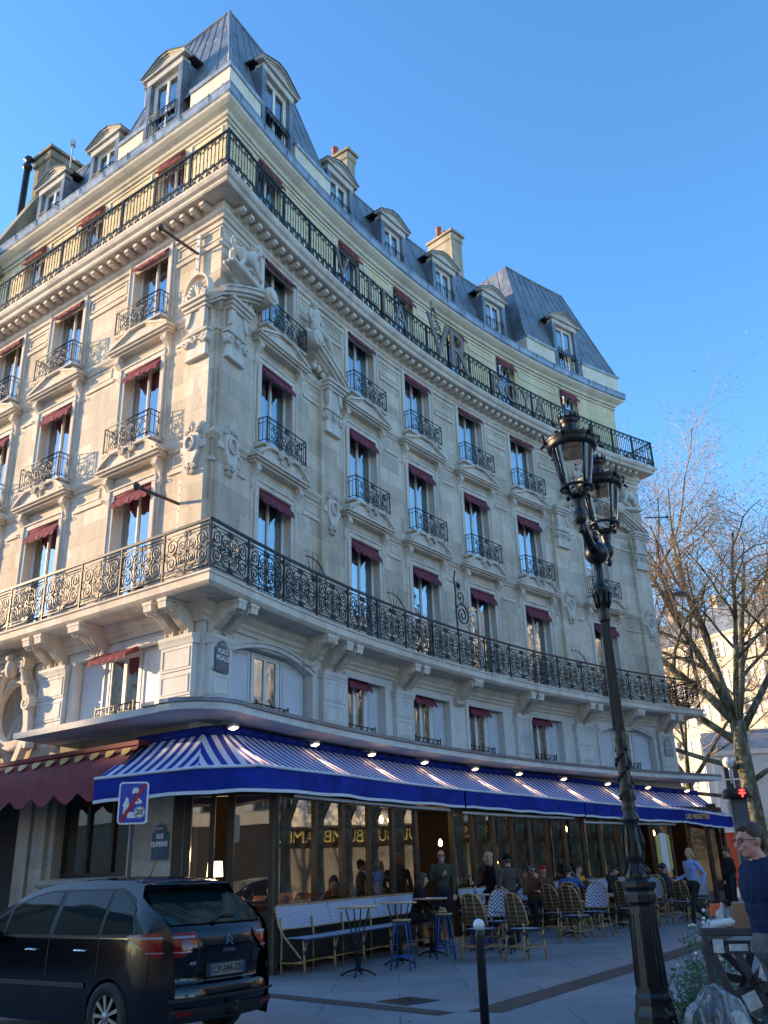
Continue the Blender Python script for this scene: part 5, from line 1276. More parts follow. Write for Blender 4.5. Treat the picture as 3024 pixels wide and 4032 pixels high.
P=[[Vector((x,y,G(x,y))) for y in ys] for x in xs]; mb.grid(P,0,False); gr=struct('ground',mb,[ASPH])
STRIP=NB('tactile_strip'); v=STRIP.coord('UV'); y=STRIP.sep(v)[1]; w=STRIP.math('SINE',STRIP.math('MULTIPLY',y,2*pi*6)); c=STRIP.ramp(STRIP.noise(STRIP.coord('Object'),5,5),[(.3,(.085,.065,.06)),(.7,(.135,.10,.09))]); STRIP.pbr(STRIP.mix(.4,c,STRIP.ramp(w,[(.3,(.4,.4,.4)),(.6,(1,1,1))]),'MULTIPLY'),.8,0,.2,STRIP.bump(w,.5,.01)); STRIP=STRIP.mat
def strip(name,a,b,w):
    a=Vector(a);b=Vector(b); d=(b-a).normalized(); n=Vector((-d.y,d.x))*w/2; m=MB(); N=8; P=[];U=[]
    for i in range(N+1):
        p=a+(b-a)*i/N; P.append([Vector(((p+n*k).x,(p+n*k).y,G(*(p+n*k))+.005)) for k in(-1,1)]); U.append([((p-a).length,0),((p-a).length,1)])
    m.grid(P,0,False,U); o=ob(name,m,[STRIP],recalc=False); o['kind']='structure'
strip('tactile_path',(-3.0,14.9),(.52,11.40),.30); strip('tactile_path',(.95,11.45),(9.6,25.2),.42)
KERB=simple('kerb_granite',(.22,.23,.24),.7,0,.25,9,.3)
mb=MB(); mb.bbox(2.95,5.6,9.1,9.45,-.02,.13,0,.02); mb.T=None; mb.bbox(2.95,3.25,9.46,11.2,-.02,.13,0,.02); k=struct('kerb',mb,[KERB])
mb=MB(); mb.box(3.26,5.6,9.46,11.15,0,.07); s_=struct('soil_bed',mb,[simple('dark_soil',(.035,.028,.02),.95,0,.4,14,.6)])
GUM=simple('old_gum',(.09,.095,.10),.8); rr_=random.Random(4); mb=MB()
for i in range(260):
    x,y=rr_.uniform(-1.5,9),rr_.uniform(8.5,24); r_=rr_.uniform(.012,.028)*(2.2 if i%9==0 else 1); z=G(x,y)+.006; mb.add([(x+r_*cos(a)*rr_.uniform(.8,1.2),y+r_*sin(a),z) for a in [2*pi*k/7 for k in range(7)]],[tuple(range(7))])
gs=ob('gum_spots',mb,[GUM],recalc=False); gs['kind']='stuff'; gs['label']='dark gum spots trodden into the pavement'
mb=MB(); mb.bbox(-.28,.28,-.28,.28,-.02,.012,0,.006)
for k in range(9): mb.box(-.23,.23,-.235+.055*k,-.215+.055*k,.010,.016)
mb2=ob('drain_cover',mb,[simple('cast_drain',(.045,.045,.05),.5,.5,.2)],None,TR(.1,12.6,0,.7)); tag(mb2,'square cast iron cover set in the pavement left of the bollard','drain cover')
# ------------------------------------------------------------------ bollard
LAMPB=simple('lamp_cast_iron',(.010,.0105,.012),.33,.15,.3,14,.25,.5)
def polarTR(az,D,z=0,rz=0): a=radians(az); return TR(D*sin(a),D*cos(a),z,rz)
mb=MB(); mb.lathe([(.048,0),(.048,.83),(.051,.85),(.040,.875),(.040,.895)],(0,0,0),16); bo=ob('bollard',mb,[simple('bollard_brown',(.022,.018,.018),.45,.2,.2)],None,polarTR(4.75,10.5)); tag(bo,'slim dark bollard with a white ball top in the foreground','bollard')
mb=MB(); mb.ball((0,0,.945),.060,0,20,14); ob('white_ball',mb,[simple('white_ball',(.75,.76,.78),.35,0,.05)],bo,keep=False)
# ------------------------------------------------------------------ street lamp
LP=thing('street_lamp','tall ornate black street lamp with two glass lanterns','street lamp',polarTR(14.08,9.5))
SLIM=Matrix.Diagonal((.84,.84,1,1))
def lp(name,mb,mats=[LAMPB],M=I4): return ob(name,mb,mats,LP,M,False)
mb=MB()
def octring(r,z): return [(r,z)]
def octo(mb,prof,n=8,rot=pi/8):
    vs=[];fs=[]
    for r,z in prof:
        for j in range(n): a=2*pi*j/n+rot; vs.append((r*cos(a),r*sin(a),z))
    k=len(prof)
    for i in range(k-1):
        for j in range(n): fs.append((i*n+j,i*n+(j+1)%n,(i+1)*n+(j+1)%n,(i+1)*n+j))
    fs+=[tuple(range(n-1,-1,-1)),tuple(range((k-1)*n,k*n))]; mb.add(vs,fs)
octo(mb,[(.245,0),(.245,.10),(.225,.12),(.225,.22),(.205,.26),(.195,.30),(.195,.36),(.185,.38),(.172,.40),(.145,1.12),(.15,1.14),(.175,1.16),(.175,1.22),(.16,1.25),(.17,1.27),(.19,1.29),(.19,1.33),(.15,1.36)])
for j in range(8):
    a=2*pi*j/8; mb.T=Matrix.Rotation(a,4,'Z'); 
    for z0,z1,r0,r1 in((.45,1.06,.163,.140),):
        w=.075
        mb.tube([(r0,-w*.7,z0),(r0,w*.7,z0),(r1,w*.55,z1),(r1,-w*.55,z1)],.006,4,0,False,True)
mb.T=None; lp('pedestal',mb,M=SLIM)
mb=MB(); mb.lathe([(.13,1.34),(.145,1.37),(.13,1.42),(.09,1.46),(.085,1.50),(.105,1.53),(.112,1.58),(.105,1.66),(.088,1.78),(.082,1.86),(.098,1.88),(.105,1.91),(.085,1.94),(.072,1.97),(.088,2.0),(.075,2.04),(.075,2.07),(.085,2.10),(.08,2.18),(.072,2.30),(.066,2.62),(.07,2.64),(.075,2.67),(.066,2.70),(.075,2.73),(.06,2.76)],(0,0,0),20)
for j in range(8):
    a=2*pi*j/8; 
    for z0,z1,r0,r1 in((1.36,1.50,.13,.09),(1.56,1.84,.106,.084)):
        mb.tube([(r0*1.02*cos(a),r0*1.02*sin(a),z0),((r0+.018)*cos(a),(r0+.018)*sin(a),(z0+z1)/2),(r1*1.04*cos(a),r1*1.04*sin(a),z1)],[.006,.016,.005],5)
for k in range(2):
    mb.tube([((.080-.012*t)*cos(t*9+k*pi),(.080-.012*t)*sin(t*9+k*pi),2.1+.5*t) for t in [i/30 for i in range(31)]],.011,4)
    for i in range(14): t=i/14; a=t*9+k*pi; mb.ball((.085*cos(a+.1),.085*sin(a+.1),2.1+.5*t),.020,0,5,4,(1,1,1.4))
lp('ornate_base',mb,M=SLIM)
mb=MB(); n=16; prof=[(2.74,.062),(3.9,.048)]
vs=[];fs=[]
for z,r in prof:
    for j in range(n*2): a=2*pi*j/(n*2); rr=r*(1 if j%2 else .84); vs.append((rr*cos(a),rr*sin(a),z))
for j in range(n*2): fs.append((j,(j+1)%(2*n),(j+1)%(2*n)+2*n,j+2*n))
mb.add(vs,fs,sm=False); lp('fluted_shaft',mb)
mb=MB(); mb.lathe([(.050,3.88),(.058,3.90),(.06,3.95),(.052,3.98),(.058,4.0),(.056,4.08),(.075,4.16),(.095,4.22),(.098,4.25),(.07,4.27),(.06,4.30),(.045,4.36),(.052,4.42),(.045,4.54)],(0,0,0),20)
for j in range(10): a=2*pi*j/10; mb.tube([(.058*cos(a),.058*sin(a),4.02),(.078*cos(a),.078*sin(a),4.10),(.095*cos(a),.095*sin(a),4.20)],[.006,.018,.008],5)
mb.ball((0,0,4.66),.13,0,24,16); mb.lathe([(.04,4.80),(.05,4.83),(.025,4.86),(.035,4.89),(.001,4.93)],(0,0,0),12); lp('capital_and_globe',mb)
def lantern(dx,dy,z0,label=None):
    # arm from the globe
    mb=MB(); mb.tube([(dx*.2,dy*.2,4.66),(dx*.55,dy*.55,4.70),(dx*.85,dy*.85,4.80),(dx,dy,z0-.34)],[.055,.048,.036,.032],10); mb.lathe([(.001,-.54),(.028,-.52),(.038,-.48),(.022,-.44),(.045,-.42),(.068,-.37),(.07,-.32),(.05,-.27),(.042,-.24),(.058,-.20),(.062,-.16),(.04,-.13),(.03,-.08)],(dx,dy,z0+.02),16)
    for k in(0,1,2,3):
        a=k*pi/2+.5; mb.tube([(dx+.03*cos(a),dy+.03*sin(a),z0-.12),(dx+.10*cos(a),dy+.10*sin(a),z0-.07),(dx+.12*cos(a),dy+.12*sin(a),z0-.02),(dx+.19*cos(a),dy+.19*sin(a),z0+.03)],[.022,.018,.022,.016],6)
        mb.ball((dx+.155*cos(a),dy+.155*sin(a),z0-.06),.028,0,6,5)
    arm=lp('arm',mb)
    L=MB(); L.T=Matrix.Translation((dx,dy,z0))
    r0,r1,h=.158,.235,.47
    L.tube([(r0*cos(a)*1.03,r0*sin(a)*1.03,0) for a in [2*pi*i/28 for i in range(28)]],.019,6,0,False,True)
    for k in range(4): a=k*pi/2+.35; L.tube([(r0*cos(a),r0*sin(a),0),(r1*cos(a),r1*sin(a),h)],.0125,5)
    L.lathe([(r1-.02,h-.03),(r1+.025,h-.02),(r1+.035,h+.03),(r1+.035,h+.06),(r1+.05,h+.075),(r1+.045,h+.095),(r1-.01,h+.11),(.16,h+.15),(.11,h+.19),(.085,h+.22),(.08,h+.30),(.105,h+.315),(.10,h+.33),(.11,h+.36),(.08,h+.37),(.001,h+.37)],(0,0,0),28)
    for k in range(12):
        a=2*pi*k/12; L.T=Matrix.Translation((dx,dy,z0))@Matrix.Rotation(a,4,'Z')
        R_=r1+.055
        if k%2==0: L.tube([(R_-.01,0,h+.06),(R_+.015,0,h+.12),(R_+.0,0,h+.17)],[.022,.018,.006],6); L.ball((R_+.015,0,h+.13),.022,0,6,5); L.tube([(R_+.01,0,h+.04),(R_+.05,0,h+.0)],[.02,.012],5)
        L.tube([(r1-.02+c,0,h+.135+s__) for c,s__ in spir(-.03,.01,.035,1.3,-pi/2,1)],.012,5)
        L.tube([(.105,0,h+.35),(.115,0,h+.39),(.11,0,h+.415)],[.015,.013,.004],5)
    L.T=None; la=lp('lantern',L)
    g=MB(); g.T=Matrix.Translation((dx,dy,z0)); g.lathe([(r0-.004,.005),(r1-.008,h-.02)],(0,0,0),36); g.lathe([(.001,-.07),(.08,-.055),(.14,-.03),(r0,.0)],(0,0,0),28); g.T=None
    # lathe closes with caps only when radius>0: keep open shell
    me=g.mesh('glass',[CLEAR],False,False); bm=bmesh.new(); bm.from_mesh(me); bmesh.ops.delete(bm,geom=[f for f in bm.faces if len(f.verts)>8],context='FACES'); bm.to_mesh(me); bm.free(); ob('glass',me,None,la,I4,False)
    i=MB(); i.T=Matrix.Translation((dx,dy,z0)); i.lathe([(.21,h-.02),(.16,h+.04),(.08,h+.06),(.001,h+.06)],(0,0,0),20); i.lathe([(.04,h-.08),(.10,h-.06),(.10,h-.02),(.05,h)],(0,0,0),16); ob('reflector',i,[simple('reflector_'+la.name,(.06,.065,.075),.7,0)],la,I4,False)
a=radians(14.08); f=Vector((sin(a),cos(a))); s_=Vector((cos(a),-sin(a)))
for q,lat,z0 in((-.60,-.115,5.20),(.60,.13,5.20)):
    v=f*q+s_*lat; lantern(v.x,v.y,z0)
# ------------------------------------------------------------------ zone sign on a post
sg=thing('road_sign','blue square end-of-zone road sign with a red diagonal stripe, behind the dark car','road sign',polarTR(-15.62,13.4))
mb=MB(); mb.tube([(0,.03,0),(0,.03,2.78)],.03,10); ob('post',mb,[simple('brown_post',(.07,.035,.03),.5,.2,.2)],sg,keep=False)
SM=TR(0,0,2.50,radians(8)); B_=simple('sign_blue',(.015,.06,.38),.35,0,.05); 
def rrect(w,h,r,n=5): 
    P=[]
    for cx,cz,a0 in((w/2-r,h/2-r,0),(-w/2+r,h/2-r,pi/2),(-w/2+r,-h/2+r,pi),(w/2-r,-h/2+r,3*pi/2)): P+=[(cx+r*cos(a0+pi/2*i/n),cz+r*sin(a0+pi/2*i/n)) for i in range(n+1)]
    return P
mb=MB(); mb.prism(rrect(.40,.56,.05),-.03,.02,0); mb.prism(rrect(.355,.515,.035),-.034,-.028,1)
pl=ob('plate',mb,[SGW,B_],sg,SM,False)
y0,y1=-.038,-.033
def disc(m,x,z,r,mm=0,ya=y0,yb=y1,n=16): m.prism([(x+r*cos(2*pi*i/n),z+r*sin(2*pi*i/n)) for i in range(n)],ya,yb,mm)
w=MB(); w.prism([(-.02,.13),(.07,.13),(.07,.165),(.052,.20),(-.002,.20),(-.02,.165)],y0,y1); w.box(-.015,.0,y0,y1,.115,.131); w.box(.05,.065,y0,y1,.115,.131); ob('car_symbol',w,[SGW],pl,I4,False)
w=MB(); disc(w,-.085,.05,.022); w.prism([(-.11,.035),(-.06,.035),(-.05,-.05),(-.07,-.14),(-.09,-.14),(-.09,-.06),(-.11,-.14),(-.13,-.14),(-.12,-.05),(-.14,-.04)],y0,y1); ob('pedestrian_symbol',w,[SGW],pl,I4,False)
w=MB(); disc(w,.05,-.0,.022); disc(w,.095,.01,.026); disc(w,.075,.045,.016); ob('cyclist_symbol',w,[SGW],pl,I4,False)
w=MB(); w.prism([(-.06,-.12),(.02,-.12),(.05,-.155),(.05,-.20),(-.07,-.20),(-.07,-.16)],y0,y1); ob('house_symbol',w,[SGW],pl,I4,False)
w=MB(); disc(w,.095,-.125,.082,0); disc(w,.095,-.125,.060,1,-.041,-.036); ob('speed_ring',w,[simple('ring_grey',(.35,.36,.38),.5),SGW],pl,I4,False)
txt_ob('lettering','20',.095,BLK,pl,Matrix.Translation((.095,-.043,-.125)),.001,.003)
w=MB(); w.prism([(-.17,-.235),(-.13,-.25),(.17,.235),(.13,.25)],-.047,-.043); ob('red_stripe',w,[simple('sign_red',(.45,.015,.02),.4)],pl,I4,False)
# ------------------------------------------------------------------ background beyond the building
tp=polarTR(20.2,37,0); post_=MB(); post_.bbox(-.30,.30,-.12,.12,1.2,3.75,1,.03); post_.tube([(0,0,0),(0,0,1.3)],.08,8); post_.lathe([(.50,0),(.55,.06),(.50,.26),(.42,.34),(.001,.36)],(0,0,3.75),20); post_.T=None
ip=ob('signal_post',post_,[simple('signal_black',(.02,.02,.022),.5),simple('signal_grey',(.09,.10,.11),.6)],None,tp@Matrix.Scale(1.0,4)); tag(ip,'dark signal post with a lit red cross arrow, in front of the tree trunk','signal')
c=MB(); c.box(-.03,.03,-.56,-.54,3.76,4.03); c.box(-.12,.12,-.56,-.54,3.87,3.92); c.box(-.10,-.03,-.56,-.54,3.98,4.02); c.box(.03,.10,-.56,-.54,3.98,4.02); ob('red_cross',c,[emit('red_light',(1,.02,.02),3)],ip,I4,False)
c=MB(); c.ball((-.05,0,4.9),.22,0,12,8); c.tube([(-.05,0,4.1),(-.05,0,4.8)],.04,6); gl_=ob('globe_lamp',c,[simple('globe_white',(.7,.72,.75),.3)],None,polarTR(20.1,38.5,.3)); tag(gl_,'white globe lamp above the red cross signal','lamp')
# ------------------------------------------------------------------ terrace furniture
def weave(name,mode):
    b=NB(name); v=b.coord('UV'); X=b.sep(v); 
    zz=b.math('ABSOLUTE',b.math('SUBTRACT',b.math('FRACT',b.math('MULTIPLY',X[0],3.0)),.5)) if mode=='chev' else b.math('MULTIPLY',X[0],.0)
    f=b.math('FRACT',b.math('ADD',b.math('MULTIPLY',X[1],15.),b.math('MULTIPLY',zz,5.)))
    g=b.math('FRACT',b.math('MULTIPLY',X[0],22.)); 
    k=b.math('GREATER_THAN',f,.46); k2=b.math('GREATER_THAN',g,.16); kk=b.math('MULTIPLY',k,k2)
    c=b.mix(kk,(.035,.075,.22) if mode!='back' else (.035,.03,.022),(.66,.68,.72) if mode!='back' else (.16,.12,.07))
    h=b.math('ADD',k,k2); b.pbr(c,.5,0,.4,b.bump(h,.5,.004)); return b.mat
WV=weave('blue_white_weave','chev'); WVB=weave('dark_weave_back','back'); 
def seatweave():
    b=NB('striped_seat_weave'); v=b.coord('UV'); X=b.sep(v); f=b.math('FRACT',b.math('MULTIPLY',X[0],11.)); k=b.math('GREATER_THAN',f,.42); c=b.mix(k,(.03,.06,.20),(.62,.65,.70)); b.pbr(c,.5,0,.4,b.bump(b.math('SINE',b.math('MULTIPLY',X[1],200.)),.3,.003)); return b.mat
WVS=seatweave()
def cane_mat():
    b=NB('rattan_cane'); v=b.coord('UV'); y=b.sep(v)[1]; f=b.math('FRACT',b.math('MULTIPLY',y,6.5)); k=b.math('LESS_THAN',f,.07); n=b.noise(b.coord('Object'),9,4); c=b.ramp(n,[(.3,(.30,.165,.06)),(.7,(.46,.29,.13))]); c=b.mix(k,c,(.10,.05,.02)); b.pbr(c,.35,0,.5); return b.mat
CANE=cane_mat(); NAVY=simple('navy_binding',(.015,.02,.06),.5); MARB=simple('marble_top',(.42,.43,.45),.25,0,.15,5); TBLK=simple('table_iron',(.012,.013,.016),.45,.4)
STB=simple('blue_painted_steel',(.018,.085,.30),.4,.1,.15,10); WOODS=simple('stool_wood',(.42,.28,.13),.5,0,.2,7)
def arch(w,h,yb,lean,n=16):
    return [(-w*cos(a)*(1.0),yb+lean*sin(a),h*sin(a)) for a in [pi*i/n for i in range(n+1)]]
def make_chair():
    root=thing('bistro_chair','chair','chair',I4); sw=.205
    def P_(name,mb,mats): return ob(name,mb,mats,root,keep=False)
    m=MB(); Z=.46
    N=16; top=[];R2=[]
    shape=[(x*.21*(1 if abs(x)<1 else 1),y) for x,y in []]
    outl=[]
    for i in range(24):
        a=2*pi*i/24; c,s__=cos(a),sin(a); outl.append((.215*abs(c)**.6*(1 if c>0 else -1),.21*abs(s__)**.6*(1 if s__>0 else -1)))
    vs=[(x,y,Z) for x,y in outl]+[(x*1.0,y*1.0,Z-.03) for x,y in outl]; uv=[(x+.5,y+.5) for x,y in outl]*2
    m.add(vs,[tuple(range(24)),tuple(range(47,23,-1))]+[(i,(i+1)%24,(i+1)%24+24,i+24) for i in range(24)],0,uv)
    m.tube([(x*1.02,y*1.02,Z-.015) for x,y in outl],.017,6,1,False,True); P_('seat',m,[WVS,NAVY])
    # backrest: curved woven shell
    def bp(s,t): # s -1..1, t 0..1 height
        hw=.215*(1-.0*t); hgt=.47*sqrt(max(0,1-abs(s)**3.2)) 
        x=s*.255; z=Z+.06+hgt*t*.98; y=.19+.035*(z-Z)/.5*2.2-.06*abs(s)**2*1.0
        return (x,y,z)
    for nm,dy,mt in(('backrest',-.008,WV),('back_weave',.008,WVB)):
        g=MB(); PP=[];UU=[]
        for i in range(17):
            s=-1+2*i/16; r=[];q=[]
            for j in range(9):
                x,y,z=bp(s*.985,j/8); r.append((x,y+dy,z)); q.append((x+.5,z))
            PP.append(r);UU.append(q)
        g.grid(PP,0,True,UU); P_(nm,g,[mt])
    f=MB(); f.tube([bp(-1,0)]+[bp(s,1) for s in [-1+2*i/20 for i in range(21)]]+[bp(1,0)],.015,6)
    for s in(-.35,.35): f.tube([(bp(s,t)[0],bp(s,t)[1]+.012,bp(s,t)[2]) for t in(0,.5,1)],.011,5)
    f.tube([bp(s,0.02) for s in [-1+2*i/8 for i in range(9)]],.012,5); P_('back_frame',f,[CANE])
    for k in(-1,1):
        l=MB(); l.tube([(k*.21,.215,Z+.10),(k*.205,.20,Z),(k*.215,.235,.22),(k*.225,.26,0)],.016,7); l.tube([(k*.208,.21,Z-.04),(k*.208,.212,Z-.09)],.019,7,1); P_('leg',l,[CANE,NAVY])
        l=MB(); l.tube([(k*.19,-.19,Z-.02),(k*.20,-.205,.22),(k*.205,-.215,0)],.016,7); l.tube([(k*.196,-.197,Z-.10),(k*.197,-.20,Z-.15)],.019,7,1); l.tube([(k*.20,-.2,.28),(k*.10,-.2,Z-.04)],.010,5); l.tube([(k*.20,-.2,.28),(k*.20,-.10,Z-.04)],.010,5); P_('leg',l,[CANE,NAVY])
    s=MB(); z=.19
    for a,b in(((-.2,-.21),(.2,-.21)),((-.21,.24),(.21,.24)),((-.205,-.2),(-.215,.24)),((.205,-.2),(.215,.24))): s.tube([(*a,z),((a[0]+b[0])/2,(a[1]+b[1])/2,z+.015),(*b,z)],.012,6)
    P_('stretcher',s,[CANE]); return root
CH=make_chair(); chairs_used=[False]
def PW(s,o,rz,dz=0): p=circ(s,o)[0]; return TR(p.x,p.y,G(p.x,p.y)+dz,rz)
def chair(s,o,rz,label):
    p=circ(s,o)[0]; M=TR(p.x,p.y,G(p.x,p.y),rz,1.12)
    if not chairs_used[0]: chairs_used[0]=True; CH.matrix_basis=M; CH['label']=label; CH['group']='rattan bistro chairs on the terrace'; return CH
    return dup(CH,M,None,label,'rattan bistro chairs on the terrace')
# rz: 0 = seat faces the street (-y); pi = faces the cafe, we see its back
D_,W_=2.25,-.55
chair(3.85,3.75,D_+.1,'rattan chair at the front left, its dark back turned to the camera, beside the bollard')
chair(4.0,4.55,D_-.1,'rattan chair with its dark back to the camera, just right of the bollard top')
chair(5.9,3.2,W_+.1,'rattan chair with blue and white back behind the first small table, right of the bollard')
chair(7.9,2.3,D_,'rattan chair behind the blonde woman by the second bench')
chair(8.9,3.2,D_-.05,'rattan chair in front of the bearded man in sunglasses')
chair(7.9,4.1,D_+.1,'rattan chair in the middle of the terrace with its dark back to the camera')
chair(10.1,3.0,D_+.5,'rattan chair carrying the man in the blue checked shirt')
chair(9.4,3.9,W_,'rattan chair with bright blue and white back beside the man in the blue shirt')
chair(11.5,2.9,D_+.1,'rattan chair in front of the man in the yellow jacket')
chair(10.7,4.2,D_,'rattan chair left of the street lamp with its dark back to the camera')
chair(12.2,3.9,W_+.15,'rattan chair with blue and white back just left of the street lamp')
chair(13.6,3.4,W_,'rattan chair just right of the street lamp, its blue and white back to the camera')
chair(14.1,4.1,D_,'rattan chair right of the street lamp with its dark back to the camera')
chair(15.7,3.7,W_+.1,'rattan chair with blue and white back left of the walking waitress')
chair(14.9,2.2,3.3,'pale rattan chair behind the street lamp near the glass front')
chair(15.9,2.3,3.0,'pale rattan chair near the glass front left of the seated dark haired person')
chair(18.6,3.9,W_,'rattan chair with blue and white back right of the walking waitress')
chair(19.2,4.5,D_,'rattan chair with a dark back beyond the waste bin')
chair(20.6,4.0,D_+.2,'rattan chair farthest along the terrace, partly behind the man in the navy jacket')
def make_table(h,r,oval=1.0,bar=True):
    root=thing('bistro_table','t','table',I4); m=MB(); m.lathe([(r-.01,h-.03),(r,h-.02),(r,h-.004),(r-.01,h)],(0,0,0),32); ob('tabletop',m,[MARB],root,keep=False)
    m=MB(); m.lathe([(r+.004,h-.032),(r+.006,h-.02),(r+.004,h-.006)],(0,0,0),32); ob('rim',m,[CANE],root,keep=False)
    m=MB()
    for k in range(4): a=k*pi/2+pi/4; m.tube([(.20*cos(a),.20*sin(a),h-.03),(.05*cos(a),.05*sin(a),h*.45),(.035*cos(a),.035*sin(a),.10)],.011,6)
    m.lathe([(.05,h*.44),(.055,h*.46),(.05,h*.48)],(0,0,0),12); m.tube([(0,0,.06),(0,0,.16)],.035,10); ob('pedestal',m,[TBLK],root,keep=False)
    m=MB()
    for k in range(4): a=k*pi/2+.3; m.tube([(0,0,.10),(.16*cos(a),.16*sin(a),.07),(.27*cos(a),.27*sin(a),.02)],[.022,.018,.012],6); m.lathe([(.02,0),(.025,.01),(.02,.02)],(.27*cos(a),.27*sin(a),0),8)
    ob('base',m,[TBLK],root,keep=False); return root
TB=make_table(1.02,.33); TS=make_table(.74,.30)
def place(proto,M,label,group,st={}):
    if proto.name not in st: st[proto.name]=1; proto.matrix_basis=M; proto['label']=label; proto['group']=group; return proto
    return dup(proto,M,None,label,group)
for s,o,l in((.85,2.75,'tall round table at the near end of the long bench'),(2.65,2.65,'second tall round table in front of the long bench'),(4.2,2.55,'third tall round table, in front of the man in black'),(5.75,2.75,'tall round table with a drink, in front of the man in the green jacket')): place(TB,SO(s,o),l,'tall bar tables along the bench')
for s,o,l in((5.3,3.75,'low round table between the chairs nearest the bollard'),(9.1,3.45,'low round table in front of the man in the blue checked shirt'),(11.9,3.35,'low round table left of the street lamp'),(15.2,3.6,'low round table right of the street lamp, left of the waitress'),(7.0,2.35,'low round table beside the second bench'),(12.9,2.4,'low round table in front of the man in the flat cap'),(17.6,2.5,'low round table in front of the seated dark haired person')): place(TS,SO(s,o),l,'low round bistro tables')
# drinks
GLS=glass('beer_glass',1.45,.05,(.9,.9,.85)); BEER=simple('amber_beer',(.45,.13,.02),.2); MILK=simple('cloudy_drink',(.5,.5,.5),.3)
def drink(M,label,mat=MILK,h=.15):
    m=MB(); m.lathe([(.030,0),(.038,h)],(0,0,0),14); o=ob('drinking_glass',m,[GLS],None,M); tag(o,label,'glass'); f=MB(); f.lathe([(.001,.006),(.028,.006),(.034,h*.75),(.001,h*.75)],(0,0,0),14); ob('drink',f,[mat],o,keep=False); return o
drink(SO(5.65,2.85,0,1.02),'tall glass standing on the table in front of the man in the green jacket')
def stool():
    root=thing('bar_stool','s','stool',I4); h=.77; m=MB(); m.lathe([(.001,h-.03),(.155,h-.03),(.165,h-.015),(.155,h),(.001,h)],(0,0,0),24); ob('seat',m,[WOODS],root,keep=False)
    for k in range(4):
        a=k*pi/2+pi/4; l=MB(); l.tube([(.11*cos(a),.11*sin(a),h-.03),(.14*cos(a),.14*sin(a),h-.10),(.24*cos(a),.24*sin(a),0)],.0135,7); ob('leg',l,[STB],root,keep=False)
    m=MB(); 
    for z in(.20,): 
        q=[((.14+.10*(1-z/.67))*cos(k*pi/2+pi/4),(.14+.10*(1-z/.67))*sin(k*pi/2+pi/4),z+.03*(k%2)) for k in range(4)]
        for i in range(4): a=q[i];b=q[(i+1)%4]; m.tube([(a[0],a[1],z),(b[0],b[1],z)],.011,6)
    m.tube([(.12*cos(2*pi*i/20),.12*sin(2*pi*i/20),h-.05) for i in range(20)],.012,5,0,False,True); ob('foot_ring',m,[STB],root,keep=False); return root
ST=stool()
for s,o,rz,l in((1.95,3.05,.2,'blue bar stool nearest the camera, in front of the long bench'),(3.75,3.05,.5,'blue bar stool in front of the man in black'),(5.25,3.1,.1,'blue bar stool in front of the man in the green jacket'),(6.35,3.0,.4,'blue bar stool farthest from the camera, below the woman with the beer'),(4.55,2.55,.8,'blue bar stool half hidden behind the third tall table')): place(ST,SO(s,o,rz),l,'blue bar stools')
# long woven bench in three sections, and the second bench
def bench(s0,s1,o,label,n=None):
    L=s1-s0; p,_,_=circ((s0+s1)/2,o); root=thing('woven_bench',label,'bench',SO((s0+s1)/2,o)); n=n or 1
    Z=.56; T=1.04
    def Q(s,dy,z): # dy towards the street
        q,nn,tt=circ(s,o+dy); return Vector((q.x,q.y,z+G(q.x,q.y)))
    k=max(2,int(L/.5)); ss=[s0+L*i/k for i in range(k+1)]
    m=MB(); P=[[Q(s,.48,Z-.035),Q(s,.485,Z),Q(s,.02,Z)] for s in ss]; U=[[(s,0),(s,.035),(s,.5)] for s in ss]; m.grid(P,0,False,U); ob('seat',m,[WV],root,recalc=False)
    m=MB(); P=[[Q(s,.0,Z+.14),Q(s,-.10,T)] for s in ss]; U=[[(s,0),(s,.40)] for s in ss]; m.grid(P,0,True,U); ob('backrest',m,[WV],root,recalc=False)
    m=MB(); m.tube([Q(s0,.42,Z-.30),Q(s0,.10,Z+.02),Q(s0,-.02,Z+.2),Q(s0+.02,-.10,T-.03),Q(s0+.08,-.11,T+.01)]+[Q(s,-.11,T+.015) for s in ss[1:-1]]+[Q(s1-.08,-.11,T+.01),Q(s1-.02,-.10,T-.03),Q(s1,-.02,Z+.2),Q(s1,.10,Z+.02)],.018,6); m.tube([Q(s,.0,Z+.13) for s in ss],.012,5); m.tube([Q(s,.48,Z-.02) for s in ss],.02,6,1)
    for i in range(1,n): s=s0+L*i/n; m.tube([Q(s,-.005,Z+.13),Q(s,-.105,T)],.012,5,1)
    ob('frame',m,[CANE,NAVY],root)
    nl=max(2,round(L/1.0)+1)
    for i in range(nl):
        s=s0+.03+(L-.06)*i/(nl-1); l=MB(); l.tube([Q(s,.44,Z-.02),Q(s,.47,.0)],.019,6); l.tube([Q(s,.45,.30),Q(s+.12 if i<nl-1 else s-.12,.45,Z-.04)],.012,5); l.tube([Q(s,.455,Z-.18),Q(s,.46,Z-.24)],.022,6,1); ob('leg',l,[CANE,NAVY],root)
        l=MB(); l.tube([Q(s,.0,Z+.3),Q(s,.03,Z),Q(s,.02,.0)],.018,6); l.tube([Q(s,.46,.2),Q(s,.02,.2)],.012,5); ob('leg',l,[CANE],root)
    m=MB(); m.tube([Q(s,.25,.2) for s in ss],.012,5); ob('stretcher',m,[CANE],root)
    return root
bench(.45,5.75,1.50,'long blue and white woven bench running along the first part of the glass front',3)
bench(7.6,17.0,1.45,'second long woven bench farther along the glass front behind the bistro chairs',7)
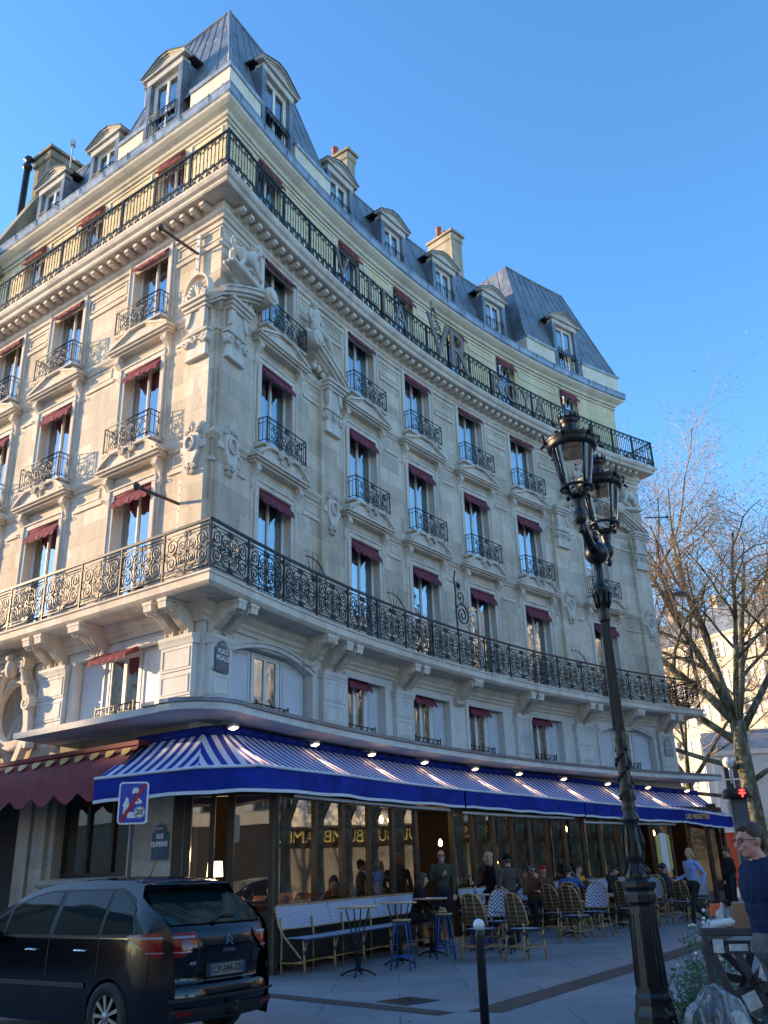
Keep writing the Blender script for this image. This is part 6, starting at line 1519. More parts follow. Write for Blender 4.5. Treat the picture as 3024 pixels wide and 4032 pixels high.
# ------------------------------------------------------------------ people on the terrace
OLIVE=cloth('olive_jacket',(.055,.065,.045)); DJ=cloth('dark_trousers',(.02,.022,.028)); BLKC=cloth('black_cloth',(.012,.012,.015)); BRN=cloth('grey_brown_knit',(.085,.065,.055),.3,30); NAVYC=cloth('navy_jacket',(.012,.022,.060)); JEAN=cloth('blue_jeans',(.03,.06,.14)); 
LBL=cloth('pale_blue_shirt',(.24,.34,.62),.1); YEL=cloth('mustard_jacket',(.50,.26,.035)); RUST=cloth('rust_brown_jacket',(.13,.055,.03)); DGR=cloth('dark_green_coat',(.018,.03,.026)); GREY=cloth('grey_trousers',(.10,.10,.105)); REDC=cloth('red_patterned_scarf',(.40,.02,.04),.6,30); GRYB=cloth('grey_beanie',(.16,.15,.14)); BBE=cloth('black_beanie',(.010,.010,.012)); CAPM=cloth('dark_flat_cap',(.035,.05,.05)); DPANT=cloth('dark_green_trousers',(.018,.028,.022)); GHOOD=cloth('grey_hoodie',(.17,.17,.18))
def checked():
    b=NB('blue_checked_shirt'); v=b.coord('Object'); X=b.sep(v); f=b.math('GREATER_THAN',b.math('FRACT',b.math('MULTIPLY',X[0],18.)),.8); g=b.math('GREATER_THAN',b.math('FRACT',b.math('MULTIPLY',X[2],18.)),.8); c=b.mix(b.math('MULTIPLY',b.math('ADD',f,g),.5),(.025,.07,.22),(.12,.20,.42)); b.pbr(c,.85,0,.2); return b.mat
CHK=checked()
person('bald bearded man in glasses and olive jacket standing smoking in the cafe doorway',PW(6.25,1.75,.06,.12),hair=None,hairst='none',beard='grey',glasses='clear',mats=(SKINR,OLIVE,DJ),bulk=1.06,look=(.0,0),J=dict(eL=(.255,.06,1.14),wL=(.25,.0,.90),eR=(-.25,.02,1.15),wR=(-.03,-.22,1.25)),hn=((0,-.4,0),(.3,.1,.8)),curl=(.5,.9),collar=OLIVE)
w=person('blonde woman in a dark coat holding a beer, in profile by the doorway',PW(7.35,2.35,-1.35,.05),hair='blond',hairst='long',mats=(SKIN,BLKC,BLKC),look=(-.1,0),bulk=.95,J=dict(eR=(-.27,-.04,1.13),wR=(-.16,-.26,1.06),eL=(.24,.03,1.14),wL=(.14,-.2,.95)),hn=((0,0,-.4),(.5,.2,.1)),curl=(.5,.85))
M_=world(w)@Matrix.Translation((-.10,-.36,1.04)); drink(M_,'glass of amber beer held by the blonde woman',BEER)
person('man in a black beanie and grey-brown sweater, back to the camera, beside the blonde woman',PW(7.1,2.95,pi+.45,0),hair='brown',hairst='short',hat=('beanie',BBE),mats=(SKIN,BRN,DJ),look=(-.5,0),bulk=1.02,J=dict(eR=(-.27,.05,1.13),wR=(-.22,-.16,1.0),eL=(.27,.02,1.13),wL=(.2,-.2,.98)))
person('brown haired man in black seated on the long bench with clasped hands, looking right',PW(4.5,2.05,1.45,.15),sit=True,hair='brown',hairst='long',mats=(SKIN,BLKC,DJ),look=(.35,.1),bulk=1.05,J=dict(wa=(0,-.03,.66),ch=(0,-.09,.88),nk=(0,-.13,1.04),hd=(0,-.17,1.20),sL=(.18,-.10,.98),sR=(-.18,-.10,.98),eL=(.24,-.22,.74),eR=(-.24,-.22,.74),wL=(.05,-.44,.66),wR=(-.03,-.45,.66)))
person('bearded man in grey beanie and sunglasses seated with his hand at his mouth',PW(10.15,1.95,.2,.15),sit=True,hair='brown',hairst='short',hat=('beanie',GRYB),glasses='dark',beard='brown',mats=(SKIN,RUST,DJ),bulk=1.1,look=(.1,.05),J=dict(eL=(.26,-.2,.80),wL=(.06,-.22,1.04),wR=(-.1,-.36,.76)),hn=((0,.6,.3),(0,0,-.4)),curl=(.7,.4),collar=GHOOD)
person('woman in a red patterned headscarf seated behind the man in the blue shirt',PW(11.05,1.75,.1,.14),sit=True,hair='brown',hairst='short',hat=('scarf',REDC),glasses='dark',mats=(SKINR,RUST,DJ),look=(.2,0))
person('man in a blue checked shirt seated with his back to the camera',PW(10.15,2.95,pi+.15,.13),sit=True,hair='black',hairst='curly',mats=(SKIN,CHK,JEAN),bulk=1.16,look=(-.6,0),J=dict(eR=(-.36,-.12,.86),wR=(-.20,-.14,1.12),wL=(.12,-.34,.72)),hn=((0,-.4,0),(.5,0,.4)),curl=(.4,.7))
person('man in glasses and a mustard yellow jacket seated on the second bench, looking right',PW(12.5,1.95,.75,.13),sit=True,hair='black',hairst='short',glasses='clear',mats=(SKIN,YEL,DJ),bulk=1.18,look=(.55,-.05),J=dict(wL=(.14,-.34,.66),wR=(-.12,-.34,.66)),collar=YEL)
person('man in flat cap and dark green coat seated left of the street lamp',PW(14.2,1.95,1.0,.08),sit=True,hair='brown',hairst='short',hat=('cap',CAPM),mats=(SKINR,DGR,DJ),bulk=1.15,look=(.35,.3),J=dict(ch=(0,-.05,.88),hd=(.0,-.12,1.19)))
person('dark haired person in a dark jacket seated behind the chairs right of the street lamp',PW(17.0,2.0,1.2,.05),sit=True,hair='black',hairst='curly',mats=(SKINR,NAVYC,DJ),bulk=1.05,look=(.3,0),J=dict(wL=(.14,-.40,.80),wR=(-.05,-.42,.80)))
WP=(7.25,23.6)
person('blonde waitress in a pale blue shirt and dark trousers striding left across the terrace',TR(WP[0],WP[1],G(*WP),radians(-62))@Matrix.Scale(1.0,4),hair='blond',hairst='wind',mats=(SKIN,LBL,DPANT,SHOE),bulk=1.0,look=(.15,0),J=dict(pel=(0,-.02,.95),kL=(.10,-.20,.52),aL=(.10,-.26,.10),fL=(.11,-.44,.05),kR=(-.09,.06,.50),aR=(-.09,.36,.16),fR=(-.10,.26,.04),eL=(.28,.14,1.17),wL=(.30,.02,.95),eR=(-.26,.10,1.16),wR=(-.30,-.22,1.06)),curl=(.6,.7),collar=LBL)
person('person in a dark jacket with their back turned, standing beyond the waitress',TR(9.55,27.5,G(9,27.5),-2.3),hair='brown',hairst='short',mats=(SKIN,BLKC,DJ),bulk=1.15,look=(.6,.2))
PM=(2.54,6.66)
person('man in glasses, navy jacket and grey trousers walking left at the right edge',TR(PM[0],PM[1],0,radians(-80))@Matrix.Scale(.985,4),hair='brown',hairst='short',glasses='clear',mats=(SKINR,NAVYC,GREY,DSHOE),bulk=1.24,look=(.0,.05),vox=.009,J=dict(hd=(0,-.06,1.635),eL=(.27,.08,1.14),wL=(.25,.06,.88),eR=(-.27,.10,1.14),wR=(-.22,.10,.90),kL=(.10,-.12,.52),aL=(.10,-.18,.1),fL=(.11,-.36,.04),kR=(-.10,.08,.5),aR=(-.10,.22,.12),fR=(-.11,.1,.04)),collar=NAVYC)
m=MB(); m.ball((-.082,-.01,-.012),.012,0,10,8); m.tube([(-.086,-.012,-.012),(-.080,-.035,-.035)],.0055,6); pm=[o for o in bpy.data.objects if o.get('label','').startswith('man in glasses, navy')][0]; ob('earbud',m,[SGW],pm,Matrix.Translation((0,-.06,1.635)),False)
# ---- people and seats inside, behind the glass
LEA=simple('tan_leather',(.26,.09,.035),.35,0,.2,3)
def booth(s,o,rz,label,w=1.1):
    m=MB(); m.bbox(-w/2,w/2,-.25,.30,.0,.45,0,.03); m.bbox(-w/2,w/2,.26,.42,.0,1.18,0,.06); t=ob('booth_seat',m,[LEA],None,SO(s,o,rz)); tag(t,label,'seat','leather booth seats behind the glass'); return t
for i,(s,o,rz) in enumerate(((.9,.25,-pi/2),(2.05,.35,pi/2),(2.45,.3,-pi/2),(3.35,.2,pi/2),(4.2,.4,-pi/2),(5.3,.3,pi/2))): booth(s,o,rz,['tan leather booth seat behind the first pane','tan leather booth seat behind the second pane, facing left','tan leather booth seat behind the third pane','tan leather booth seat behind the third pane, facing left','tan leather booth seat behind the fourth pane','tan leather booth seat beside the doorway'][i])
for i,(s,o,rz,hr,mt,lb,ex) in enumerate(((.95,.55,1.3,'brown',BLKC,'diner with a hand to their face behind the first pane',{}),(1.75,.5,-.9,'white',GREY,'grey haired diner behind the edge of the first pane',{}),(2.35,.75,1.2,'brown',GHOOD,'man in a grey jumper seated behind the second pane',{}),(3.75,.6,-1.2,'white',DGR,'white haired diner behind the third pane',{}),(4.35,.7,-.6,None,DGR,'bald diner leaning forward behind the fourth pane',{}),(4.95,.7,1.1,'grey',BRN,'grey haired diner in a brown jacket behind the fifth pane',{}),(5.5,.5,-.4,'black',GHOOD,'diner in a grey top behind the last pane before the doorway',{}),(9.0,.5,.9,'black',BLKC,'diner in black behind the folding doors left of the sunglasses man',{}),(12.3,.4,-.6,'brown',OLIVE,'diner behind the folding doors right of the mustard jacket',{}))):
    person(lb,SO(s,o,rz,.02),sit=True,hair=hr,hairst='short' if hr else 'none',mats=(SKIN,mt,DJ),vox=.014,group=None)
mt_=MB(); mt_.lathe([(.30,.74),(.31,.76),(.30,.77)],(0,0,0),20); mt_.tube([(0,0,0),(0,0,.75)],.03,8)
me_t=mt_.mesh('inside_table',[MARB])
for s,l in((1.5,'small table inside behind the first pane'),(2.9,'small table inside behind the third pane'),(4.7,'small table inside behind the fifth pane')):
    o=bpy.data.objects.new('inside_table',me_t); o.matrix_basis=SO(s,.75); COL.objects.link(o); tag(o,l,'table','tables inside the cafe')
# lamps
SHADE=emit('lit_lampshade',(1,.72,.38),2.2)
def flamp(M,label,h=1.55):
    m=MB(); m.lathe([(.13,0),(.13,.02),(.012,.03),(.012,h)],(0,0,0),12); o=ob('floor_lamp',m,[simple('brass_pole_'+str(int(h*100)),(.30,.12,.05),.4,.5)],None,M); tag(o,label,'lamp'); s=MB(); s.lathe([(.15,h-.08),(.13,h+.18)],(0,0,0),20); ob('lamp_shade',s,[SHADE],o,keep=False)
    l=bpy.data.lights.new('lamp_light','POINT'); l.energy=14; l.color=(1,.65,.33); l.shadow_soft_size=.1; q=bpy.data.objects.new('lamp_light',l); q.location=(world(o)@Vector((0,0,h+.3))); COL.objects.link(q)
q=Q0+(Q1-Q0).normalized()*.42+Vector((.1,.9,0)); flamp(TR(q.x,q.y,0),'lit floor lamp behind the narrow glass beside the corner',1.62)
WL=emit('wall_bulb',(1,.5,.14),14)
for s,o,z,l in((6.25,.2,2.52,'left wall light glowing in the dark doorway'),(6.75,.1,2.52,'right wall light glowing in the dark doorway'),(8.6,.3,2.0,'small hanging light behind the folding doors'),(11.1,.3,1.5,'small light low behind the folding doors'),(14.8,.2,2.35,'small yellow light behind the folding doors near the street lamp'),(19.2,.3,2.2,'amber light by the far entrance')):
    m=MB(); m.lathe([(.02,0),(.045,.04),(.05,.10),(.02,.16),(.001,.17)],(0,0,z),10); o_=ob('wall_light',m,[WL],None,SO(s,o)); tag(o_,l,'light'); 
l=bpy.data.lights.new('lamp_light','POINT'); l.energy=3; l.color=(1,.6,.3); l.shadow_soft_size=.3; q=bpy.data.objects.new('lamp_light',l); a=circ(6.5,-.6)[0]; q.location=(a.x,a.y,2.5); COL.objects.link(q)
for s in(2.5,10,15.5):
    l=bpy.data.lights.new('lamp_light','POINT'); l.energy=9; l.color=(1,.62,.32); l.shadow_soft_size=.3; q=bpy.data.objects.new('lamp_light',l); a=circ(s,-1.5)[0]; q.location=(a.x,a.y,2.7); COL.objects.link(q)
# menu sheets and neon behind the panes
m=MB(); m.T=SO(18.2,1.27); m.box(-.32,-.12,-.01,.0,1.2,2.2,1); m.box(-.10,.25,-.01,.0,1.15,2.25,0); m.box(.27,.42,-.01,.0,1.2,2.2,1); m.T=None; 
mn=ob('menu_board',m,[SGW,simple('yellow_sheet',(.6,.5,.12),.6)]); tag(mn,'white and yellow menu sheets on the glass by the far entrance','menu')
m=MB(); m.T=SO(13.6,1.1); m.tube([(.32*cos(a),0,2.0+.26*sin(a)) for a in [2*pi*i/24 for i in range(24)]],.03,6,0,False,True); m.tube([(-.2,0,1.9),(0,0,2.12),(.18,0,2.0),(.1,0,1.85)],.025,6); m.T=None
nn=ob('window_emblem',m,[simple('blue_emblem',(.05,.16,.42),.5)]); tag(nn,'round blue emblem inside the folding doors just left of the street lamp','emblem')
# ------------------------------------------------------------------ parked car (x forward from the rear bumper, y to its left, z up)
CARP=NB('black_car_paint'); CARP.pbr((.0015,.0025,.006),.10,.0,.5); CARP=CARP.mat
CG=NB('car_window_glass'); CG.pbr((.004,.014,.015),.04,0,.22); CG=CG.mat
TRM=simple('car_rubber',(.010,.010,.011),.6); CHR=NB('chrome'); CHR.pbr((.6,.62,.65),.12,1.0); CHR=CHR.mat
TLR=NB('tail_lamp_red'); TLR.pbr((.17,.003,.006),.12,0,.5); TLR=TLR.mat; TLW=NB('tail_lamp_clear'); TLW.pbr((.26,.20,.22),.2,0,.4); TLW=TLW.mat
ctop=[(.06,.26),(.0,.36),(-.02,.50),(.01,.60),(.075,.635),(.07,.78),(.04,.92),(.055,1.06),(.12,1.17),(.40,1.365),(.70,1.54),(.62,1.585),(.74,1.615),(1.0,1.645),(1.4,1.66),(1.9,1.655),(2.4,1.61),(2.75,1.52),(3.2,1.30),(3.6,1.08),(4.0,.98),(4.30,.84),(4.43,.66),(4.46,.45),(4.40,.25)]
def sideY(z,x):
    if z<.55: y=.885-.05*((.55-z)/.4)**2
    elif z<1.08: y=.885-.02*(z-.55)/.53
    else: t=(z-1.08)/.58; y=.865-.25*t**1.25
    e=1.0
    if x<.60: e-= .20*((.60-x)/.60)**2.2
    if x>3.7: e-= .22*((x-3.7)/.76)**2
    return y*e
def bulge(z,t):
    k=1.0 if z<1.0 else max(0.,1-(z-1.0)/.5)
    return -.085*(1-t*t)*k+.05*abs(t)**5*k
def rx(z,t):      # rear surface of the car at height z, t = -1..1 across
    pts=ctop[:9]
    for a,b in zip(pts,pts[1:]):
        if a[1]<=z<=b[1]: return a[0]+(b[0]-a[0])*(z-a[1])/(b[1]-a[1])+bulge(z,t)
    return pts[-1][0]+bulge(z,t)
def rp(z,y,off=.0): t=y/.80; x=rx(z,t); return (x-off,y,z)
def lerp_top(x):
    pts=[p for p in ctop[8:23]]
    for a,b in zip(pts,pts[1:]):
        if a[0]<=x<=b[0] and b[0]>a[0]: return a[1]+(b[1]-a[1])*(x-a[0])/(b[0]-a[0])
    return .9
def dense_profile(n=3):
    out=[]
    m=len(ctop)
    for i in range(m-1):
        p0=ctop[max(i-1,0)];p1=ctop[i];p2=ctop[i+1];p3=ctop[min(i+2,m-1)]
        for j in range(n):
            t=j/n; out.append(tuple(.5*((2*p1[k])+(-p0[k]+p2[k])*t+(2*p0[k]-5*p1[k]+4*p2[k]-p3[k])*t*t+(-p0[k]+3*p1[k]-3*p2[k]+p3[k])*t**3) for k in(0,1)))
    return out+[ctop[-1]]
DP=dense_profile(3)
car=thing('parked_car','black family hatchback parked at the lower left, seen from behind with its left side','car',I4)
mb=MB(); NV=14
P=[]
for x,z in DP:
    y=sideY(z,max(x,0)); r=[]
    for j in range(NV+1):
        t=-1+2*j/NV; yy=y*(1-(1-abs(t))**1.0) if False else y*t
        crown=.035*(1-t*t) if z>1.55 else .0
        bul=bulge(z,t) if x<.75 and z<1.6 else 0
        r.append((x+bul,yy,z+crown))
    P.append(r)
mb.grid(P,0,True)
# sides
WX=((.86,.36),(3.52,.36)); 
sil=[(x,z) for x,z in DP]
# side panels as rows at constant x between lower edge and silhouette
xs=[i*4.46/90 for i in range(91)]
def lowz(x):
    z=.22
    for c,r in WX:
        if abs(x-c)<r: z=max(z,.32+sqrt(r*r-(x-c)**2))
    return z
for sg_ in(-1,1):
    for i in range(len(DP)-1): pass
    PP=[]
    for x in xs:
        # top of silhouette at x : the largest z for which profile x matches
        zt=max([a[1]+(b[1]-a[1])*(x-a[0])/(b[0]-a[0]) for a,b in zip(DP,DP[1:]) if min(a[0],b[0])<=x<=max(a[0],b[0]) and abs(b[0]-a[0])>1e-6] or [.5])
        zl=min(lowz(x),zt-.01); col=[]
        for k in range(15):
            z=zl+(zt-zl)*k/14; col.append((x,sg_*sideY(z,x),z))
        PP.append(col)
    mb.grid(PP,0,True)
body=ob('body',mb,[CARP],car,keep=False,weld=False)
def spt(x,z,off=.0,s=1): return (x,s*(sideY(z,x)+off),z)
def side_patch(name,xa,xb,zb,zt,mat,off=.006,s=1,parent=None,n=14):
    m=MB(); P=[[spt(xa+(xb-xa)*i/n,zb(xa+(xb-xa)*i/n)+(zt(xa+(xb-xa)*i/n)-zb(xa+(xb-xa)*i/n))*j/5,off,s) for j in range(6)] for i in range(n+1)]; m.grid(P,0,True); return ob(name,m,[mat],parent or car,keep=False)
topz=lambda x: min(1.555,lerp_top(x)-.085) if x>.6 else lerp_top(x)-.1
def silt(x):
    return max([a[1]+(b[1]-a[1])*(x-a[0])/(b[0]-a[0]) for a,b in zip(DP,DP[1:]) if min(a[0],b[0])<=x<=max(a[0],b[0]) and abs(b[0]-a[0])>1e-6] or [.5])
for s in(1,-1):
    side_patch('window_trim',.40,3.25,lambda x:1.075+.02*(x<1.2)*(1.2-x),lambda x:max(1.095,min(silt(x)-.065,1.57)-max(0,.95-x)*.30),TRM,.004,s,None,30)
    for xa,xb in((.50,1.06),(1.12,1.92),(2.02,2.86),(2.92,3.16)):
        side_patch('side_window',xa,xb,lambda x:1.105+.02*(x<1.2)*(1.2-x),lambda x:max(1.112,min(silt(x)-.09,1.545)-max(0,.98-x)*.36),CG,.009,s)
    side_patch('chrome_strip',.55,3.3,lambda x:1.062,lambda x:1.076,CHR,.011,s,None,24)
    for x in(1.08,1.98,2.98): side_patch('door_seam',x-.006,x+.006,lambda z:.30 if abs(x-1.08)>.1 else .70,lambda z:1.06,TRM,.003,s,None,1)
    side_patch('door_moulding',1.25,3.05,lambda x:.58,lambda x:.63,TRM,.014,s)
    for x in(1.28,2.18): 
        m=MB(); m.tube([spt(x,.94,.008,s),spt(x+.03,.945,.035,s),spt(x+.17,.945,.035,s),spt(x+.20,.94,.008,s)],.013,6); ob('door_handle',m,[CHR],car,keep=False)
    m=MB(); m.ball((2.92,s*.97,1.08),.11,0,12,8,(.55,1,.75)); ob('mirror',m,[CARP],car,keep=False)
# rear window on the tailgate
def rear(u,t,off=0):   # u along the profile from belt to roof, t across
    a=(.13,1.18);b=(.675,1.525); x=a[0]+(b[0]-a[0])*u; z=a[1]+(b[1]-a[1])*u; nx,nz=-.53,.85
    y=sideY(z,x)*t; return (x+nx*off+bulge(z,t),y,z+nz*off)
m=MB(); m.grid([[rear(i/8,t*(.93-.03*i/8),.012) for t in [-1+2*j/16 for j in range(17)]] for i in range(9)],0,True); ob('rear_window',m,[CG],car,keep=False)
m=MB(); m.grid([[(.60+.2*i/4,.60*t,1.60+.025*i/4) for t in(-1,-.5,0,.5,1)] for i in range(5)],0,True); m.bbox(.54,.80,-.585,.585,1.575,1.608,0,.015); m.bbox(.532,.545,-.22,.22,1.583,1.598,1,.003); ob('spoiler',m,[CARP,simple('brake_lamp',(.10,.01,.01),.3)],car,keep=False)
m=MB(); m.tube([(.09,.12,1.215),(.16,-.05,1.26),(.17,-.30,1.27)],[.022,.014,.010],6); m.ball((.08,.12,1.21),.03,0,8,6); ob('wiper',m,[TRM],car,keep=False)
# lamps
def rl(name,pts,mat,th=.02,s=1,par=None):
    m=MB(); n=len(pts); vs=[(x,s*y,z) for x,y,z in pts]; c=(sum(v[0] for v in vs)/n-.01,sum(v[1] for v in vs)/n+s*.015,sum(v[2] for v in vs)/n); m.add(vs+[c],[(i,(i+1)%n,n) for i in range(n)],0,None,True); return ob(name,m,[mat],par or car,keep=False)
def surf_pt(q,z,off=.018): # distance round the corner: q<0 on the side (x), q>0 on the rear (y)
    y0=.74; x0=rx(z,y0/.80)+.02
    if q<=0: x=x0+.10-q; return (x,sideY(z,x)+off,z)
    y=y0-q; return (rx(z,y/.80)-off,y,z)
def lamp_patch(name,q0,q1,zb,zt,mat,s,par=None,off=.018):
    m=MB(); n=12; P=[]
    for i in range(n+1):
        q=q0+(q1-q0)*i/n; r=[]
        for j in range(5):
            z=zb(q)+(zt(q)-zb(q))*j/4; a=surf_pt(min(q,0),z,off) if q<=0 else surf_pt(q,z,off)
            if 0<q<.10 and True:   # blend round the corner
                A=surf_pt(0,z,off);B=surf_pt(.10,z,off);t=q/.10; a=tuple(A[k]*(1-t)+B[k]*t for k in range(3))
            r.append((a[0],s*a[1],a[2]))
        P.append(r)
    m.grid(P,0,True); return ob(name,m,[mat],par or car,keep=False)
for s in(1,-1):
    t=lamp_patch('taillight',-.40,.31,lambda q:1.07-.19*min(1,max(0,(q+.40)/.36))**1.3 if q<.14 else .88+.9*max(0,q-.14),lambda q:1.10+.02*min(1,(q+.40)*3),TLR,s)
    lamp_patch('lamp_glass',-.24,.27,lambda q:1.06,lambda q:1.085,TLW,s,t,.024); lamp_patch('lamp_glass',-.14,.22,lambda q:.925,lambda q:.935,TLW,s,t,.024)
    m=MB(); m.grid([[rp(z,yy,.012) for z in(.335,.355,.375)] for yy in [s*(.50+.05*i) for i in range(5)]],0,True); ob('reflector',m,[TLR],car,keep=False)
zx=rx(.73,0); bx0=rx(1.0,0)
m=MB(); m.bbox(zx-.012,zx+.03,-.30,.30,.655,.80,0,.01); ob('plate_recess',m,[TRM],car,keep=False)
m=MB(); m.box(zx-.024,zx-.010,-.26,.26,.675,.785,0); m.box(zx-.026,zx-.022,.225,.26,.675,.785,1); m.box(zx-.026,zx-.022,-.26,-.225,.675,.785,1); pl=ob('number_plate',m,[simple('plate_grey',(.16,.15,.13),.5),simple('plate_blue',(.02,.04,.16),.5)],car,keep=False)
CM=Matrix(((0,1,0,0),(-1,0,0,0),(0,0,1,0),(0,0,0,1)))
txt_ob('lettering','CP-244-ZB',.098,simple('plate_letters',(.02,.02,.025),.5),pl,Matrix.Translation((zx-.028,0,.73))@CM,.001,.001,1.0,.98,1)
m=MB(); 
for k in(0,1): m.ribbon([(-.052,-.030+k*.042),(0,.018+k*.042),(.052,-.030+k*.042)],-.010,.006,.018)
ob('badge',m,[CHR],car,Matrix.Translation((bx0-.008,0,1.0))@CM,False)
txt_ob('lettering','CITROEN',.040,CHR,car,Matrix.Translation((rx(.915,0)-.008,0,.915))@CM,.003,.001,1.15); txt_ob('lettering','C4',.04,CHR,car,Matrix.Translation((rx(.93,-.70)-.012,-.56,.93))@CM,.003,.001)
m=MB(); m.grid([[rp(z,yy,.012) for z in(.80,.815,.83)] for yy in(.44,.48,.52)],0,True); ob('badge',m,[CHR],car,keep=False)
m=MB(); m.grid([[rp(z,.78*t,.006) for z in(.47,.485,.50)] for t in [-1+2*i/20 for i in range(21)]],0,True); ob('bumper_groove',m,[TRM],car,keep=False)
m=MB(); m.grid([[rp(z,.76*t,.008) for z in(.27,.31,.35,.40)] for t in [-1+2*i/20 for i in range(21)]],0,True); ob('bumper_skirt',m,[TRM],car,keep=False)
m=MB(); m.tube([(-.06,0,.30),(-.17,0,.32),(-.18,0,.38)],.018,8); m.ball((-.18,0,.41),.028,0,10,8); ob('tow_ball',m,[TRM],car,keep=False)
for z in(.86,1.165):
    pass
for s in(1,-1): m=MB(); m.grid([[(surf_pt(q,z,.004)[0],s*surf_pt(q,z,.004)[1],z) for z in [.70+.35*j/6 for j in range(7)]] for q in(.315,.322)],0,True); ob('tailgate_seam',m,[TRM],car,keep=False)
m=MB(); m.tube([(1.05,.25,1.66),(.86,.25,1.99)],[.006,.003],5); m.ball((1.05,.25,1.672),.028,0,8,6,(1.4,.7,.8)); ob('aerial',m,[TRM],car,keep=False)
TYR=simple('tyre_rubber',(.014,.014,.015),.75,0,.2); RIM=simple('alloy_rim',(.28,.29,.30),.35,.7,.1)
for cx,_ in WX:
    for s in(1,-1):
        m=MB(); m.lathe([(.20,-.10),(.29,-.11),(.318,-.09),(.325,-.04),(.325,.04),(.318,.09),(.29,.11),(.20,.10),(.20,-.10)],(cx,s*.79,.325),32,0,'y',True,False); w_=ob('wheel',m,[TYR],car,keep=False)
        m=MB(); yo=s*.79+s*.085; m.tube([(cx+.205*cos(a),yo,.325+.205*sin(a)) for a in [2*pi*i/28 for i in range(28)]],.014,6,0,False,True)
        for k in range(9):
            a=2*pi*k/9; a2=a+.10; m.prism([(cx+.05*cos(a-.25),.325+.05*sin(a-.25)),(cx+.20*cos(a-.10),.325+.20*sin(a-.10)),(cx+.20*cos(a2),.325+.20*sin(a2)),(cx+.05*cos(a+.3),.325+.05*sin(a+.3))],yo-.01,yo+.012*s)
        m.ball((cx,yo+.01*s,.325),.05,0,12,8,(1,.4,1)); ob('rim',m,[RIM],w_,keep=False)
        m=MB(); m.lathe([(.001,0),(.20,0)],(cx,s*.79+s*.03,.325),20,0,'y'); ob('brake_disc',m,[TRM],w_,keep=False)
m=MB(); m.bbox(.3,4.2,-.70,.70,.22,.5,0,.05); 
for cx,_ in WX: m.bbox(cx-.36,cx+.36,-.60,.60,.2,.75,0,.1)
ob('underbody',m,[TRM],car,keep=False)
car.matrix_basis=TR(-1.72,9.85,0,radians(145),.905)
# ------------------------------------------------------------------ waste bin, bags and planting at the lower right
BING=simple('bin_grey_metal',(.055,.062,.072),.45,.5,.25,8,.1); STK=simple('pale_sticker',(.42,.45,.45),.6,0,.3,20)
bn=thing('waste_bin','grey metal street bin with criss-cross bars and torn stickers, overflowing with rubbish','bin',polarTR(19.25,8.6,0,radians(-22)))
m=MB(); w_=.30
for k in range(4):
    m.T=Matrix.Rotation(k*pi/2,4,'Z'); m.bbox(-w_,w_,-w_-.015,-w_+.015,.93,.99,0,.008); m.bbox(-w_,-w_+.06,-w_-.012,-w_+.012,0,.95,0,.008); m.bbox(-w_,w_,-w_-.015,-w_+.015,.80,.86,0,.006)
    for a,b in(((-.24,.82),(-.02,.15)),((-.05,.82),(.20,.2)),((.22,.8),(-.20,.35)),((.1,.3),(-.26,.05)),((-.2,.5),(.26,.6))): m.ribbon([a,b],-w_-.010,-w_+.010,.062)
m.T=None; ob('frame',m,[BING],bn,keep=False)
m=MB()
for x0,z0,ww,hh,rr in((-.22,.81,.08,.10,0),(-.10,.825,.14,.05,0),(.06,.82,.20,.05,0),(.08,.64,.12,.10,.3),(-.02,.40,.11,.12,-.4)):
    m.T=Matrix.Translation((x0,-w_-.022,z0))@Matrix.Rotation(rr,4,'Y'); m.box(0,ww,0,.003,0,hh)
m.T=None; ob('sticker',m,[STK],bn,keep=False)
BAGW=NB('white_plastic'); BAGW.pbr((.62,.64,.67),.35,0,.4,BAGW.bump(BAGW.noise(BAGW.coord('Object'),14,5,.6,1.5),.7,.03)); BAGW=BAGW.mat
def crumple(name,c,sc,mat,amp=.25,seed=0,label=None,cat='rubbish',n=3):
    bm=bmesh.new(); bmesh.ops.create_icosphere(bm,subdivisions=n+1,radius=1)
    for v in bm.verts:
        d=v.co.normalized(); k=noise.noise(d*1.6+Vector((seed,0,0)))*amp*1.6+noise.noise(d*4+Vector((seed,3,0)))*amp*.7+abs(noise.noise(d*9+Vector((seed,7,1))))*amp*.35; v.co=d*(1+k)
    me=bpy.data.meshes.new(name); bm.to_mesh(me); bm.free(); me.materials.append(mat)
    for p in me.polygons: p.use_smooth=True
    o=bpy.data.objects.new(name,me); o.matrix_basis=c@Matrix.Diagonal((*sc,1)); COL.objects.link(o)
    if label: tag(o,label,cat)
    return o
BM=bn.matrix_basis
crumple('plastic_bag',BM@Matrix.Translation((-.12,-.05,1.03)),(.06,.06,.09),BAGW,.45,1,'white plastic bag sticking up from the overflowing bin','bag')
crumple('plastic_bag',BM@Matrix.Translation((-.20,-.14,.99)),(.07,.07,.05),BAGW,.4,5,'white plastic bag at the left rim of the bin','bag')
crumple('plastic_bag',BM@Matrix.Translation((.22,-.0,1.0)),(.09,.08,.06),BAGW,.4,9,'white plastic bag on the right of the bin beside the brown box','bag')
m=MB(); m.T=BM@Matrix.Translation((.08,-.12,1.05))@Matrix.Rotation(.12,4,'Y'); m.bbox(-.13,.13,-.1,.1,-.11,.11,0,.006); m.T=None; t=ob('cardboard_box',m,[simple('cardboard',(.26,.14,.08),.8,0,.15)]); tag(t,'brown cardboard box on top of the bin','box')
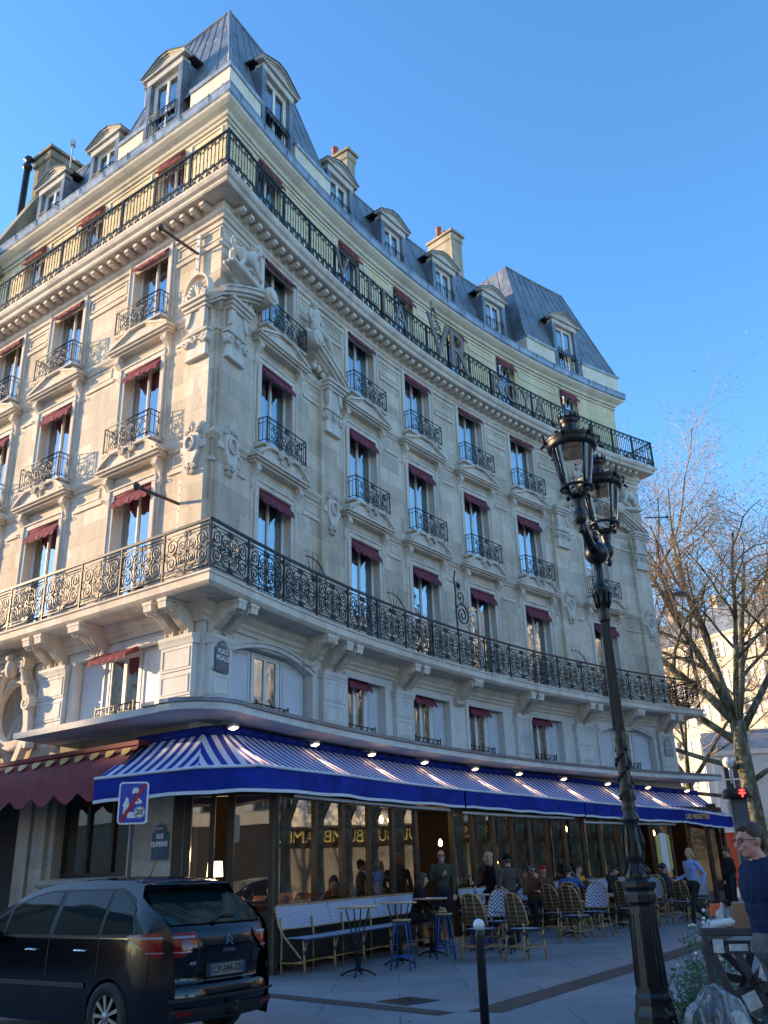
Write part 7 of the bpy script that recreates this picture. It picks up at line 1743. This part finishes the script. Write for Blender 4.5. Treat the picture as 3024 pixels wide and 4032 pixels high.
m=MB(); m.T=BM@Matrix.Translation((-.10,-.20,1.02))@Matrix.Rotation(1.4,4,'Y'); m.lathe([(.001,-.13),(.035,-.12),(.035,.04),(.012,.09),(.012,.11)],(0,0,0),14); m.lathe([(.016,.11),(.016,.135),(.001,.135)],(0,0,0),12,1); m.T=None; t=ob('plastic_bottle',m,[BAGW,simple('blue_cap',(.02,.13,.5),.4)]); tag(t,'plastic bottle with a blue cap lying in the bin','bottle')
m=MB(); m.T=BM@Matrix.Translation((-.15,-.02,1.06)); m.bbox(-.07,.05,-.03,.03,0,.10,0,.01); m.T=None; t=ob('snack_packet',m,[simple('orange_packet',(.6,.11,.03),.4)]); tag(t,'orange packet among the white bags in the bin','packet')
CLB=NB('clear_rubbish_bag'); tr=CLB.n('BsdfTransparent'); tr.inputs[0].default_value=(.90,.93,.96,1); gl=CLB.n('BsdfPrincipled'); gl.inputs['Base Color'].default_value=(.66,.70,.76,1); gl.inputs['Roughness'].default_value=.22
nz=CLB.noise(CLB.coord('Object',(1,1,.45)),2.2,3,.5,2.0); CLB.l(CLB.bump(nz,.5,.03),gl.inputs['Normal']); mx=CLB.n('MixShader'); f=CLB.ramp(nz,[(.46,(.05,.05,.05)),(.60,(.34,.34,.34))]); CLB.l(f,mx.inputs[0]); CLB.l(tr.outputs[0],mx.inputs[1]); CLB.l(gl.outputs[0],mx.inputs[2]); CLB.l(mx.outputs[0],CLB.out.inputs['Surface']); CLB=CLB.mat
bg=crumple('rubbish_bag',polarTR(17.4,7.75,.30),(.235,.21,.33),CLB,.13,13,'large clear plastic rubbish bag full of litter below the bin','bag',4)
for i,(dx,dy,dz,sc,c) in enumerate(((-.08,0,-.05,.12,(.30,.16,.08)),(.08,.02,.05,.13,(.5,.47,.42)),(.0,-.03,.14,.10,(.05,.06,.08)),(.1,0,-.16,.13,(.10,.06,.05)),(-.10,0,-.18,.12,(.4,.42,.45)),(-.03,-.02,-.22,.12,(.05,.10,.16)))):
    q=crumple('litter',Matrix.Translation((dx/.235,dy/.21,dz/.33)),(sc/.235,sc/.21,sc/.33),simple('litter_%d'%i,c,.6,0,.2),.3,20+i,None,None,2); q.parent=bg; q.matrix_parent_inverse=I4
txt_ob('printed_text','VIGILANCE',.30,BLK,bg,Matrix.Translation((-.15,-1.12,-.35))@Matrix.Rotation(.5,4,'Y'),.002); txt_ob('printed_text','PROPRETE',.30,BLK,bg,Matrix.Translation((-.1,-1.12,-.75))@Matrix.Rotation(.5,4,'Y'),.002)
crumple('rubbish_bag',polarTR(20.0,8.0,.15),(.25,.22,.20),simple('black_bag',(.012,.02,.025),.3,0,.2),.35,31,'black rubbish bag on the ground behind the clear one','bag',3)
LEAFG=simple('leaf_green',(.045,.10,.03),.6,0,.45,6); PET=simple('white_petal',(.7,.7,.66),.6,0,.05)
def bush(name,M,r,h,n,label,flowers=0,seed=1,cat='plant'):
    rr=random.Random(seed); m=MB(); s=MB(); fl=MB()
    for i in range(n):
        a=rr.uniform(0,2*pi); d=rr.uniform(0,1)**.6*r; z=rr.uniform(.1,1)*h*(1-.4*d/r); p=Vector((d*cos(a),d*sin(a),z)); q=Vector((rr.uniform(-1,1),rr.uniform(-1,1),rr.uniform(.0,.9))).normalized(); w=q.orthogonal().normalized(); L=rr.uniform(.03,.06)
        m.add([p,p+q*L*.5+w*L*.28,p+q*L,p+q*L*.5-w*L*.28],[(0,1,2,3)])
        if i%12==0: s.tube([(p.x*.3,p.y*.3,0),tuple(p)],.004,4)
        if i<flowers: fl.ball(p+Vector((0,0,.03)),.018,0,6,4)
    t=ob(name,m,[LEAFG],None,M,recalc=False); tag(t,label,cat); ob('stem',s,[simple('stem_'+str(seed),(.05,.06,.03),.8)],t,keep=False)
    if flowers: ob('flowers',fl,[PET],t,keep=False)
    return t
bush('shrub',polarTR(16.3,9.6,.05),.42,.62,900,'low green plant growing from the bed left of the rubbish bag',0,3)
bush('shrub',polarTR(17.4,10.6,.05),.34,1.05,700,'taller plant with small white flowers behind the bin',14,5)
bush('shrub',polarTR(15.2,8.6,.05),.22,.22,200,'small tuft of leaves by the kerb at the foot of the street lamp',0,8)
# ------------------------------------------------------------------ trees
BARK=NB('plane_bark'); v=BARK.coord('Object',(1,1,.5)); n1=BARK.noise(v,4,5,.6,.8); c=BARK.ramp(n1,[(.35,(.075,.07,.045)),(.5,(.15,.145,.10)),(.62,(.30,.29,.22))]); BARK.pbr(c,.85,0,.2,BARK.bump(n1,.6,.03)); BARK=BARK.mat
TWIG=simple('twig_bark',(.40,.30,.19),.85,0,.4,3); SEED=simple('dry_leaf_seed',(.46,.30,.16),.8,0,.5,2)
def plane_tree(name,label,base,h,trunk,fork,seed,limbs,tw=1.0,levels=4):
    rr=random.Random(seed); tm=MB(); cm=MB(); sm=MB()
    b=Vector(base); tp=[b+Vector((sin(i*.9)*.06,cos(i*.7)*.06,fork*i/6)) for i in range(7)]
    tm.tube(tp,[trunk*(1.35-.45*min(1,i/1.5)) if i<2 else trunk*(.92-.03*i) for i in range(7)],14)
    def grow(p,d,L,r,lv):
        k=5 if lv<3 else 3; pts=[p]; q=p.copy(); dd=d.copy()
        for i in range(k):
            dd=(dd+Vector((rr.gauss(0,.16),rr.gauss(0,.16),rr.gauss(.05,.10)))*(1 if lv else .5)).normalized(); q=q+dd*L/k; pts.append(q.copy())
        rs=[r*(1-.62*i/k) for i in range(k+1)]
        (tm if lv<=1 else cm).tube(pts,rs,8 if lv==0 else 6 if lv==1 else (4 if lv==2 else 3),0,lv<2)
        if lv>=levels:
            for i in range(rr.randint(2,4)):
                t=rr.choice(pts[1:]); s=rr.uniform(.04,.10)*tw; a=Vector((rr.gauss(0,1),rr.gauss(0,1),rr.gauss(-.6,1))).normalized(); w=a.orthogonal().normalized()
                sm.add([t,t+a*s*.6+w*s*.35,t+a*s,t+a*s*.6-w*s*.35],[(0,1,2,3)])
            return
        nb={0:7,1:7,2:7,3:5}.get(lv,4)
        for i in range(nb):
            t=.25+.75*(i+rr.random())/nb; j=min(k-1,int(t*k)); pp=pts[j]+(pts[j+1]-pts[j])*(t*k-j) if t<1 else pts[-1]
            ax=(pts[j+1]-pts[j]).normalized(); o=ax.orthogonal().normalized(); o=Matrix.Rotation(rr.uniform(0,2*pi),3,ax)@o
            nd=(ax*cos(.85)+o*sin(.85)+Vector((0,0,.05))).normalized(); grow(pp,nd,L*rr.uniform(.42,.64),rs[j]*.55,lv+1)
    for az,el,L,r,z in limbs:
        d=Vector((cos(el)*cos(az),cos(el)*sin(az),sin(el))); grow(b+Vector((0,0,z)),d,L,r,0)
    root=ob('trunk',tm,[BARK]); root.name=name; tag(root,label,'tree'); ob('crown',cm,[TWIG],root,recalc=False); 
    ob('dry_leaves',sm,[SEED],root,recalc=False); return root
R_=radians
plane_tree('plane_tree','large bare plane tree with pale bark and spreading limbs right of the hotel',(15.0,39.2,0),17,.42,7.2,5,
 [(R_(185),R_(50),8.5,.20,7.0),(R_(168),R_(38),9.5,.17,6.2),(R_(200),R_(62),8.8,.20,7.1),(R_(100),R_(74),9.2,.19,7.2),(R_(20),R_(66),8.8,.19,7.1),(R_(-10),R_(48),9,.17,6.6),(R_(-90),R_(60),8.5,.15,6.9),(R_(178),R_(20),7.5,.12,5.2),(R_(170),R_(8),6.5,.09,4.0),(R_(80),R_(45),8,.15,6.3),(R_(10),R_(25),7,.12,4.6)],1.1)
plane_tree('plane_tree','smaller leaning tree behind the large plane tree',(14.2,44.5,0),14,.26,5.5,9,
 [(R_(175),R_(62),8,.13,5.2),(R_(150),R_(45),7,.11,4.6),(R_(60),R_(65),8,.12,5.3),(R_(10),R_(50),7,.11,5.0),(R_(-100),R_(60),6,.10,5.1),(R_(185),R_(22),5.5,.08,3.6)],1.0,3)
plane_tree('plane_tree','plane tree across the square seen only as a reflection in the cafe glass',(21.5,30.5,0),14,.30,4.0,21,
 [(R_(60),R_(60),6,.15,3.8),(R_(150),R_(60),4.2,.13,3.7),(R_(-60),R_(50),6,.13,3.5),(R_(10),R_(45),6,.12,3.2),(R_(100),R_(80),7,.15,4.0)],1.3,3)
# ------------------------------------------------------------------ other buildings
WINDK=NB('far_window_glass'); WINDK.pbr((.035,.045,.06),.08,0,.6); WINDK=WINDK.mat
SHUT=simple('pale_shutters',(.55,.56,.58),.7,0,.1)
def block(name,label,a,b,depth,h,floors,cols_,mat,roofh=2.5,gf=4.2,sign=None,gfmat=DKWOOD,shut=True,rail=True):
    """front runs from a to b (plan), outward normal to the right-hand side of b-a turned clockwise"""
    a=Vector((*a,0));b=Vector((*b,0)); x=(b-a).normalized(); L=(b-a).length; y=Vector((-x.y,x.x,0)); M=Matrix(((x.x,y.x,0,a.x),(x.y,y.y,0,a.y),(0,0,1,0),(0,0,0,1)))
    root=thing(name,label,'building',M)
    m=MB(); cw=L/cols_; fh=(h-gf)/floors; 
    xs=[0];ops=[]
    for i in range(cols_):
        for j in range(floors): ops.append((cw*(i+.5)-.5,cw*(i+.5)+.5,gf+fh*j+.55,gf+fh*j+fh-.45))
    bu=sorted({0,L}|{q for o in ops for q in o[:2]}); bz=sorted({gf,h}|{q for o in ops for q in o[2:]})
    for p,q in zip(bu,bu[1:]):
        for c,d in zip(bz,bz[1:]):
            if any(o[0]<(p+q)/2<o[1] and o[2]<(c+d)/2<o[3] for o in ops): continue
            m.add([(p,0,c),(q,0,c),(q,0,d),(p,0,d)],[(0,1,2,3)],0)
    for o in ops:
        for p,q in(((o[0],o[2]),(o[0],o[3])),((o[0],o[3]),(o[1],o[3])),((o[1],o[3]),(o[1],o[2])),((o[1],o[2]),(o[0],o[2]))): m.add([(p[0],0,p[1]),(q[0],0,q[1]),(q[0],.3,q[1]),(p[0],.3,p[1])],[(0,1,2,3)],0)
    m.box(0,L,.32,depth,gf,h-.01); m.box(-.01,L+.01,-.12,.2,h-.15,h+.12); m.box(0,L,-.10,0,gf-.2,gf+.1)
    for j in range(1,floors): m.box(0,L,-.05,0,gf+fh*j-.08,gf+fh*j+.06)
    ob('wall',m,[mat],root,keep=False)
    m=MB(); m.box(0,L,.02,depth,0,gf-.2); ob('ground_floor',m,[gfmat],root,keep=False)
    m=MB(); P=[[(x_,.1,h+.12),(x_,1.1,h+roofh),(x_,depth/2,h+roofh+.8),(x_,depth,h)] for x_ in(0,L)]; m.grid(P,0,False); m.add([P[0][0],P[0][1],P[0][2],P[0][3]],[(0,1,2,3)]); m.add([P[1][0],P[1][1],P[1][2],P[1][3]],[(0,1,2,3)]); ob('roof',m,[ZINC],root,keep=False)
    wm=MB(); w,hh=1.0,fh-1.0; frame_bar(wm,w,hh,.06,.14,.2); wm.box(-.03,.03,.15,.19,0,hh); wm.box(-.5,.5,.17,.18,hh*.33,hh*.36); wm.box(-.5,.5,.17,.18,hh*.66,hh*.69)
    if shut: wm.box(-.98,-.52,-.05,-.01,0,hh,1); wm.box(.52,.98,-.05,-.01,0,hh,1)
    if rail:
        for z in(.05,.85): wm.box(-.55,.55,-.12,-.09,z,z+.03,2)
        for k in range(9): wm.box(-.54+.135*k-.01,-.54+.135*k+.01,-.115,-.095,0,.85,2)
    wme=wm.mesh('window',[FRAME,SHUT,IRON]); g=MB(); g.add([(-.5,.18,0),(.5,.18,0),(.5,.18,hh),(-.5,.18,hh)],[(0,1,2,3)]); gme=g.mesh('glass',[WINDK],False,False)
    k=0
    for o in ops:
        if k>=100: break
        k+=1
        wo=bpy.data.objects.new('window',wme); wo.matrix_basis=Matrix.Translation(((o[0]+o[1])/2,0,o[2])); link(wo,root,False); go=bpy.data.objects.new('glass',gme); link(go,wo,False)
    m=MB(); m.bbox(-.4,.4,2.2,3.4,h,h+roofh+1.6,0,.03); cme=m.mesh('chimney',[CHS])
    for i in range(int(L/5)): ch_=bpy.data.objects.new('chimney',cme); ch_.matrix_basis=Matrix.Translation((2.5+i*5,0,0)); link(ch_,root,False)
    return root
PALE=stone('pale_plaster',(.58,.52,.40),(.66,.60,.48),joint=False,stain=.3); WHITE=stone('white_plaster',(.60,.60,.58),(.68,.68,.66),joint=False,stain=.25)
# behind the tree (front faces the camera side)
block('apartment_building','sunlit cream apartment block with tall windows and shutters behind the trees',(20.0,84.0),(36,56.0),10,19,6,13,PALE,2.5)
lw=block('low_building','low white house with pale shutters behind the large tree at the right edge',(18.5,54.5),(32,50),6,7.6,1,5,WHITE,.8,3.4,None,simple('orange_shopfront',(.42,.06,.02),.6,0,.2))
bush('street_plants',TR(19.2,46.5,0),1.6,2.2,900,'green planting by the orange shopfront at the right edge',0,17)
bush('green_shrub',TR(14.9,37.2,2.6),.34,.75,500,'green foliage hanging beside the man in the navy jacket, beyond the terrace',0,19)
# across the square, seen in the reflections
ob1=block('apartment_building','cream building with a dark shopfront across the square, reflected in the cafe glass',(33,60),(33,33),10,15.5,4,11,CREAM,2.5,4.6)
ob2=block('apartment_building','plain building across the square, right of the reflected one',(33,32.5),(33,2),10,17.5,5,12,PALE,2.5,4.6)
NEON=simple('faded_yellow_letters',(.26,.23,.05),.6); 
Mx=ob1.matrix_basis@Matrix.Translation((20.5,-.10,3.75)); sgn=MB(); sgn.T=Mx; sgn.bbox(-6,6,-.06,.08,-.55,.55,0,.02); sgn.T=None; sb=ob('shop_sign',sgn,[BLKC]); tag(sb,'black shop sign AUX NOCTAMBULES across the square, mirrored in the cafe glass','sign')
txt_ob('lettering','AUX NOCTAMBULES',.95,NEON,sb,Mx@Matrix.Translation((0,-.09,0)),.01)
block('apartment_building','pale apartment block behind the photographer, reflected in the first panes',(26,-20),(-64,-20),10,17.5,5,30,PALE,2.5,4.6)
plane_tree('plane_tree','bare plane tree behind the photographer seen only as a reflection in the first pane',(-15.5,-1.0,0),12,.28,4.2,33,[(R_(40),R_(55),5,.15,4.0),(R_(140),R_(50),5,.14,3.8),(R_(-90),R_(60),5,.13,4.1),(R_(200),R_(70),6,.13,4.1),(R_(80),R_(35),4,.10,3.2)],1.2,3)
# unseen row added across the side street, which keeps the street in the shade
Lw=lambda t,o:(W+Lh*t+Ln*o)
a_=Lw(70,14.5);b_=Lw(16,14.5)
block('apartment_building','unseen row of houses added across the side street to shade it',(b_.x,b_.y),(a_.x,a_.y),9,11.6,3,18,PALE,.9)
# ------------------------------------------------------------------ camera, light, sky
sc=SC; cam=bpy.data.cameras.new('camera'); co=bpy.data.objects.new('camera',cam); COL.objects.link(co); sc.camera=co
cam.sensor_fit='VERTICAL'; cam.sensor_height=24; cam.lens=24*3500/4032; cam.clip_end=3000; cam.clip_start=.05
pt_c,rl_c=radians(22.3),radians(-1.85)
F_=Vector((0,cos(pt_c),sin(pt_c)));U_=Vector((0,-sin(pt_c),cos(pt_c)));R0_=Vector((1,0,0))
Rr=R0_*cos(rl_c)+U_*sin(rl_c);Uu=-R0_*sin(rl_c)+U_*cos(rl_c)
co.matrix_basis=Matrix(((Rr.x,Uu.x,-F_.x,0),(Rr.y,Uu.y,-F_.y,0),(Rr.z,Uu.z,-F_.z,1.45),(0,0,0,1)))
dl=Vector((*(Lh*-3+Ln*-1),-.60)).normalized()
sun=bpy.data.lights.new('sun','SUN'); sun.energy=3.1; sun.angle=radians(.5); sun.color=(1,.71,.40); so=bpy.data.objects.new('sun',sun); so.rotation_euler=dl.to_track_quat('-Z','Y').to_euler(); COL.objects.link(so)
el=math.asin(-dl.z); az=atan2(-dl.x,-dl.y)
wd=bpy.data.worlds.new('World'); sc.world=wd; wd.use_nodes=True; t=wd.node_tree; bg=t.nodes['Background']; sky=t.nodes.new('ShaderNodeTexSky'); sky.sky_type='NISHITA'; sky.sun_disc=False; sky.sun_elevation=el; sky.sun_rotation=az; sky.air_density=1.0; sky.dust_density=.3; sky.ozone_density=3.2; sky.altitude=300
hs=t.nodes.new('ShaderNodeHueSaturation'); hs.inputs['Saturation'].default_value=1.12; t.links.new(sky.outputs[0],hs.inputs['Color']); t.links.new(hs.outputs[0],bg.inputs[0]); bg.inputs[1].default_value=.15
sc.view_settings.view_transform='Standard'; sc.view_settings.look='None'; sc.view_settings.exposure=1.88; sc.view_settings.gamma=1
sc.render.engine='CYCLES'; sc.cycles.max_bounces=8; sc.cycles.transparent_max_bounces=16; sc.cycles.glossy_bounces=3; sc.cycles.caustics_reflective=False; sc.cycles.caustics_refractive=False
